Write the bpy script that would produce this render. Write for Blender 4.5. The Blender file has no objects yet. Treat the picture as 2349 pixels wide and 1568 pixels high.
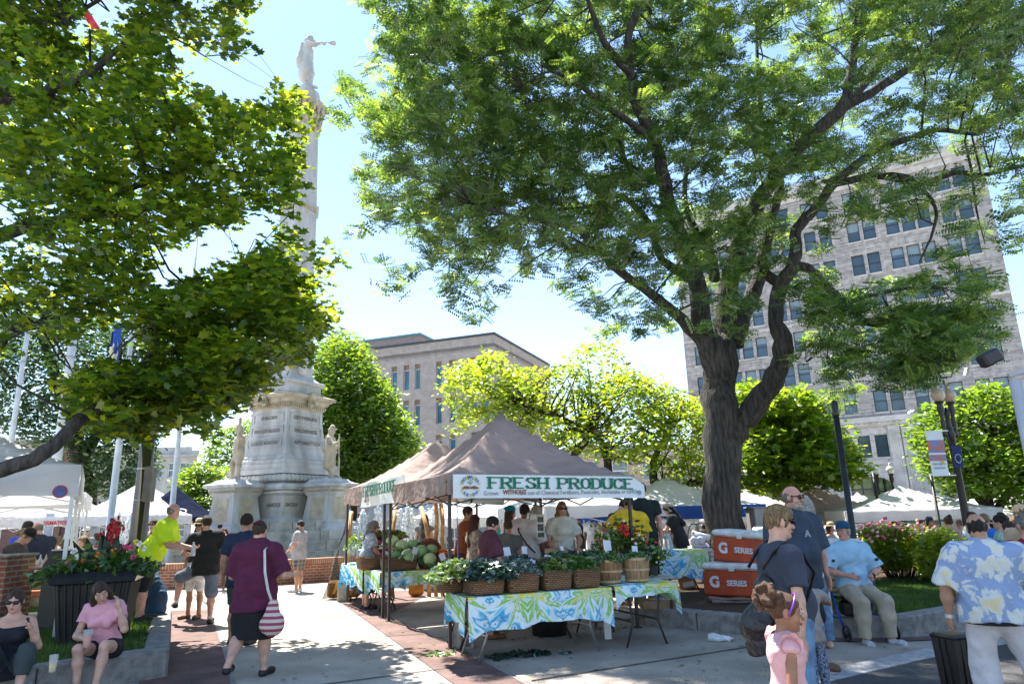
import bpy, math, random
import numpy as np
from mathutils import Vector, Matrix
random.seed(7); RNG = np.random.default_rng(7)
SC = bpy.context.scene; COL = SC.collection
R = math.radians
# ---------------------------------------------------------------- camera, world, sun
FPX = 1573.; PITCH = R(14.3); ROLL = R(1.6); CX, CY = 1174.5, 784.; CZ = 1.6
_f = Vector((0, math.cos(PITCH), math.sin(PITCH))); _r0 = Vector((1, 0, 0)); _u0 = Vector((0, -math.sin(PITCH), math.cos(PITCH)))
_r = math.cos(ROLL)*_r0 - math.sin(ROLL)*_u0; _u = math.sin(ROLL)*_r0 + math.cos(ROLL)*_u0
cd = bpy.data.cameras.new('camera'); cam = bpy.data.objects.new('camera', cd); COL.objects.link(cam)
cd.sensor_width = 36; cd.lens = FPX/2349*36; cd.clip_end = 2000; cd.clip_start = .05
M = Matrix.Identity(4)
for i in range(3): M[i][0], M[i][1], M[i][2] = _r[i], _u[i], -_f[i]
M[2][3] = CZ; cam.matrix_world = M; SC.camera = cam
SUN_EL, SX, SY = R(60), -.56, .83
w = bpy.data.worlds.new('World'); SC.world = w; w.use_nodes = True
nt = w.node_tree; nt.nodes.clear()
sky = nt.nodes.new('ShaderNodeTexSky'); sky.sky_type = 'NISHITA'; sky.sun_disc = False
sky.sun_elevation = SUN_EL; sky.sun_rotation = math.atan2(SX, SY); sky.air_density = 1.0; sky.dust_density = .15; sky.ozone_density = 1.4
bg = nt.nodes.new('ShaderNodeBackground'); bg.inputs[1].default_value = .094
wo = nt.nodes.new('ShaderNodeOutputWorld'); nt.links.new(sky.outputs[0], bg.inputs[0]); nt.links.new(bg.outputs[0], wo.inputs[0])
sd = bpy.data.lights.new('sun', 'SUN'); sd.energy = 4.2; sd.angle = R(.53); sd.color = (1, .94, .84)
sun = bpy.data.objects.new('sun', sd); COL.objects.link(sun)
_h = math.hypot(SX, SY); SD = Vector((SX/_h*math.cos(SUN_EL), SY/_h*math.cos(SUN_EL), math.sin(SUN_EL)))
sun.rotation_euler = SD.to_track_quat('Z', 'Y').to_euler(); sun.location = (-20, 30, 40)
SC.view_settings.view_transform = 'Standard'; SC.view_settings.look = 'None'; SC.view_settings.exposure = 1.86; SC.view_settings.gamma = 1
try:
    SC.cycles.max_bounces = 7; SC.cycles.diffuse_bounces = 3; SC.cycles.glossy_bounces = 2; SC.cycles.transmission_bounces = 6
    SC.cycles.transparent_max_bounces = 12; SC.cycles.caustics_reflective = False; SC.cycles.caustics_refractive = False
    SC.cycles.sample_clamp_indirect = 6; SC.cycles.use_denoising = True
except Exception: pass
def ray(u, v): return _f + (u-CX)/FPX*_r + (CY-v)/FPX*_u
def G(u, v, z=0.):
    d = ray(u, v); t = (z-CZ)/d.z; return Vector((d.x*t, d.y*t, z))
def A(u, v, Y):
    d = ray(u, v); t = Y/d.y; return Vector((d.x*t, Y, CZ+d.z*t))
def gz(x, y): return -.45*min(1, max(0, (x-5.6)/14.)) if y > 3 else 0.
# ---------------------------------------------------------------- materials
MATS = {}
def mat(name, col, rough=.7, var=.15, scale=8., bump=0., bscale=30., metal=0., col2=None, trans=0., alpha=1., spec=.5, stretch=(1,1,1), fac=(.35,.65), sheen=0.):
    if name in MATS: return MATS[name]
    m = bpy.data.materials.new(name); m.use_nodes = True; n = m.node_tree; L = n.links
    b = n.nodes['Principled BSDF']; b.inputs['Roughness'].default_value = rough; b.inputs['Metallic'].default_value = metal
    b.inputs['Specular IOR Level'].default_value = spec
    if trans: b.inputs['Transmission Weight'].default_value = trans
    if alpha < 1: b.inputs['Alpha'].default_value = alpha
    if sheen: b.inputs['Sheen Weight'].default_value = sheen
    tc = n.nodes.new('ShaderNodeTexCoord'); mp = n.nodes.new('ShaderNodeMapping'); mp.inputs['Scale'].default_value = stretch
    L.new(tc.outputs['Object'], mp.inputs[0])
    nz = n.nodes.new('ShaderNodeTexNoise'); nz.inputs['Scale'].default_value = scale; nz.inputs['Detail'].default_value = 6
    L.new(mp.outputs[0], nz.inputs['Vector'])
    cr = n.nodes.new('ShaderNodeValToRGB'); c2 = col2 if col2 else tuple(max(0, c*(1-var*1.6)) for c in col); c1 = col if col2 else tuple(min(1, c*(1+var)) for c in col)
    cr.color_ramp.elements[0].position, cr.color_ramp.elements[1].position = fac
    cr.color_ramp.elements[0].color = (*c2, 1); cr.color_ramp.elements[1].color = (*c1, 1)
    L.new(nz.outputs['Fac'], cr.inputs[0]); L.new(cr.outputs[0], b.inputs['Base Color'])
    if bump:
        n2 = n.nodes.new('ShaderNodeTexNoise'); n2.inputs['Scale'].default_value = bscale; n2.inputs['Detail'].default_value = 8; L.new(mp.outputs[0], n2.inputs['Vector'])
        bp = n.nodes.new('ShaderNodeBump'); bp.inputs['Strength'].default_value = bump; bp.inputs['Distance'].default_value = .05
        L.new(n2.outputs['Fac'], bp.inputs['Height']); L.new(bp.outputs[0], b.inputs['Normal'])
    MATS[name] = m; return m
def leafmat(name, col, tcol, tw=.55, gloss=.12, rough=.35):
    m = bpy.data.materials.new(name); m.use_nodes = True; n = m.node_tree; L = n.links; n.nodes.clear()
    o = n.nodes.new('ShaderNodeOutputMaterial'); df = n.nodes.new('ShaderNodeBsdfDiffuse'); tr = n.nodes.new('ShaderNodeBsdfTranslucent'); gl = n.nodes.new('ShaderNodeBsdfGlossy')
    mx = n.nodes.new('ShaderNodeMixShader'); mx.inputs[0].default_value = tw; m2 = n.nodes.new('ShaderNodeMixShader'); m2.inputs[0].default_value = gloss
    tc = n.nodes.new('ShaderNodeTexCoord'); nz = n.nodes.new('ShaderNodeTexNoise'); nz.inputs['Scale'].default_value = 1.7; nz.inputs['Detail'].default_value = 5
    L.new(tc.outputs['Object'], nz.inputs['Vector'])
    for sh, c in ((df, col), (tr, tcol)):
        cr = n.nodes.new('ShaderNodeValToRGB'); cr.color_ramp.elements[0].position = .35; cr.color_ramp.elements[1].position = .65
        cr.color_ramp.elements[0].color = (c[0]*.6, c[1]*.72, c[2]*.8, 1); cr.color_ramp.elements[1].color = (min(1, c[0]*1.3), min(1, c[1]*1.15), c[2], 1)
        L.new(nz.outputs['Fac'], cr.inputs[0]); L.new(cr.outputs[0], sh.inputs['Color'])
    gl.inputs['Roughness'].default_value = rough; gl.inputs['Color'].default_value = (.8, .85, .85, 1)
    L.new(df.outputs[0], mx.inputs[1]); L.new(tr.outputs[0], mx.inputs[2]); L.new(mx.outputs[0], m2.inputs[1]); L.new(gl.outputs[0], m2.inputs[2]); L.new(m2.outputs[0], o.inputs[0])
    MATS[name] = m; return m
def clothmat(name, col, trl=.35, tcol=None, var=.05):
    """thin canvas: diffuse with some light coming through"""
    m = bpy.data.materials.new(name); m.use_nodes = True; n = m.node_tree; L = n.links; n.nodes.clear()
    o = n.nodes.new('ShaderNodeOutputMaterial'); df = n.nodes.new('ShaderNodeBsdfDiffuse'); tr = n.nodes.new('ShaderNodeBsdfTranslucent'); mx = n.nodes.new('ShaderNodeMixShader'); mx.inputs[0].default_value = trl
    tc = n.nodes.new('ShaderNodeTexCoord'); nz = n.nodes.new('ShaderNodeTexNoise'); nz.inputs['Scale'].default_value = 1.5; nz.inputs['Detail'].default_value = 5; L.new(tc.outputs['Object'], nz.inputs['Vector'])
    cr = n.nodes.new('ShaderNodeValToRGB'); cr.color_ramp.elements[0].position = .3; cr.color_ramp.elements[1].position = .7
    cr.color_ramp.elements[0].color = (*[c*(1-var*2) for c in col], 1); cr.color_ramp.elements[1].color = (*[min(1, c*(1+var)) for c in col], 1)
    L.new(nz.outputs['Fac'], cr.inputs[0]); L.new(cr.outputs[0], df.inputs[0]); tr.inputs[0].default_value = (*(tcol or col), 1)
    bp = n.nodes.new('ShaderNodeBump'); bp.inputs['Strength'].default_value = .6; bp.inputs['Distance'].default_value = .14
    n2 = n.nodes.new('ShaderNodeTexNoise'); n2.inputs['Scale'].default_value = 3.5; L.new(tc.outputs['Object'], n2.inputs['Vector']); L.new(n2.outputs['Fac'], bp.inputs['Height']); L.new(bp.outputs[0], df.inputs['Normal'])
    L.new(df.outputs[0], mx.inputs[1]); L.new(tr.outputs[0], mx.inputs[2]); L.new(mx.outputs[0], o.inputs[0]); MATS[name] = m; return m
def brickmat(name, c1, c2, mortar, bw=.2, bh=.065, rot=(0,0,0), msize=.012, rough=.85, plane='xz', off=.5, bumps=.4, dirt=.5):
    m = bpy.data.materials.new(name); m.use_nodes = True; n = m.node_tree; L = n.links; b = n.nodes['Principled BSDF']; b.inputs['Roughness'].default_value = rough
    tc = n.nodes.new('ShaderNodeTexCoord'); mp = n.nodes.new('ShaderNodeMapping'); mp.inputs['Rotation'].default_value = rot; L.new(tc.outputs['Object'], mp.inputs[0])
    sx = n.nodes.new('ShaderNodeSeparateXYZ'); L.new(mp.outputs[0], sx.inputs[0]); cx = n.nodes.new('ShaderNodeCombineXYZ')
    if plane == 'xz':
        ad = n.nodes.new('ShaderNodeMath'); ad.operation = 'ADD'; L.new(sx.outputs[0], ad.inputs[0]); L.new(sx.outputs[1], ad.inputs[1]); L.new(ad.outputs[0], cx.inputs[0]); L.new(sx.outputs[2], cx.inputs[1])
    else: L.new(sx.outputs[0], cx.inputs[0]); L.new(sx.outputs[1], cx.inputs[1])
    bt = n.nodes.new('ShaderNodeTexBrick'); bt.inputs['Scale'].default_value = 1; bt.inputs['Brick Width'].default_value = bw; bt.inputs['Row Height'].default_value = bh; bt.inputs['Mortar Size'].default_value = msize
    bt.offset = off; bt.inputs['Color1'].default_value = (*c1, 1); bt.inputs['Color2'].default_value = (*c2, 1); bt.inputs['Mortar'].default_value = (*mortar, 1); L.new(cx.outputs[0], bt.inputs['Vector'])
    nz = n.nodes.new('ShaderNodeTexNoise'); nz.inputs['Scale'].default_value = 2.2; nz.inputs['Detail'].default_value = 8; L.new(tc.outputs['Object'], nz.inputs['Vector'])
    mr = n.nodes.new('ShaderNodeMapRange'); mr.inputs[1].default_value = .3; mr.inputs[2].default_value = .7; mr.inputs[3].default_value = 1-dirt; mr.inputs[4].default_value = 1.15; L.new(nz.outputs['Fac'], mr.inputs[0])
    mu = n.nodes.new('ShaderNodeVectorMath'); mu.operation = 'SCALE'; L.new(bt.outputs['Color'], mu.inputs[0]); L.new(mr.outputs[0], mu.inputs['Scale']); L.new(mu.outputs[0], b.inputs['Base Color'])
    bp = n.nodes.new('ShaderNodeBump'); bp.inputs['Strength'].default_value = bumps; bp.inputs['Distance'].default_value = .01; bp.invert = True; L.new(bt.outputs['Fac'], bp.inputs['Height']); L.new(bp.outputs[0], b.inputs['Normal'])
    MATS[name] = m; return m
# ---------------------------------------------------------------- objects
def tag(o, label=None, cat=None, group=None, kind=None):
    if label: o['label'] = label
    if cat: o['category'] = cat
    if group: o['group'] = group
    if kind: o['kind'] = kind
    return o
def empty(name, loc=(0,0,0), rz=0, label=None, cat=None, group=None):
    o = bpy.data.objects.new(name, None); o.empty_display_size = .1; COL.objects.link(o); o.location = loc; o.rotation_euler = (0, 0, rz); return tag(o, label, cat, group)
def link(name, me, mats, parent=None):
    o = bpy.data.objects.new(name, me); COL.objects.link(o)
    for m in (mats if isinstance(mats, (list, tuple)) else [mats]): me.materials.append(m)
    if parent is not None: o.parent = parent
    return o
class MB:
    def __init__(s): s.v = []; s.f = []; s.mi = []; s.M = Matrix.Identity(4); s.m = 0
    def at(s, loc=(0,0,0), rz=0, rx=0, ry=0, sc=1):
        s.M = Matrix.Translation(loc) @ Matrix.Rotation(rz, 4, 'Z') @ Matrix.Rotation(ry, 4, 'Y') @ Matrix.Rotation(rx, 4, 'X') @ Matrix.Scale(sc, 4); return s
    def add(s, vs, fs):
        b = len(s.v); s.v += [tuple(s.M @ Vector(p)) for p in vs]; s.f += [tuple(b+i for i in f) for f in fs]; s.mi += [s.m]*len(fs); return s
    def box(s, c, d, bev=0):
        x, y, z = c; a, b, h = d[0]/2, d[1]/2, d[2]/2
        if bev:
            k = bev; vs = []; fs = []
            for zz, q in ((z-h, k), (z-h+k, 0), (z+h-k, 0), (z+h, k)):
                A_, B_ = a-q, b-q
                vs += [(x-A_+k, y-B_, zz), (x+A_-k, y-B_, zz), (x+A_, y-B_+k, zz), (x+A_, y+B_-k, zz), (x+A_-k, y+B_, zz), (x-A_+k, y+B_, zz), (x-A_, y+B_-k, zz), (x-A_, y-B_+k, zz)]
            fs = [tuple(range(7, -1, -1)), tuple(range(24, 32))]
            for l in range(3):
                for i in range(8): j = (i+1) % 8; fs.append((l*8+i, l*8+j, l*8+8+j, l*8+8+i))
            return s.add(vs, fs)
        vs = [(x+i*a, y+j*b, z+k*h) for k in (-1, 1) for j in (-1, 1) for i in (-1, 1)]
        return s.add(vs, [(0,2,3,1), (4,5,7,6), (0,1,5,4), (2,6,7,3), (0,4,6,2), (1,3,7,5)])
    def tube(s, pts, rs, n=8, caps=True, sq=1.):
        pts = [Vector(p) for p in pts]; rs = rs if isinstance(rs, (list, tuple)) else [rs]*len(pts); vs = []; fs = []; pa = None
        for i, p in enumerate(pts):
            t = (pts[min(i+1, len(pts)-1)]-pts[max(i-1, 0)]).normalized()
            if pa is None: pa = t.orthogonal().normalized() if abs(t.z) < .9 else Vector((1, 0, 0))
            a = (pa - t*pa.dot(t)).normalized(); pa = a; b = t.cross(a)
            for k in range(n): th = 2*math.pi*k/n; vs.append(p + (a*math.cos(th)+b*math.sin(th)*sq)*rs[i])
        for i in range(len(pts)-1):
            for k in range(n): j = (k+1) % n; fs.append((i*n+k, i*n+j, (i+1)*n+j, (i+1)*n+k))
        if caps: fs += [tuple(range(n-1, -1, -1)), tuple(range((len(pts)-1)*n, len(pts)*n))]
        return s.add(vs, fs)
    def bar(s, a, b, w, h=None):
        a, b = Vector(a), Vector(b); return s.tube([a, b], w*.7071, 4)
    def lathe(s, prof, c=(0,0,0), n=16, sqr=False, rot=0, caps=True):
        vs = []; fs = []
        for r_, z in prof:
            for k in range(n): th = 2*math.pi*(k+(.5 if sqr else 0))/n+rot; q = r_*(1.41421 if sqr else 1); vs.append((c[0]+q*math.cos(th), c[1]+q*math.sin(th), c[2]+z))
        for i in range(len(prof)-1):
            for k in range(n): j = (k+1) % n; fs.append((i*n+k, i*n+j, (i+1)*n+j, (i+1)*n+k))
        if caps: fs += [tuple(range(n-1, -1, -1)), tuple(range((len(prof)-1)*n, len(prof)*n))]
        return s.add(vs, fs)
    def ball(s, c, r, n=10, m=6):
        r = r if isinstance(r, (list, tuple)) else (r, r, r); vs = []; fs = []
        for i in range(1, m):
            ph = math.pi*i/m
            for k in range(n): th = 2*math.pi*k/n; vs.append((c[0]+r[0]*math.sin(ph)*math.cos(th), c[1]+r[1]*math.sin(ph)*math.sin(th), c[2]-r[2]*math.cos(ph)))
        for i in range(m-2):
            for k in range(n): j = (k+1) % n; fs.append((i*n+k, i*n+j, (i+1)*n+j, (i+1)*n+k))
        b = len(vs); vs += [(c[0], c[1], c[2]-r[2]), (c[0], c[1], c[2]+r[2])]
        for k in range(n): j = (k+1) % n; fs += [(b, j, k), (b+1, (m-2)*n+k, (m-2)*n+j)]
        return s.add(vs, fs)
    def prism(s, poly, z0, z1):
        n = len(poly); vs = [(p[0], p[1], z0) for p in poly]+[(p[0], p[1], z1) for p in poly]
        return s.add(vs, [tuple(range(n-1, -1, -1)), tuple(range(n, 2*n))]+[(i, (i+1) % n, n+(i+1) % n, n+i) for i in range(n)])
    def grid(s, fn, nu, nv):
        vs = [fn(i/nu, j/nv) for j in range(nv+1) for i in range(nu+1)]
        return s.add(vs, [(j*(nu+1)+i, j*(nu+1)+i+1, (j+1)*(nu+1)+i+1, (j+1)*(nu+1)+i) for j in range(nv) for i in range(nu)])
    def build(s, name, mats, parent=None, smooth=False, recalc=False):
        me = bpy.data.meshes.new(name); me.from_pydata(s.v, [], s.f); me.update()
        if recalc:
            import bmesh
            b = bmesh.new(); b.from_mesh(me); bmesh.ops.recalc_face_normals(b, faces=b.faces); b.to_mesh(me); b.free()
        o = link(name, me, mats, parent)
        if any(s.mi): me.polygons.foreach_set('material_index', s.mi)
        if smooth: me.polygons.foreach_set('use_smooth', [True]*len(me.polygons))
        return o
def text(name, s, size, m, parent, loc, rz, off=0., bold=0., ext=.002, sx=1., rx=90, align='CENTER', shear=0., ry=0):
    c = bpy.data.curves.new(name, 'FONT'); c.body = s; c.size = size; c.extrude = ext; c.offset = bold; c.align_x = align; c.align_y = 'CENTER'; c.shear = shear; c.resolution_u = 3
    o = bpy.data.objects.new('t', c); COL.objects.link(o); bpy.context.view_layer.update()
    me = bpy.data.meshes.new_from_object(o.evaluated_get(bpy.context.evaluated_depsgraph_get())); bpy.data.objects.remove(o)
    T = link(name, me, m, parent); me.transform(Matrix.Diagonal((sx, 1, 1, 1)))
    T.location = loc; T.rotation_euler = (R(rx), ry, rz); return T
def text_inv(o, parent):  # keep world placement
    o.matrix_parent_inverse = parent.matrix_world.inverted()
# ---------------------------------------------------------------- distance-field meshing (people, statues, produce)
BIG = 9.
class SDF:
    def __init__(s, k=.03): s.p = []; s.k = k; s.bb = []
    def _a(s, fn, lo, hi, k, mode): s.p.append((fn, np.array(lo), np.array(hi), s.k if k is None else k, mode)); return s
    def cone(s, a, b, ra, rb, k=None, mode='add', sq=None, flat=(0, 0)):
        a = np.array(a, float); b = np.array(b, float); ba = b-a; l2 = max(1e-9, ba@ba); n = ba/math.sqrt(l2)
        if sq is not None: ax = np.array(sq[0], float); ax /= np.linalg.norm(ax); fk = sq[1]
        def fn(P):
            if sq is not None:
                d = (P-a)@ax; c = d*(fk-1); P = P + c[..., None]*ax
            t = np.clip(((P-a)@ba)/l2, 0, 1); q = P-a-t[..., None]*ba
            d = np.sqrt((q*q).sum(-1))-(ra+(rb-ra)*t)
            if flat[0]: d = np.maximum(d, -((P-a)@n))
            if flat[1]: d = np.maximum(d, (P-b)@n)
            return d*(.8 if sq is not None else 1.)
        m = max(ra, rb); return s._a(fn, np.minimum(a, b)-m, np.maximum(a, b)+m, k, mode)
    def ell(s, c, r, k=None, mode='add', rot=None):
        c = np.array(c, float); r = np.array(r, float)
        def fn(P):
            q = P-c
            if rot is not None: q = q@rot
            k0 = np.sqrt(((q/r)**2).sum(-1)); k1 = np.sqrt(((q/(r*r))**2).sum(-1)); return k0*(k0-1)/np.maximum(k1, 1e-6)
        m = r.max() if rot is not None else r; return s._a(fn, c-m, c+m, k, mode)
    def cut(s, c, n):
        c = np.array(c, float); n = np.array(n, float); n /= np.linalg.norm(n)
        s.p.append((lambda P: (P-c)@n, None, None, .0, 'int')); return s
    def mesh(s, h, noise=0., nf=9., seed=0, zs=1.):
        adds = [p for p in s.p if p[4] == 'add']; lo = np.min([p[1] for p in adds], 0)-3*h; hi = np.max([p[2] for p in adds], 0)+3*h
        n = np.ceil((hi-lo)/h).astype(int)+1; X = [lo[i]+h*np.arange(n[i]) for i in range(3)]
        D = np.full(n, BIG, np.float32)
        for fn, a, b, k, mode in s.p:
            if a is None: sl = (slice(None),)*3
            else:
                mg = k+3*h; i0 = np.maximum(0, np.floor((a-mg-lo)/h).astype(int)); i1 = np.minimum(n, np.ceil((b+mg-lo)/h).astype(int)+1)
                if (i1 <= i0).any(): continue
                sl = tuple(slice(i0[i], i1[i]) for i in range(3))
            P = np.stack(np.meshgrid(*[X[i][sl[i]] for i in range(3)], indexing='ij'), -1); d = fn(P); C = D[sl]
            if mode == 'add':
                if k > 0: q = np.maximum(k-np.abs(C-d), 0)/k; D[sl] = np.minimum(C, d)-q*q*k*.25
                else: D[sl] = np.minimum(C, d)
            elif mode == 'sub':
                if k > 0: q = np.maximum(k-np.abs(C+d), 0)/k; D[sl] = np.maximum(C, -d)+q*q*k*.25
                else: D[sl] = np.maximum(C, -d)
            else: D[sl] = np.maximum(C, d)
        if noise:
            P = np.stack(np.meshgrid(*X, indexing='ij'), -1)*np.array([1., 1., zs]); rg = np.random.default_rng(seed)
            for f_ in (nf, nf*2.1):
                kx = rg.normal(size=(3, 3))*f_; ph = rg.random(3)*6
                D += (noise*nf/f_*(np.sin(P@kx[0]+ph[0]+1.5*np.sin(P@kx[1]+ph[1])))).astype(np.float32)
        return nets(D, lo, h)
def nets(D, lo, h):
    S = D < 0; n = np.array(D.shape)-1
    sumv = np.zeros((*n, 3), np.float32); cnt = np.zeros(n, np.float32)
    for ax in range(3):
        o1, o2 = [i for i in range(3) if i != ax]
        for a in (0, 1):
            for b in (0, 1):
                s0 = [slice(0, n[0]), slice(0, n[1]), slice(0, n[2])]; s0[o1] = slice(a, n[o1]+a); s0[o2] = slice(b, n[o2]+b); s1 = list(s0); s1[ax] = slice(1, n[ax]+1)
                d0 = D[tuple(s0)]; d1 = D[tuple(s1)]; c = (d0 < 0) != (d1 < 0); t = np.where(c, d0/np.where(c, d0-d1, 1), 0)
                sumv[..., ax] += t*c; sumv[..., o1] += a*c; sumv[..., o2] += b*c; cnt += c
    act = cnt > 0; idx = -np.ones(n, int); idx[act] = np.arange(act.sum()); ijk = np.argwhere(act)
    V = lo + h*(ijk + sumv[act]/cnt[act][:, None]); F = []
    for ax in range(3):
        o1, o2 = (ax+1) % 3, (ax+2) % 3
        s0 = [slice(1, n[0]), slice(1, n[1]), slice(1, n[2])]; s0[ax] = slice(0, n[ax]); s1 = list(s0); s1[ax] = slice(1, n[ax]+1)
        c = S[tuple(s0)] != S[tuple(s1)]; e = np.argwhere(c); fl = S[tuple(s0)][c]
        off = np.array([1, 1, 1]); off[ax] = 0; e = e+off
        def g(a, b):
            q = e.copy(); q[:, o1] -= a; q[:, o2] -= b; return idx[q[:, 0], q[:, 1], q[:, 2]]
        Q = np.stack([g(1, 1), g(0, 1), g(0, 0), g(1, 0)], 1); Q[~fl] = Q[~fl][:, ::-1]; F.append(Q)
    F = np.concatenate(F); F = F[(F >= 0).all(1)]; return V, F
def quads(name, V, F, mats, parent=None, smooth=True, mi=None):
    me = bpy.data.meshes.new(name); k = F.shape[1]; me.vertices.add(len(V)); me.vertices.foreach_set('co', np.asarray(V, np.float32).ravel())
    me.loops.add(F.size); me.loops.foreach_set('vertex_index', F.astype(np.int32).ravel()); me.polygons.add(len(F))
    me.polygons.foreach_set('loop_start', np.arange(0, F.size, k, dtype=np.int32))
    if smooth: me.polygons.foreach_set('use_smooth', np.ones(len(F), bool))
    if mi is not None: me.polygons.foreach_set('material_index', np.asarray(mi, np.int32))
    me.update(calc_edges=True); return link(name, me, mats, parent)
# ================================================================ materials
conc = mat('concrete', (.47,.42,.355), .9, .20, 1.3, .3, 60, fac=(.3,.7)); conc2 = mat('concrete_aged', (.36,.34,.31), .9, .14, 5, .3, 70); curbm = mat('curb_granite', (.27,.26,.25), .85, .2, 9, .5, 40)
brickp = brickmat('brick_paving', (.22,.105,.085), (.15,.085,.08), (.16,.135,.12), .2, .1, (0,0,R(22)), .01, plane='xy', dirt=.45)
brickw = brickmat('brick_wall', (.36,.10,.05), (.28,.09,.055), (.36,.30,.25), .22, .075)
brickcap = brickmat('brick_cap', (.42,.15,.07), (.33,.11,.06), (.45,.38,.3), .075, .22, off=0)
asph = mat('asphalt', (.075,.075,.08), .9, .2, 20, .4, 120); grassb = mat('grass_soil', (.09,.13,.04), 1, .3, 5, .6, 50, col2=(.12,.10,.05))
mulch = mat('mulch', (.13,.08,.05), 1, .4, 30, 1., 60, col2=(.045,.028,.018)); black = mat('black_metal', (.018,.018,.02), .45, .2, 6); darkm = mat('dark_brown_metal', (.045,.035,.032), .5, .15, 8)
greym = mat('grey_metal', (.32,.33,.34), .35, .1, 10, metal=.6); whitem = mat('white_paint', (.75,.76,.78), .5, .06, 5); alum = mat('aluminium_pole', (.55,.57,.6), .35, .08, 3, metal=.3)
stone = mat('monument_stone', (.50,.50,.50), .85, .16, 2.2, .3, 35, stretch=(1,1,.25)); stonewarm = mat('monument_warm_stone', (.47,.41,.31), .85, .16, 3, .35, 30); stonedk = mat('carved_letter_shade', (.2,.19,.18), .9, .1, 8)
brownc = clothmat('brown_canopy', (.43,.345,.325), .26, (.5,.36,.30)); whitec = clothmat('white_canopy', (.78,.78,.80), .35); bluec = clothmat('blue_canopy', (.05,.12,.42), .3); blackc = clothmat('black_canopy', (.02,.025,.05), .1); beigec = clothmat('beige_canopy', (.52,.42,.38), .3)
wicker = brickmat('wicker', (.30,.17,.085), (.20,.11,.055), (.07,.038,.02), .05, .022, plane='xz', msize=.004, bumps=1., dirt=.3)
bushelm = mat('bushel_wood', (.44,.27,.13), .7, .2, 6, .3, 30, stretch=(6,6,1)); bark = mat('bark', (.085,.078,.07), .95, .3, 5, 1., 9, stretch=(3,3,.55), col2=(.022,.02,.018)); barkg = mat('bark_dark', (.045,.035,.028), .95, .3, 6, .8, 14, stretch=(2,2,.6))
glass = mat('window_glass', (.05,.09,.13), .06, .25, .4, spec=.9); glassb = mat('blue_blind_glass', (.03,.14,.22), .15, .3, .5, spec=.8); cardb = mat('cardboard', (.40,.25,.14), .85, .08, 4)
water = mat('fountain_water', (.86,.89,.92), .25, .1, 14, .6, 25); signw = mat('banner_vinyl', (.74,.78,.8), .5, .04, 2); green_t = mat('banner_green_print', (.0,.17,.09), .6, .05); redt = mat('red_print', (.5,.04,.04), .6, .05); greyt = mat('grey_print', (.28,.3,.33), .6, .05); brownt = mat('brown_print', (.25,.09,.04), .6, .05); bluet = mat('blue_print', (.05,.15,.5), .6, .05); yellowt = mat('yellow_print', (.75,.5,.03), .6, .05)
def tiedye():
    m = bpy.data.materials.new('tie_dye_cloth'); m.use_nodes = True; n = m.node_tree; L = n.links; b = n.nodes['Principled BSDF']; b.inputs['Roughness'].default_value = .8
    def N(t, **k):
        q = n.nodes.new(t)
        for a, v in k.items(): setattr(q, a, v)
        return q
    def mth(op, a, b_=None, c=None):
        q = N('ShaderNodeMath', operation=op)
        for i, x in enumerate((a, b_, c)):
            if x is None: continue
            if isinstance(x, (int, float)): q.inputs[i].default_value = x
            else: L.new(x, q.inputs[i])
        return q.outputs[0]
    tc = N('ShaderNodeTexCoord'); sx = N('ShaderNodeSeparateXYZ'); L.new(tc.outputs['Object'], sx.inputs[0])
    px = mth('PINGPONG', mth('ADD', sx.outputs[0], 9.4), .46); px = mth('SUBTRACT', px, .12); pz = mth('ADD', mth('ADD', sx.outputs[2], -.70), mth('MULTIPLY', sx.outputs[1], -.3))
    ang = mth('ARCTAN2', pz, px); rr = mth('SQRT', mth('ADD', mth('MULTIPLY', px, px), mth('MULTIPLY', pz, pz)))
    cb = N('ShaderNodeCombineXYZ'); L.new(mth('MULTIPLY', ang, 1.5), cb.inputs[0]); L.new(mth('MULTIPLY', rr, 2.2), cb.inputs[1]); L.new(mth('MULTIPLY', sx.outputs[0], .4), cb.inputs[2])
    nz = N('ShaderNodeTexNoise'); nz.inputs['Scale'].default_value = 1.5; nz.inputs['Detail'].default_value = 6; nz.inputs['Distortion'].default_value = .8; L.new(cb.outputs[0], nz.inputs['Vector'])
    v = mth('ADD', mth('MULTIPLY', nz.outputs['Fac'], 1.35), mth('MULTIPLY', rr, .85)); cr = N('ShaderNodeValToRGB'); e = cr.color_ramp
    W = (.70,.82,.86); Y = (.78,.62,.06); GN = (.27,.56,.13); B = (.02,.30,.58)
    st = [(.0, Y), (.34, Y), (.40, W), (.45, GN), (.52, GN), (.56, W), (.66, W), (.72, (.2,.6,.75)), (.78, B), (.83, W), (.90, B)]
    while len(e.elements) < len(st): e.elements.new(.5)
    for i, (p, c) in enumerate(st): e.elements[i].position = p
    for i, (p, c) in enumerate(st): e.elements[i].color = (*c, 1)
    L.new(mth('SUBTRACT', v, .29), cr.inputs[0]); L.new(cr.outputs[0], b.inputs['Base Color']); return m
tied = tiedye()
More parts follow.
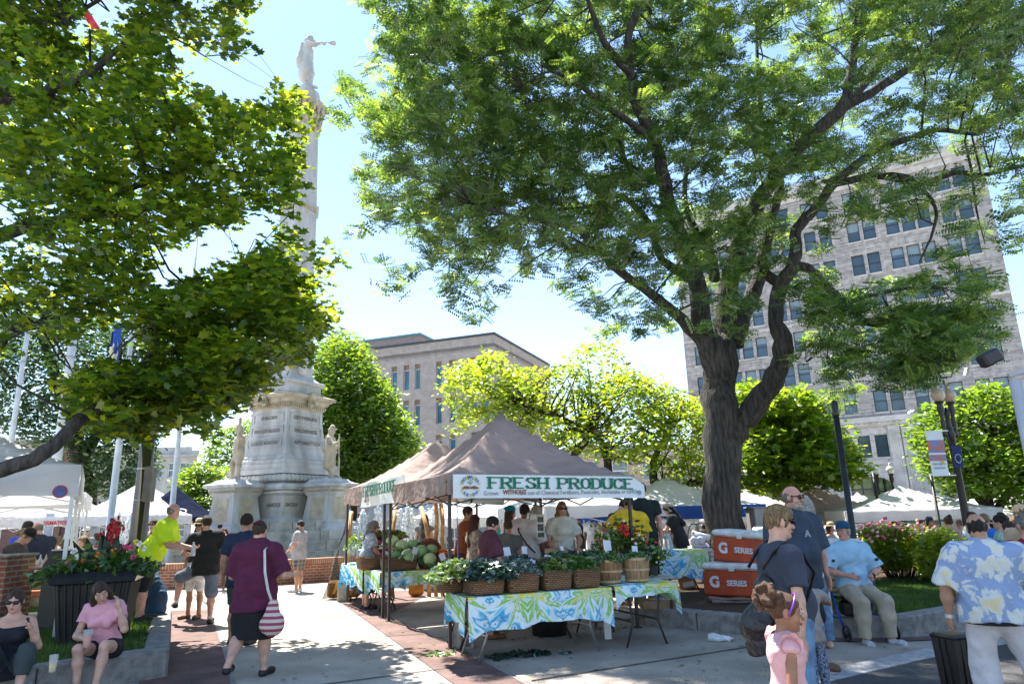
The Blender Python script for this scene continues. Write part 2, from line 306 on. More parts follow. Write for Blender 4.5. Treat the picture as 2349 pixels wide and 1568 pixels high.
# ================================================================ ground
def sheet(name, poly, z, m, kind='structure'):
    b = MB(); n = len(poly); b.add([(p[0], p[1], z) for p in poly], [tuple(range(n))]); o = b.build(name, m); return tag(o, kind=kind)
b = MB()
xs = [-400,-120,-60,-30,-15,0,5.6,8,11,14,17,20,30,60,120,400]; ys = [-60,-10,0,3,3.01,6,9,12,15,20,30,50,90,200,600]
b.add([(x, y, gz(x, y)) for y in ys for x in xs], [(j*16+i, j*16+i+1, j*16+17+i, j*16+16+i) for j in range(14) for i in range(15)])
tag(b.build('ground', conc2), kind='structure')
def specks(name, x0, x1, y0, y1, n, z, m, smin, smax, label, cat, seed):
    rg = random.Random(seed); b = MB()
    for i in range(n):
        x, y, r_ = rg.uniform(x0, x1), rg.uniform(y0, y1), rg.uniform(smin, smax); k = rg.randint(5, 8); a0 = rg.random()*6; el = rg.uniform(.5, 1)
        b.add([(x+r_*math.cos(a0+6.28*j/k)*rg.uniform(.6,1.1), y+r_*el*math.sin(a0+6.28*j/k)*rg.uniform(.6,1.1), z) for j in range(k)], [tuple(range(k))])
    return tag(b.build(name, m), label, cat, kind='stuff')
def joints(name, segs, wd=.018, z=.012):
    b = MB()
    for a, c in segs:
        a, c = Vector(a), Vector(c); d = (c-a).normalized(); nrm = Vector((-d.y, d.x, 0))*wd
        b.add([(a-nrm)[:2]+(z,), (a+nrm)[:2]+(z,), (c+nrm)[:2]+(z,), (c-nrm)[:2]+(z,)], [(0, 3, 2, 1)])
    return tag(b.build(name, mat('joint_dirt', (.13,.115,.10), 1, .3, 10)), kind='structure')
specks('gum_spots', -4.5, 3.5, 5, 16, 420, .0165, mat('gum_stain', (.13,.12,.11), .9, .2), .01, .028, 'dark gum spots dotted over the pavement', 'gum spots', 3)
specks('leaf_litter', -4.5, 4.5, 5.5, 15, 330, .018, mat('dry_leaf', (.20,.17,.05), .9, .5, 9, col2=(.10,.14,.03)), .012, .035, 'small dropped leaves scattered over the pavement', 'leaf litter', 4)
Lp = [(-1.2,4.0), (-2.2,6.2), (-3.24,8.34), (-6.03,14.32), (-6.2,15.1), (-9.5,20.2), (-3,22), (1,22), (0,18)]
Rp = [(-3.74,15.0), (-2.2,11.2), (-.73,7.52), (.9,4.0)]
sheet('footpath', Lp+Rp, .004, conc); sheet('brick_strip', [(-1.4,4.0), (-3.26,8.3), (-6.08,14.35), (-6.9,14.3), (-4.05,7.9), (-2.6,4.0)], .008, brickp)
sheet('brick_path', [(.95,4.0), (-.7,7.52), (-3.7,15.0), (-3.2,17), (-1.9,17), (-2.29,12.66), (-.95,9.79), (.02,7.43), (2.,4.)], .008, brickp)
sheet('stall_pavement', [(2.05,4.), (.07,7.43), (-.9,9.79), (-2.24,12.66), (-1.8,17), (6,17), (6,11), (4.4,9.3), (6.2,7.6)], .0045, mat('stall_concrete', (.38,.335,.285), .9, .22, 1.1, .35, 60, fac=(.3,.7)))
joints('pavement_joints', [((-2.55,7.3,0), (-.75,8.25,0)), ((-3.9,9.9,0), (-1.4,10.6,0)), ((-6.0,14.3,0), (-7.9,17.6,0)), ((-4.8,12.2,0), (-2.6,12.9,0)), ((-6,14.9,0), (-3.8,15.2,0)), ((-1.6,5.2,0), (.2,6.2,0)), ((-1.2,10.2,0), (2,11.6,0)), ((.1,7.5,0), (3.6,9.4,0))])
rd = [tuple(G(u, v))[:2] for u, v in ((1700,1600), (1864,1573), (2122,1512), (2349,1470))]
sheet('road', [(1.2,3)]+[(rd[0][0]-.6, rd[0][1]-.5)]+rd[1:]+[(12,9.6), (30,12), (30,-10), (1.2,-10)], .0075, asph)
k0 = [G(1864,1573), G(2122,1512), G(2349,1470)]; k1 = [G(1864,1545), G(2122,1488), G(2349,1448)]
b = MB(); b.prism([(k.x, k.y) for k in k0]+[(k.x, k.y) for k in k1[::-1]], 0, .014); tag(b.build('kerb_line', mat('kerb_stone', (.42,.42,.43), .8, .15, 12, .4, 60), recalc=True), kind='structure')
sheet('brick_edging', [(3.2,9.3), (4.4,9.0), (5.4,9.1), (6,9.6), (4.98,9.25), (4.41,9.28), (3.09,9.55)], .0125, brickp)
LB = [(-3.89,8.18), (-6.75,14.1), (-12,14.6), (-12,3.5), (-6.5,5.57)]   # left bed
def curb(name, pts, h, wdt, side, label, gapat=1.1):
    b = MB()
    for a, c in zip(pts[:-1], pts[1:]):
        a, c = Vector((*a, 0)), Vector((*c, 0)); d = c-a; L_ = d.length; d.normalize(); nn = Vector((-d.y, d.x, 0))*side; k = max(1, round(L_/gapat)); s_ = L_/k
        for i in range(k):
            m_ = a+d*(s_*(i+.5))+nn*wdt/2; b.at((m_.x, m_.y, 0), math.atan2(d.y, d.x)); b.box((0, 0, h/2-.02), (s_-.012, wdt, h+.04+random.uniform(-.006,.006)), .02)
    return tag(b.build(name, curbm), label, 'kerb')
curb('stone_curb', [(-6.75,14.1), (-3.89,8.18), (-6.5,5.57)], .30, .26, -1, 'low grey stone curb around the lawn with the black planter')
sheet('lawn_bed', LB, .26, grassb)
RB = [(1.84,10.9), (3.09,9.65), (4.41,9.36), (4.98,9.34), (5.79,9.85), (8.2,11.6), (14,14), (16,24), (6,25), (3.6,17.5), (2.6,14)]
curb('stone_curb', RB[:7], .25, .24, 1, 'low grey stone curb around the mulch bed behind the old man')
sheet('mulch_bed', RB, .215, mulch)
sheet('lawn_patch', [(4.6,9.75), (5.2,9.8), (6,10.4), (8.2,12.1), (11,13.4), (11,14.2), (7.5,14.2), (5.2,13.1), (4.3,11.3)], .222, grassb)
def grass(name, polys, n, z, h=.05):
    out = []
    for P in polys:
        xs_ = [p[0] for p in P]; ys_ = [p[1] for p in P]; k = 0
        while k < n:
            x, y = random.uniform(min(xs_), max(xs_)), random.uniform(min(ys_), max(ys_)); c = False
            for i in range(len(P)):
                a, q = P[i], P[i-1]
                if (a[1] > y) != (q[1] > y) and x < (q[0]-a[0])*(y-a[1])/(q[1]-a[1])+a[0]: c = not c
            if c: out.append((x, y)); k += 1
    p = np.array(out); m_ = len(p); th = RNG.random(m_)*6.28; hh = h*(.5+RNG.random(m_)); V = np.zeros((m_, 3, 3)); wv = np.stack([np.cos(th), np.sin(th)], 1)*.007; tl = RNG.normal(size=(m_, 2))*.02
    V[:, 0, :2] = p-wv; V[:, 1, :2] = p+wv; V[:, 2, :2] = p+tl; V[:, :2, 2] = z; V[:, 2, 2] = z+hh
    o = quads(name, V.reshape(-1, 3), np.arange(3*m_).reshape(-1, 3), leafmat(name+'_mat', (.07,.13,.02), (.16,.28,.03), .35, .04), None, False); return tag(o, 'short mown grass growing on the raised bed', 'grass', kind='stuff')
grass('grass', [[(-4.2,8.2), (-6.9,13.8), (-9,13.6), (-8.5,7), (-6.4,6.0)]], 42000, .26)
grass('grass', [[(4.6,9.75), (5.2,9.8), (6,10.4), (8.2,12.1), (9.5,12.8), (9,14), (7.5,14.2), (5.2,13.1), (4.3,11.3)]], 32000, .222)
# ================================================================ buildings
def facade(P0, d, polys_builder): pass
class FB:  # flat facade frame: s along, n outward, z up
    def __init__(s, P0, d, root): s.P0 = Vector((*P0, 0)); s.d = Vector((*d, 0)).normalized(); s.n = Vector((s.d.y, -s.d.x, 0)); s.root = root
    def setn(s, toward): 
        if s.n.dot(Vector((*toward, 0))) < 0: s.n = -s.n
        return s
    def P(s, a, z, o=0.): return s.P0+s.d*a+s.n*o+Vector((0, 0, z))
    def slab(s, b, a0, a1, z0, z1, o0, o1):
        vs = [s.P(a, z, o) for z in (z0, z1) for o in (o0, o1) for a in (a0, a1)]
        return b.add(vs, [(0,2,3,1), (4,5,7,6), (0,1,5,4), (2,6,7,3), (0,4,6,2), (1,3,7,5)])
def facewall(F, name, a0, a1, z0, z1, wins, m, parent, depth=.35):
    """wall sheet with real openings cut by a grid"""
    A_ = sorted({a0, a1, *[round(w_[0], 3) for w_ in wins], *[round(w_[1], 3) for w_ in wins]}); Z_ = sorted({z0, z1, *[round(w_[2], 3) for w_ in wins], *[round(w_[3], 3) for w_ in wins]}); b = MB()
    vs = [F.P(a, z) for z in Z_ for a in A_]; na = len(A_); fs = []
    for j in range(len(Z_)-1):
        for i in range(na-1):
            ca, cz_ = (A_[i]+A_[i+1])/2, (Z_[j]+Z_[j+1])/2
            if not any(w_[0] < ca < w_[1] and w_[2] < cz_ < w_[3] for w_ in wins): fs.append((j*na+i, j*na+i+1, (j+1)*na+i+1, (j+1)*na+i))
    b.add(vs, fs)
    for w_ in wins:   # reveals
        q = [F.P(w_[0], w_[2]), F.P(w_[1], w_[2]), F.P(w_[1], w_[3]), F.P(w_[0], w_[3])]; q2 = [p-F.n*depth for p in q]; b.add(q+q2, [(0,1,5,4), (1,2,6,5), (2,3,7,6), (3,0,4,7)])
    return b.build(name, m, parent)
def window(F, w_, parent, frame_m, glass_m, depth=.3, sash=True, sill=None, blind=None):
    a0, a1, z0, z1 = w_[:4]; b = MB(); t = .06
    for q in ((a0, a0+t, z0, z1), (a1-t, a1, z0, z1), (a0+t, a1-t, z0, z0+t), (a0+t, a1-t, z1-t, z1)): F.slab(b, *q, -depth+.02, -depth+.1)
    if sash: F.slab(b, a0+t, a1-t, (z0+z1)/2-.04, (z0+z1)/2+.04, -depth+.03, -depth+.09)
    fr = b.build('window', frame_m, parent); b = MB(); F.slab(b, a0+t, a1-t, z0+t, z1-t, -depth, -depth+.025); b.build('pane', glass_m, fr)
    if blind: b = MB(); F.slab(b, a0+t, a1-t, z1-t-(z1-z0)*blind, z1-t, -depth+.027, -depth+.032); b.build('blind', mat('window_blind', (.22,.30,.36), .6, .1), fr)
    if sill: b = MB(); F.slab(b, a0-.1, a1+.1, z0-.16, z0-.003, -depth+.1, .08); b.build('sill', sill, fr)
    return fr
# --- tower
P0 = A(2296,651,60); tw = empty('office_tower', (P0.x, P0.y, -1), label='tall grey brick office tower with rows of windows behind the big tree', cat='building')
bpy.context.view_layer.update()
def worldparent(o, p): o.parent = p; o.matrix_parent_inverse = Matrix.Translation(p.location).inverted(); return o
tb = brickmat('tower_brick', (.44,.41,.39), (.27,.25,.24), (.48,.46,.44), .9, .16, msize=.02, dirt=.35); tstone = mat('tower_limestone', (.55,.53,.50), .85, .12, 1.2, .2, 10)
F = FB((P0.x, P0.y), (-.85,.53), tw).setn((-.5,-.8)); tparts = []
rows = [31.3, 27.95, 24.35, 20.85, 17.4, 13.95, 10.45]; cols = [1.45,2.85,4.95,6.3,7.7,9.8,11.25,13.9,15.4,17.75,19.2,21.6,23.05,24.5,26.8,28.3]
wins = [(c-.56, c+.56, z, z+2.15) for z in rows for c in cols if not (z < 11 and False)]
wl = facewall(F, 'wall', -.6, 30, 10, 35.3, wins, tb, None); tparts.append(wl)
for i, w_ in enumerate(wins): tparts.append(window(F, w_, None, mat('dark_frame', (.04,.045,.05), .5), glass, .28, True, tstone if i % 1 == 0 else None, blind=random.choice((None, .3, .5, .35, None))))
gw = [(c-.55, c+.55, 6.2, 8.3) for c in (1.6,3.1,4.6, 11.7,13.2,14.7, 19.2,20.7,22.2)]
arch = [(1.4,4.9,1.0,4.4), (11.2,14.9,1.0,4.4), (19,22.4,1.0,4.4)]
g_ = facewall(F, 'ground_floor_wall', -.6, 30, -1, 9.5, gw+arch, brickmat('rusticated_stone', (.52,.50,.48), (.48,.46,.44), (.3,.29,.28), 1.3, .6, msize=.02, dirt=.2), None, .5); tparts.append(g_)
for w_ in gw: tparts.append(window(F, w_, None, mat('dark_frame', 0), glass, .4, False))
for w_ in arch:
    b = MB(); a0, a1, z0, z1 = w_
    for a_ in np.linspace(a0, a1, 5): F.slab(b, a_-.05, a_+.05, z0, z1, -.4, -.3)
    for z_ in (z0+1.1, z0+2.3, z1): F.slab(b, a0, a1, z_-.1, z_, -.41, -.31)
    fr = b.build('window', mat('dark_frame', 0)); b = MB(); F.slab(b, a0, a1, z0, z1, -.5, -.46); b.build('pane', mat('reflecting_glass', (.12,.20,.08), .1, .5, 1.5, col2=(.02,.04,.03), spec=.8), fr); tparts.append(fr)
    b = MB(); am = (a0+a1)/2; rr_ = (a1-a0)/2   # spandrels that round the opening
    for sgn in (-1, 1):
        vs = [F.P(am+sgn*rr_, z1+.01, .01)]; q = [F.P(am+sgn*rr_*math.cos(t), z1-rr_*.62+rr_*.62*math.sin(t), .01) for t in np.linspace(0, math.pi/2, 9)]; b.add(vs+q, [tuple(range(10))])
    tparts.append(b.build('arch_spandrel', tstone))
b = MB(); F.slab(b, -.8, 30, 9.5, 10, -.2, .5); F.slab(b, -.7, 30, 9.15, 9.5, -.2, .28); F.slab(b, -.7, 30, 5.55, 5.75, -.1, .14)
for a_ in np.arange(-.5, 28, .5): F.slab(b, a_, a_+.25, 9.28, 9.46, .28, .42)
tparts.append(b.build('cornice', tstone))
b = MB()
for z_ in (20.1, 30.6): F.slab(b, -.62, 30, z_, z_+.28, -.1, .12)
F.slab(b, -.8, 30, 34.6, 35.7, -.3, .45); F.slab(b, -.7, 30, 33.9, 34.6, -.2, .15); tparts.append(b.build('string_course', tstone))
for a_ in (0, 5.4, 8.9, 10.0, 15.9, 17.6, 23.6):
    b = MB(); F.slab(b, a_, a_+1., -1, 9.1, -.1, .22)
    for i in range(5): F.slab(b, a_+.08+i*.18, a_+.2+i*.18, -.5, 8.6, .22, .27)
    tparts.append(b.build('pilaster', tstone))
b = MB(); q0, q1 = F.P(-.6, 0), F.P(30, 0); bk = -F.n*22
b.add([q0+Vector((0,0,-1)), q0+bk+Vector((0,0,-1)), q0+bk+Vector((0,0,35.3)), q0+Vector((0,0,35.3)), q1+Vector((0,0,-1)), q1+bk+Vector((0,0,-1)), q1+bk+Vector((0,0,35.3)), q1+Vector((0,0,35.3))], [(0,1,2,3), (4,7,6,5), (1,5,6,2), (3,2,6,7)]); tparts.append(b.build('side_wall', tb))
b = MB(); F.slab(b, 10.6, 13.6, 1.3-.1, 2.4-.1, -.28, -.15); sg = b.build('shop_sign', whitem); tparts.append(sg); b = MB(); F.slab(b, 10.9, 13.3, 1.4, 2.1, -.149, -.14); b.build('sign_face', redt, sg)
rzF = math.atan2(-F.d.y, -F.d.x); t_ = text('sign_lettering', 'THE EXPRESS', .42, whitem, sg, F.P(12.1, 1.75, -.13), rzF)
for o in tparts: worldparent(o, tw)
# --- beige office
P0 = A(1133,762,55); bo = empty('office_block', (P0.x, P0.y, -.5), label='tan brick office block with narrow blue windows behind the brown tents', cat='building'); bp_ = []
bb = brickmat('tan_brick', (.42,.365,.33), (.38,.33,.30), (.35,.31,.29), .35, .12, msize=.015, dirt=.15); bdk = mat('tan_spandrel', (.28,.2,.15), .85, .1); bcap = mat('dark_coping', (.05,.06,.07), .6)
F1 = FB((P0.x, P0.y), (-.93,.35), bo).setn((-.3,-.9)); F2 = FB((P0.x, P0.y), (.375,.93), bo).setn((1,-.3))
def rowset(c): return [(a-.29 if i % 3 != 1 else a-.26, a+.26, z, z+h_) for z, h_ in ((12.35,2.2), (9.25,2.2), (6.15,2.2), (3.0,2.2), (.1,2.2)) for i, a in enumerate(c)]
for F, c, a1 in ((F1, [.88,1.9,3.9,5.13,7.15,8.25,9.44,11.4,12.5,14.5,15.6], 17), (F2, [1.7,3.8,5.0,7.2,8.4,10.6,11.8], 14)):
    ws = rowset(c); bp_.append(facewall(F, 'wall', 0, a1, -.5, 15.15, ws, bb, None, .3))
    for w_ in ws:
        bp_.append(window(F, (w_[0], w_[1], w_[2], w_[3]-.42), None, alum, glassb, .25, False))
        b = MB(); F.slab(b, w_[0], w_[1], w_[3]-.42, w_[3], -.3, -.2); bp_.append(b.build('spandrel', bdk))
    b = MB(); F.slab(b, 0, a1, 15.15, 15.25, -.2, -.06); F.slab(b, 0, a1, 15.25, 16.3, -.3, 0.); bp_.append(b.build('parapet', bb))
    b = MB(); F.slab(b, -.05, a1, 16.3, 16.5, -.4, .08); bp_.append(b.build('coping', bcap))
b = MB(); q0, q1, q2 = F1.P(17, 0), F1.P(0, 0), F2.P(14, 0); q3 = q0+(q2-q1); b.prism([q0, q1, q2, q3], 15.3, 15.6); bp_.append(b.build('roof', mat('roof_gravel', (.3,.29,.28), .9)))
b = MB(); F1.slab(b, 7.6, 14, 15.6, 17.45, -8, -1.2); ph = b.build('penthouse', mat('penthouse_wall', (.33,.26,.25), .8)); b = MB(); F1.slab(b, 7.5, 14.1, 17.45, 17.65, -8.1, -1.1); b.build('penthouse_coping', mat('teal_coping', (.12,.25,.27), .6), ph); bp_.append(ph)
for o in bp_: worldparent(o, bo)
# --- left stone building
P0 = Vector((-29.2, 55, 0)); lbld = empty('stone_building', (-29.2, 55, -.5), label='pale three storey stone building with stepped parapet behind the flagpoles', cat='building'); ps = []
lst = mat('pale_ashlar', (.50,.50,.50), .85, .1, 2, .2, 8); lcr = mat('cream_ashlar', (.56,.52,.44), .85, .1, 2)
F = FB((-29.2,55), (1,0), lbld).setn((0,-1)); ws = [(a-.42, a+.42, z, z+1.15) for z in (5.35, 3.15, .8) for a in (.8,2.05,2.95)]
ps.append(facewall(F, 'wall', 0, 3.9, -.5, 6.95, ws, lst, None, .2))
F0 = FB((-29.2,55), (-1,-.12), lbld).setn((0,-1)); ws0 = [(a-.5, a+.5, z, z+1.3) for z in (5.3, 3.1, .7) for a in (1.2,2.6,4.2,5.6,7.4)]
ps.append(facewall(F0, 'wing_wall', 0, 9, -.5, 7.9, ws0, lcr, None, .2))
for FF, W in ((F, ws), (F0, ws0)):
    for w_ in W: ps.append(window(FF, w_, None, whitem, glass, .16, True, lst))
b = MB(); F.slab(b, -.1, 4.1, 6.95, 7.12, -.2, .35); F.slab(b, 0, 4, 2.75, 2.9, 0, .12); F.slab(b, 0, 3.9, 7.12, 7.45, -.3, 0); F.slab(b, .2, 3.3, 7.45, 7.75, -.3, 0); ps.append(b.build('cornice', lst))
for o in ps: worldparent(o, lbld)
# low distant shopfronts closing the square
def far_building(P, d, L_, h, m, label, rowsz, colstep, seed, ww=.6, wh=1.5):
    e = empty('brick_building', (P[0], P[1], -.5), label=label, cat='building'); F = FB(P, d, e).setn((-P[0], -P[1])); ws = [(a-ww, a+ww, z, z+wh) for z in rowsz for a in np.arange(1.6, L_-1.2, colstep)]
    out = [facewall(F, 'wall', 0, L_, -.5, h, ws, m, None, .25)]
    for w_ in ws: out.append(window(F, w_, None, whitem, glass, .2, True))
    b = MB(); F.slab(b, -.2, L_+.2, h, h+.3, -.6, .35); F.slab(b, 0, L_, h-.5, h, 0, .12); out.append(b.build('cornice', mat('painted_cornice', (.45,.42,.38), .7)))
    b = MB(); F.slab(b, 0, L_, -.5, h-.002, -9, -.3); out.append(b.build('rear_block', m))
    for o in out: worldparent(o, e)
rb_ = brickmat('red_brick_far', (.27,.11,.08), (.22,.10,.08), (.3,.24,.2), .4, .14, dirt=.2)
far_building((-24.5,58), (1,.05), 9, 4.6, rb_, 'low red brick building behind the monument on its left', (2.9,.4), 2.2, 1)
far_building((4,52), (1,.1), 13, 6.3, mat('tan_render', (.42,.33,.27), .85), 'low tan building glimpsed between trunks behind the yellow-green tree', (4,1), 2.3, 2)
far_building((44,62), (1,.0), 40, 9, mat('grey_render', (.36,.35,.34), .85), 'grey block right of the tower behind the tree at right edge', (6,2), 3, 3)
far_building((-62,50), (1,.1), 28, 8, rb_, 'red brick row behind the white market tents at far left', (5.5,2.5), 2.6, 4)
# ================================================================ statues via SDF
def soldier_sdf(kind):
    s = SDF(.05); H = 1.0  # figure 1.85 tall facing +Y
    c = s.cone
    c((-.1,0,.08), (-.1,.02,.5), .055, .075); c((-.1,.02,.5), (-.09,0,.92), .08, .105); c((.12,.1,.08), (.12,.12,.5), .055, .075); c((.12,.12,.5), (.09,0,.92), .08, .105)
    c((-.1,-.03,.04), (-.12,.16,.03), .05, .045); c((.12,.08,.04), (.15,.26,.03), .05, .045)
    coat = .55 if kind != 'bayonet' else .78
    c((0,0,1.3), (0,-.01,coat), .19, .25 if coat < .7 else .2, sq=((0,1,0), 1.35)); s.ell((0,0,1.25), (.21,.14,.26)); c((-.19,0,1.42), (.19,0,1.42), .075, .075); c((0,0,1.45), (0,.01,1.6), .065, .06)
    s.ell((0,.02,1.68), (.085,.1,.12)); s.ell((0,.11,1.66), (.02,.03,.03)); s.ell((0,.03,1.62), (.06,.08,.07)); c((0,.02,1.72), (0,.05,1.82), .1, .085); s.ell((0,.12,1.74), (.09,.08,.02), k=.01)
    if kind == 'bugler':
        c((.2,0,1.43), (.3,.18,1.36), .07, .055); c((.3,.18,1.36), (.14,.34,1.62), .055, .04); c((-.2,0,1.42), (-.32,-.02,1.12), .07, .055); c((-.32,-.02,1.12), (-.24,.14,.98), .055, .045)
        c((.08,.16,1.65), (.1,.5,1.68), .015, .02, k=.02); c((.1,.5,1.68), (.11,.62,1.69), .02, .075, k=.02); s.ell((.1,.36,1.62), (.02,.09,.07), k=.01); s.cone((0,-.12,1.48), (0,-.2,.95), .13, .2, sq=((0,1,0), 2.))
    elif kind == 'cape':
        s.cone((0,-.02,1.5), (0,-.02,1.12), .12, .29, k=.02, sq=((0,1,0), 1.3)); c((.24,.02,1.4), (.32,.2,1.15), .07, .05); c((.32,.2,1.15), (.3,.36,1.3), .05, .04); c((-.22,0,1.4), (-.3,.08,1.12), .08, .06); c((-.3,.08,1.12), (-.05,.25,1.15), .06, .05)
        c((.3,.38,.05), (.3,.36,1.5), .03, .022, k=.01)
    else:
        c((.22,0,1.42), (.36,-.06,1.2), .075, .055); c((.36,-.06,1.2), (.22,.1,1.04), .055, .045); c((-.22,0,1.42), (-.34,.05,1.38), .07, .055); c((-.34,.05,1.38), (-.4,.2,1.55), .05, .04)
        c((-.36,.16,1.0), (-.46,.2,2.0), .028, .045, k=.01); c((0,.0,1.0), (0,0,1.02), .19, .19, sq=((0,1,0), 1.4))
    return s
def statue(name, kind, loc, rz, h, parent, label, m=None):
    V, F = soldier_sdf(kind).mesh(.025, .006, 14, 3); V = V*(h/1.83); o = quads(name, V, F, m or stone, parent); o.location = loc; o.rotation_euler = (0, 0, rz); tag(o, label); return o
# ================================================================ monument
MC = Vector((-9.3, 28., 0)); mr = math.atan2(-MC.x, MC.y)   # corner turned to the square's path
mon = empty('stone_monument', MC, R(45)+math.atan2(.95,.304)-R(90)-R(90)+R(0), label='tall pale stone monument with soldiers and a bugler on top of its column', cat='monument')
mon.rotation_euler = (0, 0, math.atan2(-.95, .304)+R(45)+R(90)); # local corner (-,-) faces the path
def MBp(name, fn, m=stone, parent=mon, **k): b = MB(); fn(b); return b.build(name, m, parent, **k)
for i, (r_, z) in enumerate(((5.2,.0), (4.6,.33), (4.05,.66), (3.55,.99), (3.1,1.3))):
    def f_(b, r_=r_, z=z):
        for k in range(8):
            a0, a1 = R(45*k-22.5), R(45*k+22.5); A0, A1 = Vector((r_*math.cos(a0), r_*math.sin(a0))), Vector((r_*math.cos(a1), r_*math.sin(a1)))
            for q in range(3):
                t0, t1 = q/3+.004, (q+1)/3-.004; p, p2 = A0.lerp(A1, t0), A0.lerp(A1, t1); b.prism([p*.5, p, p2, p2*.5], z, z+.33)
    MBp('step', f_, mat('step_stone', (.42,.41,.38), .9, .2, 3, .4, 30), recalc=True)
L4 = lambda b, prof, c=(0,0,0): b.lathe(prof, c, 4, sqr=True, rot=0)
MBp('base_die', lambda b: L4(b, [(1.65,1.5), (1.65,1.75), (1.5,1.82), (1.42,1.9), (1.42,2.62), (1.6,2.7), (1.62,2.78)]))
MBp('rope_moulding', lambda b: L4(b, [(1.5,2.78), (1.66,2.84), (1.7,2.93), (1.66,3.02), (1.5,3.08), (1.3,3.12), (1.36,3.2)]))
def beads(b):
    for sx, sy, dx, dy in ((-1,-1,1,0), (-1,-1,0,1), (1,1,-1,0), (1,1,0,-1)):
        for i in range(15 if dx else 14):
            k = i+(0 if dx else 1); b.ball((sx*1.5+dx*k*.214, sy*1.5+dy*k*.214, 3.28), .135, 8, 6)
MBp('bead_moulding', beads, smooth=True)
MBp('stepped_plinth', lambda b: L4(b, [(1.3,3.2), (1.3,3.42), (1.52,3.44), (1.52,3.62), (1.46,3.64), (1.46,3.82), (1.4,3.85), (1.4,3.98), (1.3,4.02), (1.28,4.12)]))
MBp('inscribed_die', lambda b: L4(b, [(1.28,4.12), (1.22,4.2), (1.16,4.45), (1.07,4.8), (1.01,5.2), (.98,5.6), (.97,6.0)]))
co = MBp('cornice', lambda b: L4(b, [(.97,6.0), (1.03,6.05), (1.03,6.2), (1.12,6.26), (1.16,6.36), (1.34,6.46), (1.36,6.56), (1.2,6.62), (.97,6.7)]), stonewarm)
def dent(b):
    for k in range(4):
        b.at((0,0,0), k*R(90))
        for i in range(18): b.box((-1.0+i*.1177, -1.06, 6.13), (.06,.07,.1))
MBp('dentils', dent, stonewarm, co)
def shields(b):
    for k in range(4):
        b.at((0,0,0), k*R(90)); b.prism([], 0, 0) if 0 else None
        pts = [(-.17,6.62), (-.18,6.4), (-.12,6.18), (0,6.05), (.12,6.18), (.18,6.4), (.17,6.62)]
        b.add([(x, -1.22-(.05 if j else -.05)-(z-6.05)*.28, z) for j in (0, 1) for x, z in pts], [tuple(range(7)), tuple(range(13, 6, -1))]+[(i, 7+i, 7+(i+1) % 7, (i+1) % 7) for i in range(7)])
        for i in (-.1, -.03, .04, .11): b.box((i, -1.36, 6.32), (.02,.06,.24))
        b.ball((0, -1.3, 6.62), (.2,.14,.09), 8, 5)
MBp('shield', shields, stonewarm, co, recalc=True)
MBp('upper_plinth', lambda b: L4(b, [(.9,6.7), (.9,7.05), (.98,7.07), (1.02,7.14), (.98,7.22), (.86,7.26), (.76,7.36), (.72,7.42)]))
def rope(b):
    for k in range(4):
        b.at((0,0,0), k*R(90))
        for i in range(16): b.ball((-.95+i*.127, -.95, 7.15), (.075,.09,.095), 6, 5)
MBp('leaf_band', rope, smooth=True)
sh = MBp('shaft', lambda b: L4(b, [(.66,7.42), (.64,7.6), (.62,10.6), (.66,10.7), (.56,10.9), (.545,14.7), (.6,14.75), (.61,15.3), (.535,15.35), (.48,18.7), (.53,18.85), (.53,19.0)]))
MBp('shaft_band_letters', lambda b: [b.at((0,0,0), k*R(90)) and [b.box((-.42+i*.14, -.612, 15.03), (.08,.02,.22)) for i in range(7)] for k in range(4)], mat('gilt', (.5,.36,.12), .5), sh)
def relief():
    for k in (0, 1, 2, 3):
        s = SDF(.04); s.cone((0,-.64,7.7), (.05,-.66,8.7), .26, .16, sq=((0,1,0), 1.6)); s.cone((.05,-.66,8.7), (0,-.7,9.35), .15, .2, sq=((0,1,0), 1.6)); s.ell((0,-.74,9.6), (.11,.11,.14)); s.cone((.18,-.7,9.3), (.34,-.76,8.8), .07, .05); s.cone((.34,-.76,8.8), (.3,-.8,9.5), .05, .04)
        s.cone((-.15,-.68,9.35), (-.32,-.66,10.5), .1, .03, sq=((0,1,0), 2)); s.cone((-.2,-.68,9.1), (-.4,-.66,10.1), .08, .03, sq=((0,1,0), 2)); s.cone((-.2,-.7,9.2), (-.4,-.72,8.4), .07, .05); s.cone((-.42,-.7,7.6), (-.4,-.74,9.9), .03, .03)
        V, F = s.mesh(.05, .008, 10, k); o = quads('carved_figure', V, F, stone, sh); o.rotation_euler = (0, 0, k*R(90))
relief()
def cap(b):
    L4(b, [(.5,19.0), (.54,19.15), (.6,19.6), (.72,20.15), (.8,20.3), (.62,20.36)])
    for k in range(4):
        b.at((0,0,0), k*R(90))
        for rowz, n_, o_ in ((19.3,4,.57), (19.6,5,.64), (19.95,4,.74)):
            for i in range(n_): b.ball((-.42+i*.84/(n_-1), -o_, rowz), (.11,.1,.2), 6, 5)
        b.ball((-.72,-.72,20.2), (.17,.17,.2), 8, 6); b.ball((0,-.72,20.2), (.18,.14,.2), 8, 6)
MBp('capital', cap, stonewarm, smooth=False)
MBp('top_plinth', lambda b: L4(b, [(.62,20.36), (.62,20.55), (.5,20.6), (.45,21.0), (.4,21.1)]))
bs = statue('bugler_statue', 'bugler', (0,0,21.1), 0, 2.85, mon, 'stone bugler blowing a gilded bugle'); bs.rotation_euler = (0, 0, -mon.rotation_euler.z+R(-72)); bs.scale = (1.2,1.2,1)
